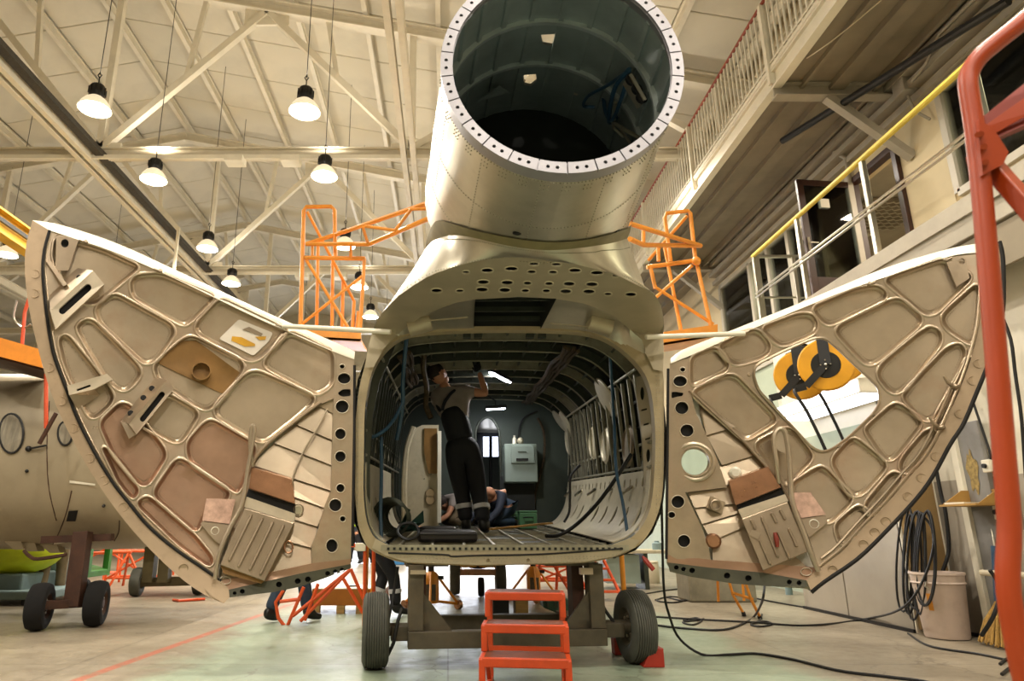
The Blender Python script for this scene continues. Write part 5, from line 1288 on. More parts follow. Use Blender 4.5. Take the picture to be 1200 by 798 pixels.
# openings in the roof of the boom through which the hall is seen
hls = []
for pl_ in ([(634, 42), (652, 41), (655, 47), (646, 55), (636, 53)], [(614, 89), (628, 88), (629, 96), (622, 102), (614, 100)], [(672, 109), (677, 111), (676, 113), (672, 112)]):
    q = [boomhit(x, y, True) for x, y in pl_]; hls.append([((bang(p) % (2 * pi)) * .68, p.y) for p in q])
so = [(x, y) for x, y in dens([(0.0, RY), (2 * pi * .68, RY), (2 * pi * .68, 4.08), ((2 * pi - .8) * .68, 4.25), ((2 * pi - 1.0) * .68, YE), (1.0 * .68, YE), (.8 * .68, 4.25), (0.0, 4.08)], .11)]
plate(MB(), so, hls, lambda u, w: bp(u / .68, w), lambda u, w: V((0, 1, 0)), 0, .11, walls=False).build('boom_skin', M['boom_alu'], fus, 40)
plate(MB(), so, hls, lambda u, w: bp(u / .68, w, -.022), lambda u, w: V((0, 1, 0)), 0, .14, walls=False).build('boom_lining', M['boom_in'], fus, 40)
MB().add([bp(2 * pi * k / 40, YE - .01, .0) for k in range(40)], [tuple(range(40))]).build('boom_bulkhead', M['bay_dark'], fus, 0)
for Y, w_, mt in ((3.57, .035, 'boom_frame'), (4.12, .035, 'boom_frame')):
    n = 56; MB().grid([[bp(2 * pi * k / n, Y - w_ / 2, -.02) for k in range(n)], [bp(2 * pi * k / n, Y - w_ / 2, -.055) for k in range(n)], [bp(2 * pi * k / n, Y + w_ / 2, -.055) for k in range(n)], [bp(2 * pi * k / n, Y + w_ / 2, -.02) for k in range(n)]], True).build('boom_frame', M[mt], fus, 40)
for k in range(22):
    a = 2 * pi * (k + .5) / 22
    if abs((a + pi) % (2 * pi) - pi) < .95: continue
    MB().bar(bp(a, RY + .06, -.032), bp(a, 4.9, -.032), .03, .022, bp(a, 4) - V((bx(4), 4, bcz(4)))).build('boom_stringer', M['boom_in'], fus, 0)
# joint ring in segments with two bolt holes each
NS = 26
for k in range(NS):
    a0 = 2 * pi * k / NS + .006; a1 = 2 * pi * (k + 1) / NS - .006
    o = [(a0 + (a1 - a0) * t / 6, .012) for t in range(7)] + [(a1 - (a1 - a0) * t / 6, -.05) for t in range(7)]
    hh_ = [[(a0 + (a1 - a0) * c + .0155 * cos(q), -.018 + .0098 * sin(q)) for q in [2 * pi * i / 10 for i in range(10)]] for c in (.33, .67)]
    sg = plate(MB(), [(a * 10, o_ * 16) for a, o_ in o], [[(a * 10, o_ * 16) for a, o_ in h] for h in hh_], lambda u, w: bp(u / 10, RY, w / 16) + V((0, -.025, 0)), lambda u, w: V((0, 1, 0)), .03, None).build('ring_segment', M['ring_alu'], fus, 30)
    for c in (.33, .67):
        MB().lathe([(0, 0), (.0115, 0)], bp(a0 + (a1 - a0) * c, RY, -.018) + V((0, -.008, 0)), (0, -1, 0), 10).build('bolt_hole', M['void_shade'], sg, 0)
MB().grid([[bp(2 * pi * k / 64, RY + d_, o_) for k in range(64)] for d_, o_ in ((-.008, .006), (-.008, -.052), (.08, -.03), (.08, .006), (-.008, .006))], True).build('joint_ring', M['ring_alu'], fus, 40)
# things inside the boom
def bin_(px, py, f=.94): q = boomhit(px, py, True); q.y = min(q.y, 4.6); return CAM + (q - CAM) * f
MB().tube(interp([bin_(738, 80, .97), bin_(730, 110), bin_(718, 140), bin_(700, 160), bin_(683, 180), bin_(676, 194)], 30), .014, 7).build('blue_cable', M['blue_hose'], fus)
MB().tube(interp([bin_(737, 82, .96), bin_(722, 100), bin_(715, 125), bin_(710, 155), bin_(703, 188)], 30), .016, 7).build('blue_cable', M['blue_hose'], fus)
MB().tube(interp([bin_(735, 84, .96), bin_(712, 100, .96), bin_(690, 112, .96), bin_(683, 126, .96), bin_(690, 145, .96)], 26), .012, 7).build('blue_cable', M['blue_hose'], fus)
MB().tube([bin_(710, 164, .92), bin_(751, 163, .95)], .014, 6).tube([bin_(721, 120, .95), bin_(719, 150, .95), bin_(722, 180, .95)], .012, 6).build('pulley_rod', M['joist'], fus)
c = P(745, 107, 4.45)
bkx = MB().bar(bin_(735, 92, .95), bin_(752, 122, .95), .12, .02, (1, 0, .5)).build('pulley_bracket', M['hull_alu'], fus, 0)
for q in ((738, 95), (745, 106), (750, 116)): MB().lathe([(0, .0), (.035, 0), (.04, .02), (0, .02)], bin_(*q, .945), (.4, -.9, 0), 14).build('pulley', M['black_metal'], bkx)
MB().prism([bin_(708, 172, .95), bin_(744, 172, .95), bin_(742, 178, .95), bin_(722, 189, .95)], (0, 0, -.02)).build('loose_plate', M['hull_alu'], fus, 0)
MB().prism([bin_(560, 118, .96), bin_(585, 100, .96), bin_(597, 108, .96), bin_(590, 118, .96)], (0, .02, 0)).build('loose_plate', M['boom_in'], fus, 0)
# sealant band and fairing between boom and fuselage
lowb = [(499, 292), (508, 282), (520, 277), (533, 275), (547, 276), (560, 278.5), (583, 284), (607, 288.5), (633, 291.5), (655, 291.5), (677, 289.5), (700, 286.5), (720, 283), (734, 279)]
uppb = [(505, 268), (513, 258), (530, 261), (550, 267), (575, 273), (600, 277.5), (624, 281), (647, 282.5), (670, 281.5), (693, 278.5), (712, 274), (728, 269), (735, 266), (739, 262)]
L3 = [boomhit(*p) for p in lowb]; U3 = [boomhit(*p) for p in uppb]
for p in (L3, U3):
    for q in p:
        v = V((q.x - bx(q.y), 0, q.z - bcz(q.y))); v.normalize(); q += v * .008
LL = interp(L3, 44); UU = interp(U3, 44)
sb_ = MB().grid([UU, [a.lerp(b_, .5) + (a.lerp(b_, .5) - V((bx(a.y), a.y, bcz(a.y)))).normalized() * .006 for a, b_ in zip(UU, LL)], LL]).build('sealant_band', M['sealant'], fus, 60)
CO = [onplate(*p) for p in cres_f]
CC = interp(CO, 44)
rows_ = []
for t in (0, .08, .25, .5, .75, .92, 1):
    rows_.append([a.lerp(b_, t) - V((0, 0, .05 * sin(pi * t))) * (1 if 8 < i < 36 else .3) for i, (a, b_) in enumerate(zip(LL, CC))])
MB().grid(rows_).build('tail_fairing', M['hull_alu'], fus, 60)
# sides of the fairing run forward into the fuselage roof
for i0, sx in ((0, -1), (-1, 1)):
    a, b_ = LL[i0], CC[i0]
    e0, e1 = V((.65 + .85 * sx, 7.4, 2.80)), V((.65 + .5 * sx, 7.4, 2.9))
    ed = [r_[i0] for r_ in rows_]
    MB().grid([[p.lerp(e1.lerp(e0, j / 6), t) + V((.0, 0, .06 * sin(pi * t))) for j, p in enumerate(ed)] for t in (0, .2, .4, .6, .8, 1)]).build('shoulder_skin', M['hull_alu'], fus, 60)
# rivet rows on boom and fairing
mb = MB()
for Y in (3.2, 3.24, 3.28, 3.75, 4.3):
    for k in range(-60, 61):
        a = k * .03
        if Y in (3.24, 3.28) and (k // 3) % 2: continue
        mb.ell(bp(a, Y, .001), .0045, .0045, .0045, 5, 3)
for k in (-14, -8, -2, 4, 10, 16):
    for i in range(26): mb.ell(bp(k * .09, 3.3 + .035 * i, .001), .004, .004, .004, 5, 3)
for r_ in (rows_[1], rows_[5]):
    for p, q in zip(r_[:-1], r_[1:]):
        for t in (0, .33, .66): mb.ell(p.lerp(q, t) + V((0, -.004, 0)), .0045, .0045, .0045, 5, 3)
tag(mb.build('rivets', M['joist'], fus), kind='stuff')
p = boomhit(606, 273); MB().ell(p, .03, .015, .015, 10, 6).build('drain_hole', M['void_shade'], fus)

# ---------------------------------------------------------------- things in the bay
M['lamp_work'] = mk('work_lamp_lens', '#eef2ff', .3, emit=30)
def worklamp(px, py, Y, rot, label, e):
    c = P(px, py, Y); t = thing('work_lamp', label, 'lamp', c)
    MB().box(c + V((0, 0, .035)), (.3, .16, .04), rot).build('lamp_housing', M['black_metal'], t, 0, bev=.008)
    MB().box(c + V((0, 0, .008)), (.26, .13, .02), rot).build('lamp_lens', M['lamp_work'], t, 0, bev=.004)
    MB().tube([c + V((0, 0, .05)), c + V((.0, 0, .12)), ins(36, Y, -.0)], .01, 6).build('lamp_hanger', M['black_metal'], t)
    l = bpy.data.lights.new('work_light', 'AREA'); l.size = .2; l.energy = e; l.color = (1, .97, .9)
    o = bpy.data.objects.new('work_light', l); COL.objects.link(o); o.parent = t; o.location = (0, 0, -.02)
worklamp(586, 443, 8.0, Matrix.Rotation(.5, 3, 'Z') @ Matrix.Rotation(.35, 3, 'Y') @ Matrix.Rotation(.3, 3, 'X'), 'bright rectangular work lamp under the bay roof beside the raised hand', 20)
worklamp(581, 479.5, 9.6, Matrix.Rotation(.25, 3, 'X') @ Matrix.Rotation(-.06, 3, 'Y'), 'flat work lamp above the bulkhead doorway', 3)
# grey cabinet on the bulkhead
c = P(610, 542, 9.95)
t = thing('wall_cabinet', 'grey green metal cabinet with a drawer on the bay bulkhead', 'cabinet', c)
a, b_ = P(592, 565, 9.9), P(629, 520, 9.9)
MB().box2((a.x, 9.9, a.z), (b_.x, 10.24, b_.z)).build('cabinet_body', M['grey_cab'], t, 0, bev=.012)
a, b_ = P(599, 543, 9.88), P(626, 522, 9.88)
dr = MB().box2((a.x, 9.86, a.z), (b_.x, 9.9, b_.z)).build('drawer', M['grey_cab'], t, 0, bev=.008)
a, b_ = P(605, 540, 9.85), P(619, 537, 9.85); MB().box2((a.x, 9.845, a.z), (b_.x, 9.862, b_.z)).build('drawer_handle', M['black_metal'], dr, 0)
a, b_ = P(607, 530, 9.85), P(617, 529, 9.85); MB().box2((a.x, 9.85, a.z), (b_.x, 9.862, b_.z)).build('nameplate', M['bay_frame'], dr, 0)
for x, r_, lb in ((603, .035, 'small white bottle standing on the grey bay cabinet'), (610, .05, 'pale round ball lying on the grey bay cabinet')):
    q = P(x, 519, 10.0); z = P(600, 520, 9.95).z
    if x == 603: o = MB().lathe([(0, 0), (.03, 0), (.03, .08), (.015, .1), (.015, .13), (0, .13)], (q.x, 10.02, z), n=14).build('bottle', M['white'])
    else: o = MB().ell((q.x, 10.02, z + .05), .05, .05, .05, 16, 10).build('ball', M['liner'])
    tag(o, lb, 'bottle' if x == 603 else 'ball')
# green boxes
M['green_box'] = mk('green_plastic', '#3f6a45', .5, var=.08)
def crate(px, py, Y, w, d_, h, label, rz=0, open_=False):
    c = P(px, py, Y); c.z = fz(Y) - .005; t = thing('tool_box', label, 'tool box', c)
    rot = Matrix.Rotation(rz, 3, 'Z')
    MB().box(c + V((0, 0, h / 2)), (w, d_, h), rot).build('box_body', M['green_box'], t, 0, bev=.012)
    MB().box(c + V((0, 0, h + .01)), (w * 1.03, d_ * 1.03, .025), rot).build('box_lid', M['green_box'], t, 0, bev=.006)
    MB().tube([c + rot @ V((-.06, -d_ / 2, h * .7)), c + rot @ V((-.05, -d_ / 2 - .03, h * .7)), c + rot @ V((.05, -d_ / 2 - .03, h * .7)), c + rot @ V((.06, -d_ / 2, h * .7))], .008, 6).build('box_handle', M['black_metal'], t)
crate(597, 612, 9.3, .42, .3, .19, 'wide green tool box on the bay floor below the grey cabinet', .05)
crate(618, 612, 8.9, .22, .22, .2, 'small green tool box right of the wide green one')
# cushions
def cushion(poly, Y0, Y1, z0, z1, label):
    xs = [p.x for p in poly]; c = V(((xs[0] + xs[1]) / 2, (Y0 + Y1) / 2, z0))
    t = thing('seat_cushion', label, 'cushion', c)
    MB().prism([(xs[0], Y0, z0), (xs[1], Y0, z0), (xs[1] - .02, Y1, z0 + .04 * (Y1 - Y0)), (xs[0] + .03, Y1, z0 + .04 * (Y1 - Y0))], (0, 0, z1 - z0)).build('cushion_pad', mk('black_vinyl', '#1d1917', .38, var=.15, scale=6), t, 0, bev=.03)
    MB().tube([(xs[0] + .01, Y0 - .004, z0 + (z1 - z0) * .7), (xs[1] - .01, Y0 - .004, z0 + (z1 - z0) * .7)], .006, 5).build('cushion_piping', M['black'], t)
z0 = fz(6.2)
cushion([P(489, 632, 6.1), P(560, 632, 6.1)], 6.05, 6.5, fz(6.1) - .005, fz(6.1) + .09, 'large black vinyl seat cushion lying near the bay sill')
cushion([P(489, 620, 6.75), P(536, 620, 6.75)], 6.6, 6.95, fz(6.7), fz(6.7) + .1, 'smaller black vinyl cushion behind the large one')
# strap handle ring of the cushion and green tool tray at the left wall
t = thing('tool_tray', 'dark green folded tool tray by the left wall of the bay', 'tray', P(482, 618, 6.5))
for q in ([(468, 616), (478, 596), (481, 597), (474, 617)], [(478, 615), (496, 598), (497, 612), (486, 619)], [(468, 617), (486, 610), (489, 622), (470, 624)]):
    MB().prism([P(x, y, 6.5 + (i % 2) * .1) for i, (x, y) in enumerate(q)], (0, .02, 0)).build('tray_side', mk('dark_green_metal', '#2f5147', .45, .1), t, 0)
tag(MB().tube(interp([P(466, 624, 6.0), P(470, 615, 6.1), P(482, 613, 6.1), P(489, 618, 6.1), P(489, 628, 6.0), P(476, 632, 5.95)], 24, True), .012, 6, closed=True).build('strap_loop', M['black']), 'black strap loop lying beside the large cushion', 'strap')
tag(MB().tube([P(753, 652, HY - .12), P(756, 656, HY - .13), P(766, 668, HY - .15)], [.008, .02, .018], 8).build('screwdriver_handle', mk('red_plastic', '#8c2a1c', .4)), 'red tool handle hanging below the right corner of the fuselage', 'tool')
# ================================================================ trolley under the fuselage
M['tyre'] = mk('tyre_rubber', '#4a4a41', .75, var=.12, scale=12, dirt_or_sheen='#5b594d', dirt_or_sheen_amt=.35, dirt_or_sheen_scale=8)
M['tyre_shaded'] = mk('tyre_rubber_shaded', '#0d0c0c', .95, var=.15, scale=12)  # tyre rubber with the darkness of shadow put into its colour
M['trolley'] = mk('trolley_steel', '#5c5444', .55, .3, var=.18, scale=5, dirt_or_sheen='#6f5a3c', dirt_or_sheen_amt=.4, dirt_or_sheen_scale=6)
M['rust'] = mk('rusty_brown_steel', '#42281a', .65, .2, var=.2, scale=6, dirt_or_sheen='#5c3620', dirt_or_sheen_amt=.4, dirt_or_sheen_scale=9)
M['wood_block'] = mk('wood_block', '#b08d57', .75, var=.15, scale=4, stretch=(1, 8, 8))
M['yellow_steel'] = mk('dull_yellow_steel', '#b98a34', .5, var=.1)
def wheel(root, c, ax, r, w, mat='tyre', grooves=True, hub='trolley'):
    ax = V(ax).normalized(); h = w / 2
    prof = [(r * .5, -h * .8), (r * .62, -h * .95), (r * .8, -h), (r * .93, -h * .85)]
    if grooves:
        for i in range(9):
            x = -h * .7 + h * 1.4 * i / 8; e = r * (1 - .06 * (x / h) ** 2)
            prof += [(e, x - .006), (e, x + .004), (e - .008, x + .006), (e - .008, x + .009)]
    else: prof += [(r * .98, -h * .5), (r, 0), (r * .98, h * .5)]
    prof += [(r * .93, h * .85), (r * .8, h), (r * .62, h * .95), (r * .5, h * .8)]
    t = MB().lathe(prof, c, ax, 36).build('tyre', M[mat], root, 40)
    MB().lathe([(0, -h * .75), (.05, -h * .75), (.06, -h * .5), (r * .4, -h * .5), (r * .52, -h * .85), (r * .54, -h * .8), (r * .54, h * .8), (r * .52, h * .85), (r * .4, h * .5), (.06, h * .5), (.05, h * .75), (0, h * .75)], c, ax, 24).build('wheel_hub', M[hub], t, 40)
    mb = MB(); u = ax.orthogonal().normalized(); v_ = ax.cross(u)
    for s in (-1, 1):
        for k in range(6):
            q = V(c) + ax * h * .52 * s + (u * cos(k * pi / 3) + v_ * sin(k * pi / 3)) * r * .28
            mb.cyl(q, q + ax * .015 * s, .012, n=6)
    mb.build('wheel_nuts', M['copper_wire'], t)
t = thing('support_trolley', 'rusty steel wheeled trolley carrying the helicopter fuselage', 'trolley', (.49, 5.95, 0))
LW = V((-1.07, 0, .28)); RW = V((1.06, 0, .28))
for c in (LW, RW): wheel(t, V((.49, 5.95, 0)) + c, (1, 0, 0), .285, .21)
o = V((.49, 5.95, 0))
MB().box2(o + V((-.82, -.16, .155)), o + V((.77, -.04, .28))).build('cross_beam', M['trolley'], t, 0, bev=.006)
MB().box2(o + V((-.6, .5, .2)), o + V((.6, .62, .32))).build('cross_beam', M['trolley'], t, 0, bev=.006)
for x0, x1, y0, y1, nm in ((-.82, -.70, -.14, 0, 'post'), (-.70, -.67, .02, .18, 'post'), (.65, .77, -.14, 0, 'post'), (.55, .65, .02, .18, 'post')):
    MB().box2(o + V((x0, y0, .28)), o + V((x1, y1, .775))).build(nm, M['trolley'] if y0 < 0 else M['rust'], t, 0, bev=.006)
for x0, x1 in ((-.70, -.47), (.65, .42)):
    MB().prism([o + V((x0, -.1, .28)), o + V((x1, -.1, .28)), o + V((x0, -.1, .56))], (0, .03, 0)).build('gusset_plate', M['trolley'], t, 0)
for a in (-.75, .55): MB().box2(o + V((a, -.1, .28)), o + V((a + .1, .6, .34))).build('side_member', M['trolley'], t, 0)
MB().cyl(o + V((-1.0, 0, .28)), o + V((-.8, 0, .28)), .05, n=12).cyl(o + V((.7, 0, .28)), o + V((1.0, 0, .28)), .05, n=12).build('axle', M['trolley'], t)
for a, b_ in ((-.95, -.8), (.7, .95)): MB().box2(o + V((a, -.06, .2)), o + V((b_, .06, .31))).build('axle_box', M['trolley'], t, 0, bev=.008)
for x0, x1 in ((-.84, -.5), (.3, .74)): MB().box2(o + V((x0, -.12, .76)), o + V((x1, .3, .785))).build('pad_plate', M['trolley'], t, 0)
MB().tube([o + V((-.98, -.12, .1)), o + V((-.93, -.13, .2)), o + V((-.9, -.14, .36)), o + V((-.87, -.12, .45))], .014, 6).build('brake_hose', M['black'], t)
MB().tube(interp([o + V((-.9, .1, .75)), o + V((-.93, .1, .55)), o + V((-.97, .05, .35)), o + V((-1.0, .3, .2))], 14), .012, 6).build('hanging_hose', M['black'], t)
MB().tube(interp([o + V((.74, .05, .75)), o + V((.76, 0, .6)), o + V((.8, -.02, .42)), o + V((.93, -.02, .25))], 14), .014, 6).build('hanging_hose', M['black'], t)
MB().box(o + V((-.75, -.16, .72)), (.12, .05, .03)).build('clamp', M['copper_wire'], t, 0)
MB().box(o + V((.62, -.16, .72)), (.1, .06, .05)).build('clamp', M['copper_wire'], t, 0)
t.rotation_euler = (0, 0, R(6))
# wheel chocks
def chock(px, py, label, sx):
    c = PZ(px, py, 0); t = thing('wheel_chock', label, 'wheel chock', c)
    MB().prism([c + V((-.09 * sx, -.08, 0)), c + V((.08 * sx, -.08, 0)), c + V((.08 * sx, -.08, .14)), c + V((-.02 * sx, -.08, .14))], (0, .13, 0)).build('wedge', mk('red_chock', '#a32a18', .5, var=.08), t, 0, bev=.006)
chock(764, 780, 'red wooden wheel chock in front of the right trolley wheel', 1)
chock(729, 766, 'dark red wheel chock half hidden behind the right trolley wheel', -1)

# ================================================================ red steps
t = thing('step_ladder', 'small red orange steel steps in front of the cargo bay', 'steps', (.56, 4.7, 0))
tw = .262
def tread(Y, z, xc):
    MB().box2((xc - tw, Y - .02, z - .055), (xc + tw, Y + .02, z)).build('tread_edge', M['red_orange'], t, 0, bev=.006)
    MB().box2((xc - tw + .01, Y, z - .012), (xc + tw - .01, Y + .24, z)).build('tread', mk('worn_tread', '#7a4630', .5, .3, var=.2, scale=14), t, 0, bev=.004)
    for s in (-1, 1): MB().box2((xc + s * tw - .02, Y, z - .045), (xc + s * tw + .02, Y + .24, z - .005)).build('side_bar', M['red_orange'], t, 0, bev=.005)
xc = .49
specs = [(4.33, .125), (4.53, .29), (4.75, .455), (5.12, .62)]
for Y, z in specs: tread(Y, z, xc)
for i, (Y, z) in enumerate(specs):
    for s in (-1, 1):
        MB().box2((xc + s * tw - .02, Y - .018, specs[i - 1][1] if i else 0), (xc + s * tw + .02, Y + .022, z - .01)).build('front_post', M['red_orange'], t, 0, bev=.005)
        if i == 3: MB().box2((xc + s * tw - .02, Y + .2, 0), (xc + s * tw + .02, Y + .24, z - .01)).build('rear_leg', M['red_orange'], t, 0, bev=.005)
for s in (-1, 1):
    MB().bar((xc + s * tw, 4.33, .02), (xc + s * tw, 5.35, .02), .035, .035).build('foot_rail', M['red_orange'], t, 0)
    MB().bar((xc + s * tw, 4.75, .41), (xc + s * tw, 5.15, .06), .03, .03).build('side_brace', M['red_orange'], t, 0)
MB().bar((xc - tw, 5.33, .22), (xc + tw, 5.33, .22), .03, .03).build('rear_brace', M['red_orange'], t, 0)
t.rotation_euler = (0, 0, R(-7))

# ================================================================ foreground orange stand, right edge
t = thing('access_stand', 'out of focus red orange tubular stand standing closest to us at the right edge', 'access stand', (1.35, 1.6, 0))
M['near_orange'] = mk('near_orange_paint', '#a03806', .42, var=.06)
F = 1.6
pts = [V((1.285, F, .0)), P(1193, 760, F), P(1182, 600, F), P(1166, 400, F), P(1150, 220, F), P(1142, 150, F), P(1135, 105, F), P(1136, 86, F), P(1147, 68, F - .01), P(1165, 52, F - .02), P(1200, 24, F - .04), P(1260, -28, F - .07)]
MB().tube(interp(pts, 70), .0235, 14).build('bent_tube', M['near_orange'], t)
MB().bar(P(1158, 190, F + .02), P(1215, 255, F - .06), .04, .04).build('diagonal_brace', M['near_orange'], t, 0, bev=.004)
MB().prism([P(1147, 140, F - .03), P(1164, 150, F - .03), P(1182, 178, F - .03), P(1176, 192, F - .03), P(1152, 205, F - .03), P(1149, 180, F - .03)], (0, .012, 0)).build('gusset_plate', M['near_orange'], t, 0)
for q in ((1149, 157), (1153, 172), (1155, 190), (1146, 158)): MB().cyl(P(*q, F - .03), P(*q, F - .045), .008, n=8).build('bolt', M['near_orange'], t)
MB().box2((P(1141, 180, F).x - .006, F - .02, P(1141, 205, F).z), (P(1141, 180, F).x + .02, F + .02, P(1141, 180, F).z)).build('side_tab', M['near_orange'], t, 0)
MB().prism([P(1150, 150, F - .02), P(1210, 108, F - .05), P(1212, 130, F - .05), P(1156, 162, F - .02)], (0, .012, 0)).build('platform_edge', M['near_orange'], t, 0)
MB().prism([P(1150, 138, F + .02), P(1210, 90, F + .02), P(1216, 140, F - .04), P(1162, 164, F - .02)], (0, .02, -.006)).build('platform_floor', mk('dark_red_deck', '#7c2412', .5), t, 0)
MB().tube([V((1.9, F - .15, 0)), V((1.9, F - .15, 2.3))], .0235, 10).build('rear_post', M['near_orange'], t)

# ================================================================ orange towers beside the fuselage
M['tower'] = mk('tower_orange', '#e0902f', .42, var=.08, scale=5)
def tubes(root, name, segs, r, Y, mat='tower', smooth=True):
    for s in segs:
        pts = [P(p[0], p[1], p[2] if len(p) > 2 else Y) for p in s]
        MB().tube(pts if len(pts) < 3 or not smooth else pts, r, 8).build(name, M[mat], root)
c = P(390, 386, 8.3)
t = thing('access_tower', 'left orange tubular access tower with lattice handrail rising behind the fuselage', 'access tower', (c.x, 8.5, 0))
tubes(t, 'cage_hoop', [[(352, 382), (356, 247), (359, 242.5), (388, 242), (392, 246), (393, 303)]], .028, 8.3)
tubes(t, 'post', [[(372.6, 288, 8.9), (371, 384, 8.9)], [(390, 303, 8.9), (389, 384, 8.9)], [(402, 330, 8.9), (401, 384, 8.9)], [(427, 303), (422, 388)], [(415, 352, 8.9), (413, 386, 8.9)], [(420, 365, 8.9), (418, 388, 8.9)]], .024, 8.3)
tubes(t, 'rail', [[(357, 302), (428, 303)], [(359, 286), (393, 275), (507, 236, 7.05)], [(359, 286), (433, 286, 8.0), (505, 255, 7.05)]], .03, 8.3)
tubes(t, 'brace', [[(359, 305), (408, 384)], [(352, 381), (424, 324)], [(360, 248), (415, 353, 8.9)], [(425, 265.5, 7.75), (431, 285, 8.0)], [(428, 265, 7.7), (463, 270, 7.45)], [(463, 270, 7.45), (482, 245, 7.25)], [(482, 245, 7.25), (506, 244.5, 7.06)], [(366, 287), (366, 302)], [(411, 287, 8.1), (411, 303)]], .02, 8.3)
a = P(356, 387, 8.25); b_ = P(424, 398, 8.25)
MB().prism([P(350, 384, 8.25), P(423, 387, 8.25), P(423, 400, 8.25), P(350, 396, 8.25)], (0, .04, 0)).build('deck_beam', M['tower'], t, 0)
MB().prism([P(350, 396, 8.25), P(423, 400, 8.25), P(430, 412, 9.2) + V((0, 0, .0)), P(352, 408, 9.2)], (0, 0, .03)).build('deck_plate', M['orange'], t, 0)
for px, Y in ((437, 8.3), (445, 9.3)):
        q = P(px, 402, Y); MB().tube([V((q.x, Y, 0)), q], .028, 8).build('leg', M['tower'], t)
c = P(800, 388, 8.3)
t = thing('access_tower', 'right orange tubular access tower between the fuselage and the gallery', 'access tower', (c.x, 8.5, 0))
tubes(t, 'cage_hoop', [[(786, 307), (779, 256), (781, 250), (806, 247), (809, 250), (815, 305)]], .028, 8.3)
tubes(t, 'post', [[(816, 306), (833, 382)], [(779, 290, 8.9), (798, 387, 8.9)], [(762, 312), (768, 338)], [(771, 290), (772, 306)], [(754, 270, 8.1), (754, 287, 8.1)]], .026, 8.3)
tubes(t, 'rail', [[(738, 262, 7.2), (821, 288)], [(738, 280, 7.2), (754, 287, 7.6), (821, 288)], [(758, 313), (817, 305)]], .03, 8.3)
tubes(t, 'brace', [[(811, 311), (768, 349)], [(767, 336), (836, 380)], [(805, 253), (760, 305, 8.9)]], .022, 8.3)
MB().ell(P(816, 306, 8.25), .06, .06, .06, 10, 6).build('joint_collar', M['tower'], t)
MB().prism([P(778, 389, 8.25), P(841, 380, 8.25), P(841, 394, 8.25), P(774, 405, 8.25)], (0, .05, 0)).build('deck_beam', M['tower'], t, 0)
MB().prism([P(774, 405, 8.25), P(841, 394, 8.25), P(838, 404, 9.3), P(772, 413, 9.3)], (0, 0, .03)).build('deck_plate', M['orange'], t, 0)
for px in (712,):
    for Y in (8.4, 9.3):
        q = P(px, 398, Y); MB().tube([V((q.x, Y, 0)), q], .03, 8).build('leg', M['tower'], t)
# left edge platform above the second helicopter
t = thing('work_platform', 'orange work platform beam at the left edge above the second aircraft', 'platform', P(20, 412, 7.4))
MB().prism([P(-60, 378, 7.4), P(46, 409, 7.4), P(50, 431, 7.4), P(-60, 402, 7.4)], (0, .05, 0)).build('front_beam', M['orange'], t, 0)
MB().prism([P(-60, 402, 7.45), P(52, 431, 7.45), P(54, 442, 8.4), P(-60, 414, 8.4)], (0, 0, -.03)).build('deck', M['rust'], t, 0)
MB().tube([P(29, 366, 7.5), P(26, 404, 7.5)], .02, 8).tube([P(29, 366, 7.5), P(36, 344, 7.5)], .02, 8).build('stanchion', M['red_orange'], t)
MB().tube([P(54, 438, 7.6), P(54, 502, 7.6)], .022, 8).build('leg', M['red_orange'], t)
MB().tube([P(66, 484, 7.6), P(46, 520, 7.6)], .024, 8).build('leg_brace', M['rust'], t)
MB().tube(interp([P(20, 352, 7.5), P(16, 372, 7.5), P(26, 384, 7.5), P(36, 380, 7.5)], 14), .012, 6).build('wire_loop', M['rail_steel'], t)
# yellow crane beam high at left
p = P(0, 262, 9)
t = thing('crane_beam', 'yellow crane beam running along the hall at the far left', 'crane', p)
MB().chan((p.x, 5, p.z), (p.x, 24, p.z), .2, .36, .03).build('girder', mk('crane_yellow', '#d9a51f', .45), t, 0)
MB().box2((p.x + .08, 5, p.z - .03), (p.x + .12, 24, p.z + .03)).build('conductor_rail', M['black_metal'], t, 0)
for Y in (15, 21): MB().bar((p.x, Y, p.z + .18), (p.x, Y, 8), .06, .06).build('hanger', M['steel_cream'], t, 0)

# ================================================================ second helicopter at left
M['hull2'] = mk('pale_hull_paint', '#a0937a', .45, .25, var=.08, scale=1.4, dirt_or_sheen='#857860', dirt_or_sheen_amt=.35, dirt_or_sheen_scale=2.2)
cx, cz, ry_, rz_ = 9.25, 1.93, 1.25, 1.13
t = thing('second_fuselage', 'pale second helicopter fuselage on wheels behind the left door', 'helicopter', (-5.5, cx, .8))
def h2(a, x, o=0.0):
    k = 1 if x < -4.2 else max(.05, 1 - ((x + 4.2) / 1.5) ** 2 * .55)
    e = .8; ca, sa = cos(a), sin(a)
    return V((x, cx + (ry_ * k + o) * math.copysign(abs(ca) ** e, ca), cz + (1 - k) * -.1 + (rz_ * k + o) * math.copysign(abs(sa) ** e, sa)))
xs = [-14, -11, -9, -8, -7, -6.2, -5.4, -4.8, -4.2, -3.8, -3.4, -3.1, -2.85]
MB().grid([[h2(2 * pi * k / 40, x) for k in range(40)] for x in xs], True).add([h2(2 * pi * k / 40, -2.85) for k in range(40)], [tuple(range(40))]).build('hull_skin', M['hull2'], t, 40)
def onh2(px, py, o=-.01):
    """first hit of a sight line on the second hull"""
    r = ray(px, py)
    for i in range(1400):
        Y = 7.2 + i * .0015; q = CAM + r * (Y / r.y)
        k = 1 if q.x < -4.2 else max(.05, 1 - ((q.x + 4.2) / 1.5) ** 2 * .55)
        if (abs((q.y - cx) / (ry_ * k)) ** 2.5 + abs((q.z - cz + (1 - k) * .1) / (rz_ * k)) ** 2.5) < 1: return q + V((0, o, 0))
    return P(px, py, 8)
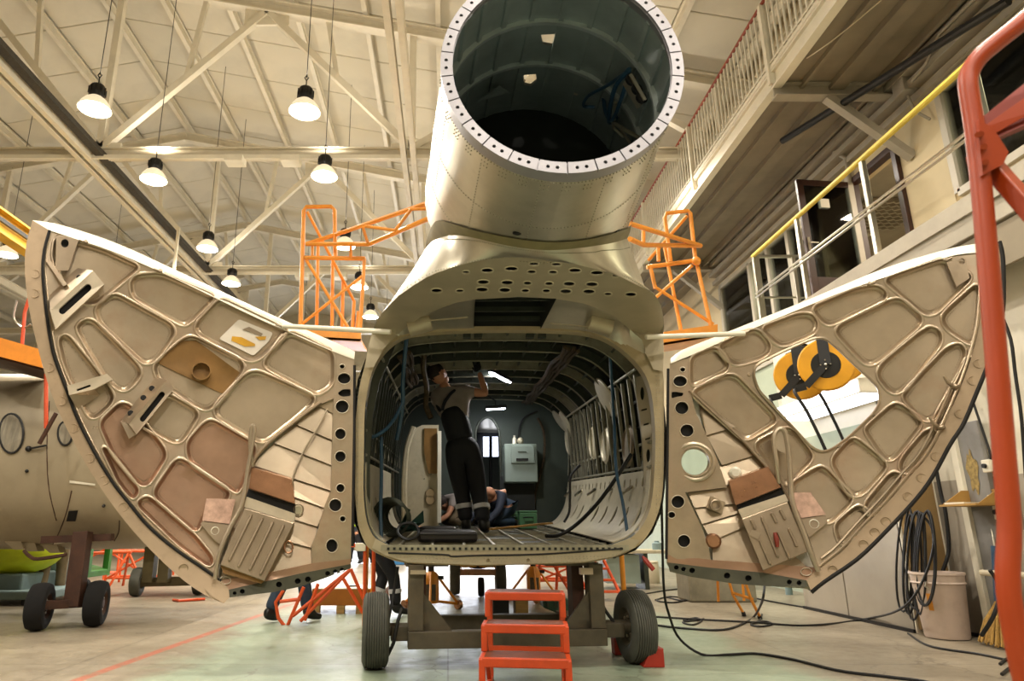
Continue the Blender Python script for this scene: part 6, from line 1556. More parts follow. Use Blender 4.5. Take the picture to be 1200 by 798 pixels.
for px, lb in ((14, 1), (77, .6)):
    ring = [onh2(px + 14 * lb * cos(a), 508 + 23 * lb * sin(a), -.012) for a in [2 * pi * i / 24 for i in range(24)]]
    w = MB().tube(ring, .014, 6, closed=True).build('window_seal', M['black'], t)
    MB().add([onh2(px + 13 * lb * cos(a), 508 + 22 * lb * sin(a), -.016) for a in [2 * pi * i / 24 for i in range(24)]], [tuple(range(24))]).build('window_cover', mk('scratched_cover', '#8a8270', .5, .3, var=.2, scale=5, stretch=(6, 1, 1)), w, 0)
for pts, nm in (([(84, 575), (78, 600), (70, 622), (62, 638)], 'panel_seam'), ([(140, 610), (139, 624), (134, 634)], 'panel_seam'), ([(58, 470), (55, 520), (57, 570), (66, 610)], 'panel_seam')):
    MB().tube([onh2(x, y, 0) for x, y in [tuple(q)[:2] for q in interp([V((*p, 0)) for p in pts], 12)]], .006, 5).build(nm, M['rust'], t)
MB().add([onh2(*q) for q in ((81, 599), (92, 598), (89, 611), (78, 611))], [(0, 1, 2, 3)]).build('vent_opening', M['void_shade'], t, 0)
MB().add([onh2(*q) for q in ((63, 634), (126, 625), (126, 629), (63, 638))], [(0, 1, 2, 3)]).build('hinge_strip', M['bright_edge'], t, 0)
MB().add([onh2(*q) for q in ((82, 563), (112, 567), (112, 569), (82, 566))], [(0, 1, 2, 3)]).build('hinge_strip', M['bright_edge'], t, 0)
for q, r_ in (((34, 526), .035), ((32, 552), .02), ((122, 593), .02)): MB().ell(onh2(*q), r_, r_, r_, 10, 6).build('fitting', M['black_metal'], t)
MB().tube([onh2(36, 526, -.02), onh2(48, 524, -.04), onh2(56, 522, -.02)], .012, 6).build('door_handle', M['black_metal'], t)
for q in ((8, 634), (24, 636), (50, 638)):
    c = onh2(*q); MB().prism([c + V((-.1, 0, .05)), c + V((.15, 0, .05)), c + V((.2, .05, -.1)), c + V((.08, .05, -.1))], (0, .15, 0)).build('belly_bracket', M['hull2'], t, 0)
t2 = thing('fuselage_trolley', 'dark rusty two wheeled trolley under the second helicopter', 'trolley', (-3.6, 7.9, 0))
for px, py, ax in ((39, 740, (1, .25, 0)), (107, 735, (1, .25, 0))):
    c = PZ(px, py, 0); wheel(t2, (c.x, c.y + .05, .245), ax, .245, .2, 'tyre_shaded', False, 'rust')
c0, c1 = PZ(45, 740, 0), PZ(100, 735, 0); mid = (c0 + c1) / 2
MB().bar((c0.x, c0.y, .26), (c1.x, c1.y, .26), .09, .09).build('axle_beam', M['rust'], t2, 0, bev=.006)
MB().bar((mid.x + .06, mid.y + .05, .22), (mid.x + .02, mid.y + .12, 1.02), .17, .14).build('strut', M['rust'], t2, 0, bev=.008)
MB().bar((mid.x - .5, mid.y + .25, .93), (mid.x + .3, mid.y + .25, .96), .1, .08).build('saddle', M['rust'], t2, 0)
MB().tube(interp([P(28, 645, 8.0), P(35, 652, 8.0), P(45, 655, 8.0), P(78, 650, 8.0)], 10), .02, 6).build('tie_rod', M['rust'], t2)
# third aircraft supports further back: wheel trolley beyond
t3 = thing('far_trolley', 'olive two post trolley standing beyond the left door lower rim', 'trolley', PZ(180, 700, 0))
c = PZ(159, 699, 0); c2 = PZ(232, 697, 0)
wheel(t3, (c.x, c.y, .225), (1, .15, 0), .225, .17, 'tyre', False); wheel(t3, (c2.x, c2.y, .225), (1, .15, 0), .225, .17, 'tyre', False)
M['olive'] = mk('olive_steel', '#5c5236', .55, .2, var=.12)
MB().bar((c.x, c.y, .22), (c2.x, c2.y, .22), .14, .14).build('axle_beam', M['olive'], t3, 0)
for px in (173, 191): q = P(px, 690, c.y); MB().bar((q.x, c.y, .22), (q.x, c.y, .95), .17, .17).build('post', M['olive'], t3, 0)
q = P(200, 650, c.y); tag(MB().box2((q.x - 1.0, c.y - .2, .78), (q.x + 1.4, c.y + 1.2, 1.2)).build('grey_pod', mk('grey_pod_paint', '#6b7169', .5, var=.08), None, 0, bev=.08), 'grey pod resting on the far olive trolley', 'pod')
tag(MB().tube([PZ(203, 703, .02), PZ(209, 704, .02), PZ(240, 702, .02)], .02, 6).build('tow_bar', M['red_orange']), 'thin red tow bar lying beside the far trolley', 'tow bar')

# ================================================================ clutter at the far left
M['lime'] = mk('lime_cloth', '#c3d21e', .6, var=.08)
M['bluegrey'] = mk('bluegrey_paint', '#6f8283', .55, var=.08)
M['green_p'] = mk('green_cart_paint', '#2c6a1e', .5, var=.1)
c = P(8, 672, 10.6)
t = thing('covered_float', 'lime yellow covered rounded float behind the dark trolley wheel', 'float', c)
MB().ell((c.x - .25, 10.9, .72), .85, .5, .36, 20, 12).build('cover', M['lime'], t)
MB().ell((c.x - .2, 10.95, .95), .45, .4, .2, 16, 8).build('upper_cover', mk('yellow_cloth', '#d8b51a', .6), t)
MB().box2((c.x - 1.3, 10.5, .14), (c.x + .3, 11.4, .42)).build('cradle', M['bluegrey'], t, 0, bev=.03)
p = P(30, 668, 10.8)
tag(MB().lathe([(0, 0), (.26, 0), (.3, .1), (.3, .5), (.22, .62), (0, .62)], (p.x + .05, 11.75, .2), n=20).build('grey_drum', M['bluegrey']), 'blue grey drum beside the lime cover', 'drum')
p = PZ(60, 706, 0)
t = thing('low_trolley', 'long low blue grey flat trolley on the floor at far left', 'trolley', p)
MB().box2((-9, 10.3, .08), (-5.75, 11.5, .2)).build('deck', M['bluegrey'], t, 0, bev=.02)
MB().box2((-6.1, 10.4, 0), (-5.9, 10.6, .08)).build('foot', M['black'], t, 0)
MB().box2((-8.9, 10.4, 0), (-8.7, 10.6, .08)).build('foot', M['black'], t, 0)
# green cart with silver cylinder
p = PZ(120, 690, 0); gx, gy = p.x, 12.6
t = thing('green_cart', 'dark green steel cart carrying parts, seen under the second helicopter', 'cart', (gx, gy, 0))
MB().prism([(gx - .75, gy - .3, .55), (gx + .15, gy - .3, .35), (gx + .15, gy - .3, .25), (gx - .75, gy - .3, .32)], (0, .8, 0)).build('tray', M['green_p'], t, 0, bev=.01)
MB().box2((gx + .05, gy - .3, .25), (gx + .15, gy - .2, 1.15)).box2((gx + .05, gy + .4, .25), (gx + .15, gy + .5, 1.15)).box2((gx - .8, gy - .3, 1.0), (gx + .15, gy + .5, 1.1)).build('frame', M['green_p'], t, 0)
for dx in (-.6, .12): wheel(t, (gx + dx, gy - .3, .12), (.3, 1, 0), .12, .08, 'tyre_shaded', False)
tag(MB().cyl((gx - 1.2, gy - .35, .82), (gx + .1, gy - .4, .86), .11, n=18).build('exhaust_pipe', M['hull_alu']), 'silver exhaust pipe lying across the green cart', 'pipe')
for i, (dx, w_, mt) in enumerate(((-.9, .5, 'white'), (-.35, .35, 'black_metal'))):
    tag(MB().box((gx + dx, gy, .6 + .05 * i), (w_, .5, .1), Matrix.Rotation(.1 * i - .05, 3, 'Y')).build('panel_part', M[mt], None, 0, bev=.01), ['white sheet part lying on the green cart', 'black part lying on the green cart beside the white sheet'][i], 'part')
# orange frames
def frame_stand(px, py, Y, w, h, label, mat='tower'):
    c = P(px, py, Y); c.z = 0; t = thing('frame_stand', label, 'stand', c)
    m = M[mat]; x0, x1 = c.x - w / 2, c.x + w / 2
    for x in (x0, x1):
        for y in (Y, Y + .6): MB().tube([(x, y, 0), (x, y, h)], .025, 6).build('post', m, t)
    for z in (.12, h * .5, h):
        MB().tube([(x0, Y, z), (x1, Y, z)], .022, 6).build('rail', m, t); MB().tube([(x0, Y + .6, z), (x1, Y + .6, z)], .022, 6).build('rail', m, t)
        for x in (x0, x1): MB().tube([(x, Y, z), (x, Y + .6, z)], .022, 6).build('rail', m, t)
    MB().tube([(x0, Y, .1), (x1, Y, h * .5)], .02, 6).tube([(x1, Y, .1), (x0, Y, h * .5)], .02, 6).build('brace', m, t)
    return t
M['orange_far'] = mk('orange_frame_paint', '#d4521c', .5, var=.08)
frame_stand(150, 680, 14.2, .9, 1.25, 'orange tubular frame stand between the green cart and the far trolley', 'orange_far')
frame_stand(222, 672, 16.5, 1.2, 1.25, 'far orange tubular frame glimpsed behind the left door rim', 'orange_far')
frame_stand(95, 670, 15.5, 1.0, 1.3, 'orange tubular frame behind the silver exhaust pipe', 'orange_far')
# tripod of orange tubes beside the cart
p = P(147, 682, 13.6); p.z = 0
t = thing('tripod', 'small orange tripod beside the green cart', 'tripod', p)
for a in (0, 2.1, 4.2): MB().tube([p + V((0, 0, .62)), p + V((.35 * cos(a), .35 * sin(a), 0))], .024, 6).build('leg', M['orange_far'], t)
MB().tube([p + V((-.9, 0, .6)), p + V((.05, 0, .63))], .03, 6).build('arm', M['orange_far'], t)

# ================================================================ under and behind the fuselage
def jack(px, py, label, s=1.0):
    c = PZ(px, py, 0); t = thing('hydraulic_jack', label, 'jack', c)
    MB().lathe([(0, .1), (.1, .1), (.105, .14), (.105, .4), (.09, .44), (.07, .48), (.045, .5), (0, .5)], c, n=18).build('cylinder', M['tower'], t)
    MB().cyl(c + V((0, 0, .48)), c + V((0, 0, .95)), .04, n=10).build('ram', M['black_metal'], t)
    MB().box(c + V((0, -.1, .24)), (.13, .03, .2)).build('label_plate', M['trolley'], t, 0)
    MB().cyl(c + V((.09, 0, .42)), c + V((.17, 0, .42)), .025, n=8).build('valve', M['black_metal'], t)
    for a in (.5, 2.6, 4.7):
        e = c + V((.42 * cos(a), .42 * sin(a), .07)); MB().tube([c + V((.06 * cos(a), .06 * sin(a), .48)), e], .018, 6).tube([c + V((.08 * cos(a), .08 * sin(a), .12)), e], .018, 6).build('leg', M['tower'], t)
        MB().cyl(e + V((-.02, -.02, -.01)), e + V((.02, .02, -.01)), .06, n=12).build('caster', M['copperish'], t)
jack(505, 716, 'orange hydraulic jack behind the left trolley post')
jack(626, 704, 'orange hydraulic jack behind the steps, right of centre')
# tow cart
c = PZ(560, 697, 0)
t = thing('tow_cart', 'far three wheeled yellow framed cart seen under the fuselage', 'cart', c)
for dx in (-.38, .38): wheel(t, c + V((dx, 0, .26)), (1, 0, 0), .26, .17, 'tyre', False)
wheel(t, c + V((.04, -.35, .15)), (1, 0, 0), .15, .1, 'tyre_shaded', False)
MB().box(c + V((0, 0, .36)), (.6, .2, .1)).build('axle_box', M['copperish'], t, 0)
MB().tube([c + V((-.3, 0, .42)), c + V((-.2, 0, .62)), c + V((.2, 0, .62)), c + V((.32, 0, .42))], .03, 6).tube([c + V((-.28, -.1, .46)), c + V((.28, -.1, .46))], .025, 6).build('frame', M['yellow_steel'], t)
MB().lathe([(0, 0), (.14, 0), (.1, .1), (0, .1)], c + V((0, 0, .42)), n=16).build('turntable', M['black_metal'], t)
# dark box on wooden blocks, green steel part
c = PZ(600, 724, 0)
t = thing('dark_bench', 'low black topped bench on block legs behind the steps', 'bench', c)
MB().box(c + V((0, .2, .28)), (.52, .4, .05)).build('top', mk('dark_blue_black', '#20252e', .45), t, 0, bev=.008)
MB().box(c + V((-.13, .2, .125)), (.2, .34, .25)).build('dark_body', M['black'], t, 0, bev=.01)
MB().box(c + V((.13, .2, .125)), (.16, .34, .25)).build('block_leg', M['wood_block'], t, 0, bev=.01)
c = PZ(650, 722, 0)
t = thing('green_casting', 'dark green steel casting on the floor behind the steps', 'machine part', c)
MB().prism([c + V((-.14, 0, .1)), c + V((.12, 0, .0)), c + V((.2, 0, .02)), c + V((.2, 0, .2)), c + V((.1, 0, .22)), c + V((-.14, 0, .2))], (0, .3, 0)).build('body', mk('dark_green_paint', '#2e5140', .5, var=.1), t, 0, bev=.015)
for k in range(3): MB().box(c + V((-.08 + .1 * k, -.015, .14)), (.03, .02, .08)).build('lug', M['bay_frame'], t, 0)
# orange steps far
def far_steps(px, py, Y, label, n=5, w=.6, dx=.5, flip=1):
    c = P(px, py, Y); c.z = 0; t = thing('mobile_steps', label, 'steps', c)
    h = 1.35
    for s in (0, 1):
        y = Y + s * w
        MB().tube([c + V((0, s * w, 0)), c + V((-flip * dx, s * w, h))], .028, 6).build('stringer', M['orange_far'], t)
        MB().tube([c + V((-flip * dx * 1.0, s * w, h)), c + V((-flip * (dx + .25), s * w, 0))], .028, 6).build('rear_leg', M['orange_far'], t)
    for k in range(n):
        z = h * (k + .7) / n; x = -flip * dx * (k + .7) / n
        MB().box(c + V((x, w / 2, z)), (.2, w, .03)).build('tread', M['orange_far'], t, 0)
    return t
def front_steps(x0px, x1px, ybot, Y, label, lean):
    a, b_ = P(x0px, ybot, Y), P(x1px, ybot, Y); a.z = b_.z = 0
    t = thing('mobile_steps', label, 'steps', (a + b_) / 2)
    for q in (a, b_): MB().tube([q, q + V((lean, .35, .82))], .026, 6).build('stringer', M['orange_far'], t); MB().tube([q + V((lean, .35, .82)), q + V((lean, .8, 0))], .026, 6).build('rear_leg', M['orange_far'], t)
    for k in range(5):
        f = (k + .8) / 5; q = a.lerp(b_, .5) + V((lean * f, .35 * f, .82 * f)); MB().box(q, ((b_ - a).length, .16, .03)).build('tread', M['orange_far'], t, 0)
front_steps(705, 731, 706, 11.0, 'orange steps with treads behind the right trolley post', -.3)
front_steps(672, 694, 703, 11.6, 'orange steps leaning away left of the right trolley post', -.45)
frame_stand(650, 690, 13.5, .7, .75, 'low orange frame behind the right hydraulic jack', 'orange_far')
# pallet box and stand behind left wheel
c = PZ(407, 720, 0)
t = thing('orange_box', 'low orange wooden box on feet beside the left trolley wheel', 'box', c)
MB().box(c + V((0, .35, .2)), (.95, .6, .2)).build('box_body', mk('orange_ply', '#b06a1c', .55, var=.1), t, 0, bev=.008)
MB().box(c + V((0, .35, .305)), (.95, .6, .012)).build('box_lid', M['white'], t, 0)
for dx in (-.42, -.1, .15, .42): MB().box(c + V((dx, .1, .05)), (.1, .1, .1)).build('foot', M['wood_block'], t, 0)
tag(MB().box(c + V((0, .3, .32)), (.14, .04, .02)).build('hand_tool', M['black_metal'], None, 0), 'small dark tool lying on the orange box', 'tool')
t = thing('tube_stand', 'orange bent tube stand crossing below the left door corner', 'stand', PZ(360, 730, 0))
tubes(t, 'tube', [[(332, 692), (323, 706), (326, 724), (333, 733)], [(356, 688), (337, 733)], [(328, 705), (352, 702)], [(343, 722), (411, 667)], [(352, 728), (411, 667)], [(411, 667), (426, 702)], [(400, 674), (425, 718)], [(373, 684), (357, 727)]], .02, 8.35, 'orange_far')
tubes(t, 'post', [[(428, 640, 8.2), (427, 719, 8.2)], [(438, 645, 8.5), (438, 700, 8.5)]], .022, 8.3, 'orange_far')
q = P(423, 641, 8.2); MB().box(q, (.12, .1, .09)).build('white_clamp', M['white'], t, 0, bev=.01)
MB().bar(P(412, 639, 8.2), P(430, 639, 8.2), .05, .04).build('top_bar', M['orange_far'], t, 0)
# far right under the door: green box, white barrel, pipes, small orange stand
c = PZ(738, 684, 0)
tag(MB().box(c + V((0, .3, .19)), (.42, .5, .38)).build('green_chest', mk('grey_green_chest', '#4d5b4c', .5, var=.08), None, 0, bev=.02), 'dark grey green chest on the floor right of the orange steps', 'chest')
c = PZ(766, 684, 0)
t = thing('white_barrel', 'off white plastic barrel behind the right wheel', 'barrel', c)
MB().lathe([(0, 0), (.17, 0), (.18, .03), (.18, .36), (.17, .38), (.18, .4), (.17, .42), (0, .42)], c + V((0, .2, 0)), n=24).build('drum', M['beige'], t)
for px, py in ((753, 668), (785, 665)):
    pass
t = thing('work_counter', 'long pale workbench with clutter beyond the right wheel', 'workbench', P(760, 652, 13.5))
a = P(700, 655, 13.2); MB().box2((2.2, 13.0, .62), (5.6, 13.8, .68)).build('bench_top', M['liner'], t, 0, bev=.01)
for x in (2.4, 3.6, 5.4): MB().box2((x - .04, 13.05, 0), (x + .04, 13.7, .62)).build('leg', M['bay_frame'], t, 0)
MB().box2((2.9, 13.1, .1), (3.5, 13.7, .6)).build('drawer_unit', M['grey_cab'], t, 0)
for i, (x, r_, h, mt, lb) in enumerate(((2.9, .07, .2, 'pale_green', 'pale green bottle on the far bench'), (3.2, .05, .26, 'white', 'white bottle on the far bench'), (3.9, .09, .16, 'bluegrey', 'blue grey can on the far bench'), (4.3, .07, .2, 'beige', 'beige can on the far bench'))):
    tag(MB().lathe([(0, 0), (r_, 0), (r_, h * .7), (r_ * .5, h * .85), (r_ * .5, h), (0, h)], (x, 13.3, .68), n=14).build('can', M[mt]), lb, 'can')
for i, px in enumerate((811, 857, 925)):
    c = PZ(px, 697, 0); tag(MB().cyl(c, c + V((0, 0, .85)), .055, n=12).build('grey_pipe_post', M['bluegrey']), ['grey pipe post nearest the fuselage under the right door', 'middle grey pipe post under the right door', 'grey pipe post beside the partition under the right door'][i], 'post')
MB_ = MB().box2((3.6, 10.8, .0), (4.6, 11.4, .5)); tag(MB_.build('stone_block', mk('concrete_block', '#8c8570', .8, var=.15, scale=5), None, 0, bev=.03), 'rough grey concrete block under the right door', 'block')
t = thing('small_stand', 'small orange stand with black rubber feet below the right door', 'stand', PZ(880, 727, 0))
Ys = PZ(872, 722, 0).y
tubes(t, 'leg', [[(848, 660, Ys), (859, 697, Ys), (872, 720, Ys)], [(866, 660, Ys - .3), (880, 702, Ys - .3), (891, 724, Ys - .3)], [(859, 695, Ys), (882, 702, Ys - .3)]], .018, Ys)
tubes(t, 'leg', [[(840, 655, Ys + .5), (842, 705, Ys + .5)], [(868, 655, Ys + .5), (872, 704, Ys + .5)]], .018, Ys)
MB().box(P(856, 662, Ys + .1), (.4, .5, .03)).build('stand_top', M['tower'], t, 0)
for q in ((872, 720, Ys), (891, 725, Ys - .3)): p = P(*q); MB().tube([V((p.x, p.y, 0)), p + V((-.01, 0, .03))], .026, 8).build('rubber_foot', M['black'], t)
# cables over the floor
def fc(name, pts, r, label):
    tag(MB().tube(interp([PZ(x, y, r) if len(q) == 2 else P(x, y, q[2]) for q in pts for x, y in [q[:2]]], 60), r, 6).build(name, M['black']), label, 'cable')
fc('floor_cable', [(776, 500, 5.95), (775, 560, 5.95), (776, 620, 6.0), (778, 690, 6.2), (784, 720, 6.35), (796, 748, 6.5), (823, 767), (855, 767), (887, 766), (930, 773), (984, 786), (1040, 793), (1090, 800), (1150, 820)], .011, 'black cable hanging from the bay and crossing the near floor to the right')
fc('floor_cable', [(896, 686, 7.6), (893, 705, 7.6), (884, 722), (872, 730), (846, 738), (800, 736), (764, 732), (740, 730)], .012, 'black cable drooping from the right door to the right wheel')
fc('floor_cable', [(748, 697), (800, 690), (850, 694), (900, 704), (945, 712)], .011, 'far thin cable on the floor beyond the right wheel')
fc('cable_loop', [(801, 727), (815, 724), (822, 727), (812, 732), (800, 729), (815, 727), (825, 725)], .01, 'small loop of cable on the floor below the right door')
fc('cable_loop', [(880, 731), (895, 728), (905, 731), (893, 734), (880, 732), (890, 727), (893, 720)], .01, 'small cable loop at the rubber feet of the small stand')
fc('cable_loop', [(768, 703), (785, 699), (805, 702), (790, 706), (770, 704), (780, 700), (800, 704), (812, 702)], .011, 'coiled black cable on the floor behind the right wheel')
fc('floor_cable', [(500, 727), (530, 721), (553, 722), (540, 727), (515, 725), (540, 723), (570, 727), (600, 730)], .014, 'black hose lying in loops under the fuselage')
fc('floor_cable', [(1172, 778), (1180, 772), (1190, 772), (1205, 776), (1185, 782), (1174, 790)], .012, 'dark cable loop at the lower right corner of the floor')
fc('floor_cable', [(1064, 742), (1090, 757), (1150, 767), (1200, 778)], .01, 'thin black cable along the foot of the low wall')
fc('wall_cable', [(1160, 668, 4.9), (1172, 690, 4.9), (1165, 720, 4.9), (1150, 745, 5.0)], .014, 'black cable bending from the wall pipe down behind the bucket')
# ================================================================ people
SKL = []
M['skin'] = mk('skin', '#b98262', .5, var=.06)
M['hair'] = mk('dark_hair', '#2a1d15', .7, var=.3, scale=60)
M['overall'] = mk('navy_overall', '#14161d', .75, var=.15, scale=10)
M['tee'] = mk('grey_tshirt', '#8a7f78', .8, var=.08, scale=12)
M['reflective'] = mk('reflective_band', '#c9c9cc', .35, var=.04)
M['boot'] = mk('black_boot', '#121110', .45, var=.2)
M['glove'] = mk('black_glove', '#171614', .7)
M['jeans'] = mk('blue_jeans', '#26374a', .8, var=.15, scale=14)
M['khaki'] = mk('khaki_trousers', '#6d5d43', .8, var=.12, scale=10)
M['hivis'] = mk('hi_vis_vest', '#b7d90f', .6, var=.05)
M['navy_jacket'] = mk('navy_jacket', '#1b2233', .75, var=.15)
def skin(name, chains, mat, parent, root=None, sub=2):
    """chains of (point, radius); equal points are welded, a Skin modifier grows the surface"""
    vs, rs, es, idx = [], [], [], {}
    for ch in chains:
        prev = None
        for p, r in ch:
            k = tuple(round(c, 4) for c in p)
            if k not in idx: idx[k] = len(vs); vs.append(V(p)); rs.append(r)
            i = idx[k]
            if prev is not None and prev != i: es.append((prev, i))
            prev = i
    off = org(parent); me = bpy.data.meshes.new(name)
    me.from_pydata([tuple(v - off) for v in vs], es, []); me.materials.append(mat)
    o = bpy.data.objects.new(name, me); COL.objects.link(o); o.parent = parent
    m = o.modifiers.new('skin', 'SKIN'); m.use_smooth_shade = True
    for i, sv in enumerate(me.skin_vertices[0].data):
        r = rs[i]; sv.radius = (r, r) if not isinstance(r, tuple) else r; sv.use_root = (i == 0); sv.use_loose = False
    s = o.modifiers.new('sub', 'SUBSURF'); s.levels = s.render_levels = sub
    SKL.append(o); return o
def mids(a, b_, ra, rb, n=2, bulge=0):
    return [(a.lerp(b_, k / n), ra + (rb - ra) * k / n + bulge * sin(pi * k / n)) for k in range(n + 1)]
def person(name_label, J, root_loc, trousers='overall', top='tee', s=1.0, bib=False, bands=False, hair='hair', face=None, boots='boot', gloves=False, vest=False):
    """J: joints as world points: pel, waist, chest, neck, head, hipL/R, kneeL/R, ankL/R, toeL/R, shL/R, elL/R, haL/R"""
    t = thing('person', name_label, 'person', root_loc)
    j = {k: V(v) for k, v in J.items()}
    # body: one continuous surface
    ch = [[(j['pel'], .105 * s), (j['waist'], .1 * s), (j['chest'], .12 * s), (j['neck'], .055 * s), (j['neck'].lerp(j['head'], .5), .058 * s)]]
    for d_ in 'LR':
        ch.append([(j['pel'], .105 * s), (j['hip' + d_], .08 * s), (j['hip' + d_].lerp(j['knee' + d_], .5), .075 * s), (j['knee' + d_], .055 * s), (j['knee' + d_].lerp(j['ank' + d_], .35), .055 * s), (j['ank' + d_], .036 * s), (j['toe' + d_], .03 * s)])
        ch.append([(j['chest'], .12 * s), (j['sh' + d_], .055 * s), (j['sh' + d_].lerp(j['el' + d_], .5), .047 * s), (j['el' + d_], .038 * s), (j['el' + d_].lerp(j['ha' + d_], .4), .037 * s), (j['ha' + d_], .025 * s)])
    skin('body', ch, M['skin'], t)
    # head with face
    h = j['head']; up = (j['head'] - j['neck']).normalized(); fw = V(face or (0, 1, 0)); fw = (fw - up * fw.dot(up)).normalized(); sd = fw.cross(up)
    rot = Matrix((sd, fw, up)).transposed()
    mb = MB().ell(h + up * .02 * s, .075 * s, .094 * s, .115 * s, 18, 12, rot).ell(h - up * .06 * s + fw * .03 * s, .055 * s, .06 * s, .05 * s, 12, 8, rot)
    mb.ell(h + fw * .095 * s - up * .005 * s, .013 * s, .02 * s, .024 * s, 8, 6, rot)
    for q in (-1, 1): mb.ell(h + sd * .076 * s * q - up * .0 * s, .012 * s, .024 * s, .032 * s, 8, 6, rot)
    hd = mb.build('head', M['skin'], t, 60)
    for q in (-1, 1): MB().ell(h + fw * .085 * s + sd * .03 * q * s + up * .025 * s, .012 * s, .01 * s, .008 * s, 8, 5, rot).build('eye', M['boot'], hd)
    MB().ell(h + fw * .083 * s - up * .055 * s, .022 * s, .01 * s, .006 * s, 8, 5, rot).build('mouth', mk('lips', '#8c4f42', .5), hd)
    if hair:
        v_ = MB().ell(h + up * .04 * s - fw * .012 * s, .081 * s, .097 * s, .105 * s, 18, 12, rot)
        keep = [f for f in v_.f if (sum((v_.v[i] for i in f), V()) / len(f) - h).dot(up) > .02 * s - .5 * max(0, -(sum((v_.v[i] for i in f), V()) / len(f) - h).dot(fw))]
        v_.f = keep; v_.mi = [0] * len(keep); v_.build('hair', M[hair], t, 60)
    # trousers
    ch = [[(j['waist'], .132 * s), (j['pel'], .15 * s)]]
    for d_ in 'LR':
        ch.append([(j['pel'], .14 * s), (j['hip' + d_], .125 * s), (j['hip' + d_].lerp(j['knee' + d_], .5), .108 * s), (j['knee' + d_], .085 * s), (j['knee' + d_].lerp(j['ank' + d_], .4), .082 * s), (j['knee' + d_].lerp(j['ank' + d_], .9), .076 * s)])
    skin('trousers', ch, M[trousers], t)
    # top
    ch = [[(j['pel'].lerp(j['waist'], .4), .118 * s), (j['waist'], .122 * s), (j['waist'].lerp(j['chest'], .5), .132 * s), (j['chest'], .148 * s), (j['neck'].lerp(j['chest'], .12), .07 * s)]]
    for d_ in 'LR': ch.append([(j['chest'], .148 * s), (j['sh' + d_], .076 * s), (j['sh' + d_].lerp(j['el' + d_], .55), .062 * s)] + ([(j['el' + d_], .056 * s), (j['el' + d_].lerp(j['ha' + d_], .9), .042 * s)] if top != 'tee' else []))
    skin('shirt', ch, M[top], t)
    if vest: skin('vest', [[(j['waist'], .128 * s), (j['waist'].lerp(j['chest'], .5), .142 * s), (j['chest'], .156 * s), (j['neck'].lerp(j['chest'], .3), .1 * s)]], M['hivis'], t)
    for d_ in 'LR':
        a, e = j['ank' + d_], j['toe' + d_]
        skin('boot', [[(a.lerp(j['knee' + d_], .22), .058 * s), (a, .052 * s), (a.lerp(e, .45) + V((0, 0, -.008)), .046 * s), (e, .036 * s)], [(a, .052 * s), (a - (e - a).normalized() * .05 * s + V((0, 0, -.03 * s)), .038 * s)]], M[boots], t)
        # hand: palm, four fingers, thumb
        w = j['ha' + d_]; d = (w - j['el' + d_]).normalized(); sd_ = d.cross(V((0, 1, 0.2))).normalized(); pn = d.cross(sd_)
        pc = w + d * .05 * s
        fing = []
        for q, ln in ((-1.5, .062), (-.5, .074), (.5, .078), (1.5, .07)):
            k = w + d * .085 * s + sd_ * .019 * q * s
            fing.append([(w, .022 * s), (pc + sd_ * .014 * q * s, .019 * s), (k, .0105 * s), (k + d * ln * .45 * s + pn * .012 * s, .0095 * s), (k + d * ln * .8 * s + pn * .034 * s, .008 * s)])
        fing.append([(w, .022 * s), (w + d * .03 * s + sd_ * .035 * s, .012 * s), (w + d * .065 * s + sd_ * .055 * s + pn * .02 * s, .0095 * s)])
        skin('glove' if gloves else 'hand', fing, M['glove' if gloves else 'skin'], t)
    if bib:
        # bib and crossed straps at the back
        bk = -fw
        c, w_ = j['chest'], j['waist']; upb = (c - w_).normalized(); sb = fw.cross(upb).normalized()
        skin('bib', [[(j['pel'].lerp(w_, .5), .15 * s), (w_, .142 * s), (w_.lerp(c, .5) - fw * .01, .153 * s), (w_.lerp(c, .85) - fw * .04, .135 * s), (w_.lerp(c, 1.05) - fw * .05, .1 * s)]], M[trousers], t)
        lo = c - fw * .165 * s
        for q in (-1, 1):
            a = lo + sb * .02 * q
            pts = [a, c - fw * .165 * s + sb * .045 * q + upb * .04, c - fw * .13 * s + sb * .085 * q + upb * .10, c + sb * .09 * q + upb * .155, c + fw * .13 * s + sb * .08 * q + upb * .06, w_.lerp(c, .5) + fw * .14 * s + sb * .06 * q]
            MB().tube(interp(pts, 20), .018, 6).build('strap', M[trousers], t)
    if bands:
        for d_ in 'LR':
            a, e = j['knee' + d_].lerp(j['ank' + d_], .38), j['knee' + d_].lerp(j['ank' + d_], .52)
            MB().lathe([(.07 * s, 0), (.088 * s, .004), (.087 * s, (e - a).length - .004), (.07 * s, (e - a).length)], a, e - a, 20).build('reflective_band', M['reflective'], t)
    return t
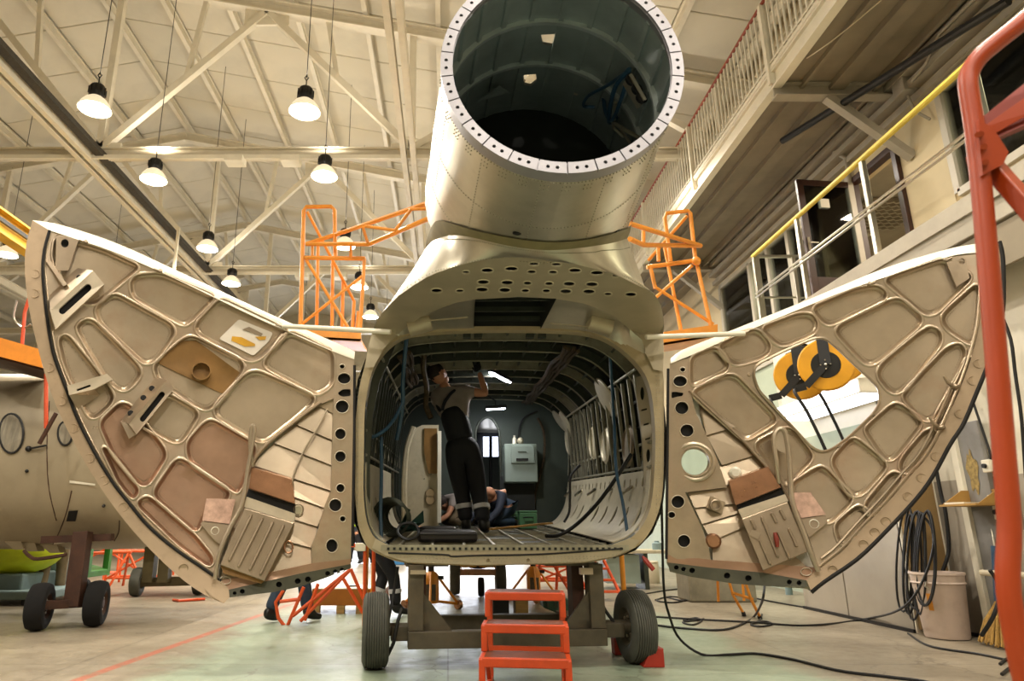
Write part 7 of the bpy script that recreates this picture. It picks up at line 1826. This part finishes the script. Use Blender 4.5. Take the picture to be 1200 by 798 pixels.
def stand(px, py, label, h=1.76, yaw=0.0, step=.12, lean=0.0, **kw):
    """a standing person whose feet are at the given point of the floor"""
    c = PZ(px, py, 0); s = h / 1.76; ca, sa = cos(yaw), sin(yaw)
    L = lambda x, y, z: c + V((x * ca - y * sa + lean * max(0, z - .55), x * sa + y * ca, z))
    q = {}
    for d_, sx in (('L', -1), ('R', 1)):
        q['hip' + d_] = L(.095 * sx * s, 0, .9 * s); q['knee' + d_] = L(.11 * sx * s, .03 + step * .3 * sx, .49 * s)
        q['ank' + d_] = L(.12 * sx * s, step * sx - .02, .085 * s); q['toe' + d_] = L(.14 * sx * s, step * sx + .15, .045)
        q['sh' + d_] = L(.19 * sx * s, 0, 1.42 * s); q['el' + d_] = L(.25 * sx * s, .02, 1.12 * s); q['ha' + d_] = L(.22 * sx * s, .2, .98 * s)
    q.update(pel=L(0, 0, .95 * s), waist=L(0, 0, 1.08 * s), chest=L(0, .01, 1.32 * s), neck=L(0, .01, 1.49 * s), head=L(0, .03, 1.62 * s))
    return person(label, q, c, s=s, face=(-sa, ca, 0), **kw)
# mechanic in the cargo bay, seen from behind, left arm up at the bay roof
Ym = 7.5
J = dict(pel=P(542, 530, Ym), waist=P(538, 508, Ym), chest=P(531, 476, Ym), neck=P(522, 455, Ym), head=P(514, 440, Ym),
         hipL=P(533, 536, Ym), hipR=P(553, 534, Ym), kneeL=P(541, 574, Ym + .06), kneeR=P(561, 577, Ym), ankL=P(547, 607, Ym + .05), ankR=P(567, 614, Ym - .1),
         shL=P(511, 464, Ym + .02), shR=P(547, 458, Ym), elL=P(514, 480, Ym + .3), elR=P(570, 462, Ym - .05), haL=P(521, 462, Ym + .5), haR=P(561.5, 436, Ym + .02))
for d_ in 'LR':
    a = J['ank' + d_]; z = fz(a.y); a.z = z + .085; J['toe' + d_] = V((a.x + (.04 if d_ == 'R' else -.02), a.y + .16, z + .05))
person('man in dark bib overalls standing in the cargo bay, gloved hand up at the roof', J, (J['pel'].x, Ym, fz(Ym)), bib=True, bands=True, gloves=True, s=1.1, face=(.75, .6, .25))
# two people crouching further in
def bow(head, pel, Y, label, turn, **kw):
    """kneeling low on the bay floor and bowed forward; head and pelvis given as points of the photograph"""
    f = fz(Y) - .01; hd = P(*head, Y - .05); pl = P(*pel, Y + .1); pl.z = f + .27; e = V((hd.x - pl.x, hd.y - pl.y, 0)).normalized(); n = V((-e.y, e.x, 0))
    q = dict(pel=pl, waist=pl + e * .12 + V((0, 0, .07)), chest=pl.lerp(hd, .6) + V((0, 0, .06)), neck=pl.lerp(hd, .84), head=hd)
    q['neck'].z = hd.z - .02
    for d_, sx in (('L', -1), ('R', 1)):
        q['hip' + d_] = pl + n * .1 * sx; q['knee' + d_] = V((*(pl + n * .14 * sx + e * .3).xy, f + .1)); q['ank' + d_] = V((*(pl + n * .12 * sx - e * .1).xy, f + .09)); q['toe' + d_] = V((*(pl + n * .12 * sx - e * .24).xy, f + .05))
        q['sh' + d_] = q['chest'] + n * .17 * sx + e * .05; q['el' + d_] = q['sh' + d_] + e * .12 + n * .05 * sx - V((0, 0, .2)); q['ha' + d_] = V((*(q['sh' + d_] + e * .3).xy, f + .05))
    return person(label, q, V((pl.x, pl.y, f)), s=.92, face=turn, **kw)
bow((519, 590), (546, 600), 9.3, 'person kneeling low beside the pale inner door, behind the overalls legs', (-.6, .2, -.6), trousers='khaki', top='tee')
bow((575, 579), (590, 600), 9.0, 'bare headed person in navy jacket bowed low right of the overalls legs', (-.3, .8, -.5), trousers='jeans', top='navy_jacket', hair=None)
# people on the hall floor
stand(452, 721, 'person in navy work trousers standing behind the left trolley wheel', yaw=-1.2, h=1.7, lean=-.55, trousers='overall', top='navy_jacket', bands=True)
stand(339, 729, 'person in blue jeans standing behind the left door bottom edge', yaw=-.8, step=.2, trousers='jeans', top='navy_jacket')
c = PZ(62, 706, 0)
stand(57, 703, 'person in khaki trousers and hi-vis vest behind the dark trolley at far left', yaw=.4, trousers='khaki', top='navy_jacket', vest=True)
stand(416, 661, 'far person in hi-vis vest seen in the gap between left door and fuselage', h=1.75, yaw=2.6, trousers='overall', top='navy_jacket', vest=True)
stand(430, 660, 'far person in dark clothes beside the one in hi-vis vest', h=1.75, yaw=2.9, trousers='overall', top='navy_jacket')
# blue crate behind the people
c = PZ(437, 662, 0)
tag(MB().box(c + V((.5, .3, .4)), (1.0, .6, .8)).build('blue_crate', mk('blue_crate', '#2a6a9a', .5), None, 0, bev=.02), 'blue crate on the floor far behind the left trolley wheel', 'crate')

# bake the grown surfaces
bpy.context.view_layer.update()
dg = bpy.context.evaluated_depsgraph_get()
baked = [(o, bpy.data.meshes.new_from_object(o.evaluated_get(dg))) for o in SKL]
for o, me in baked:
    o.modifiers.clear(); o.data = me
    me.polygons.foreach_set('use_smooth', [True] * len(me.polygons))
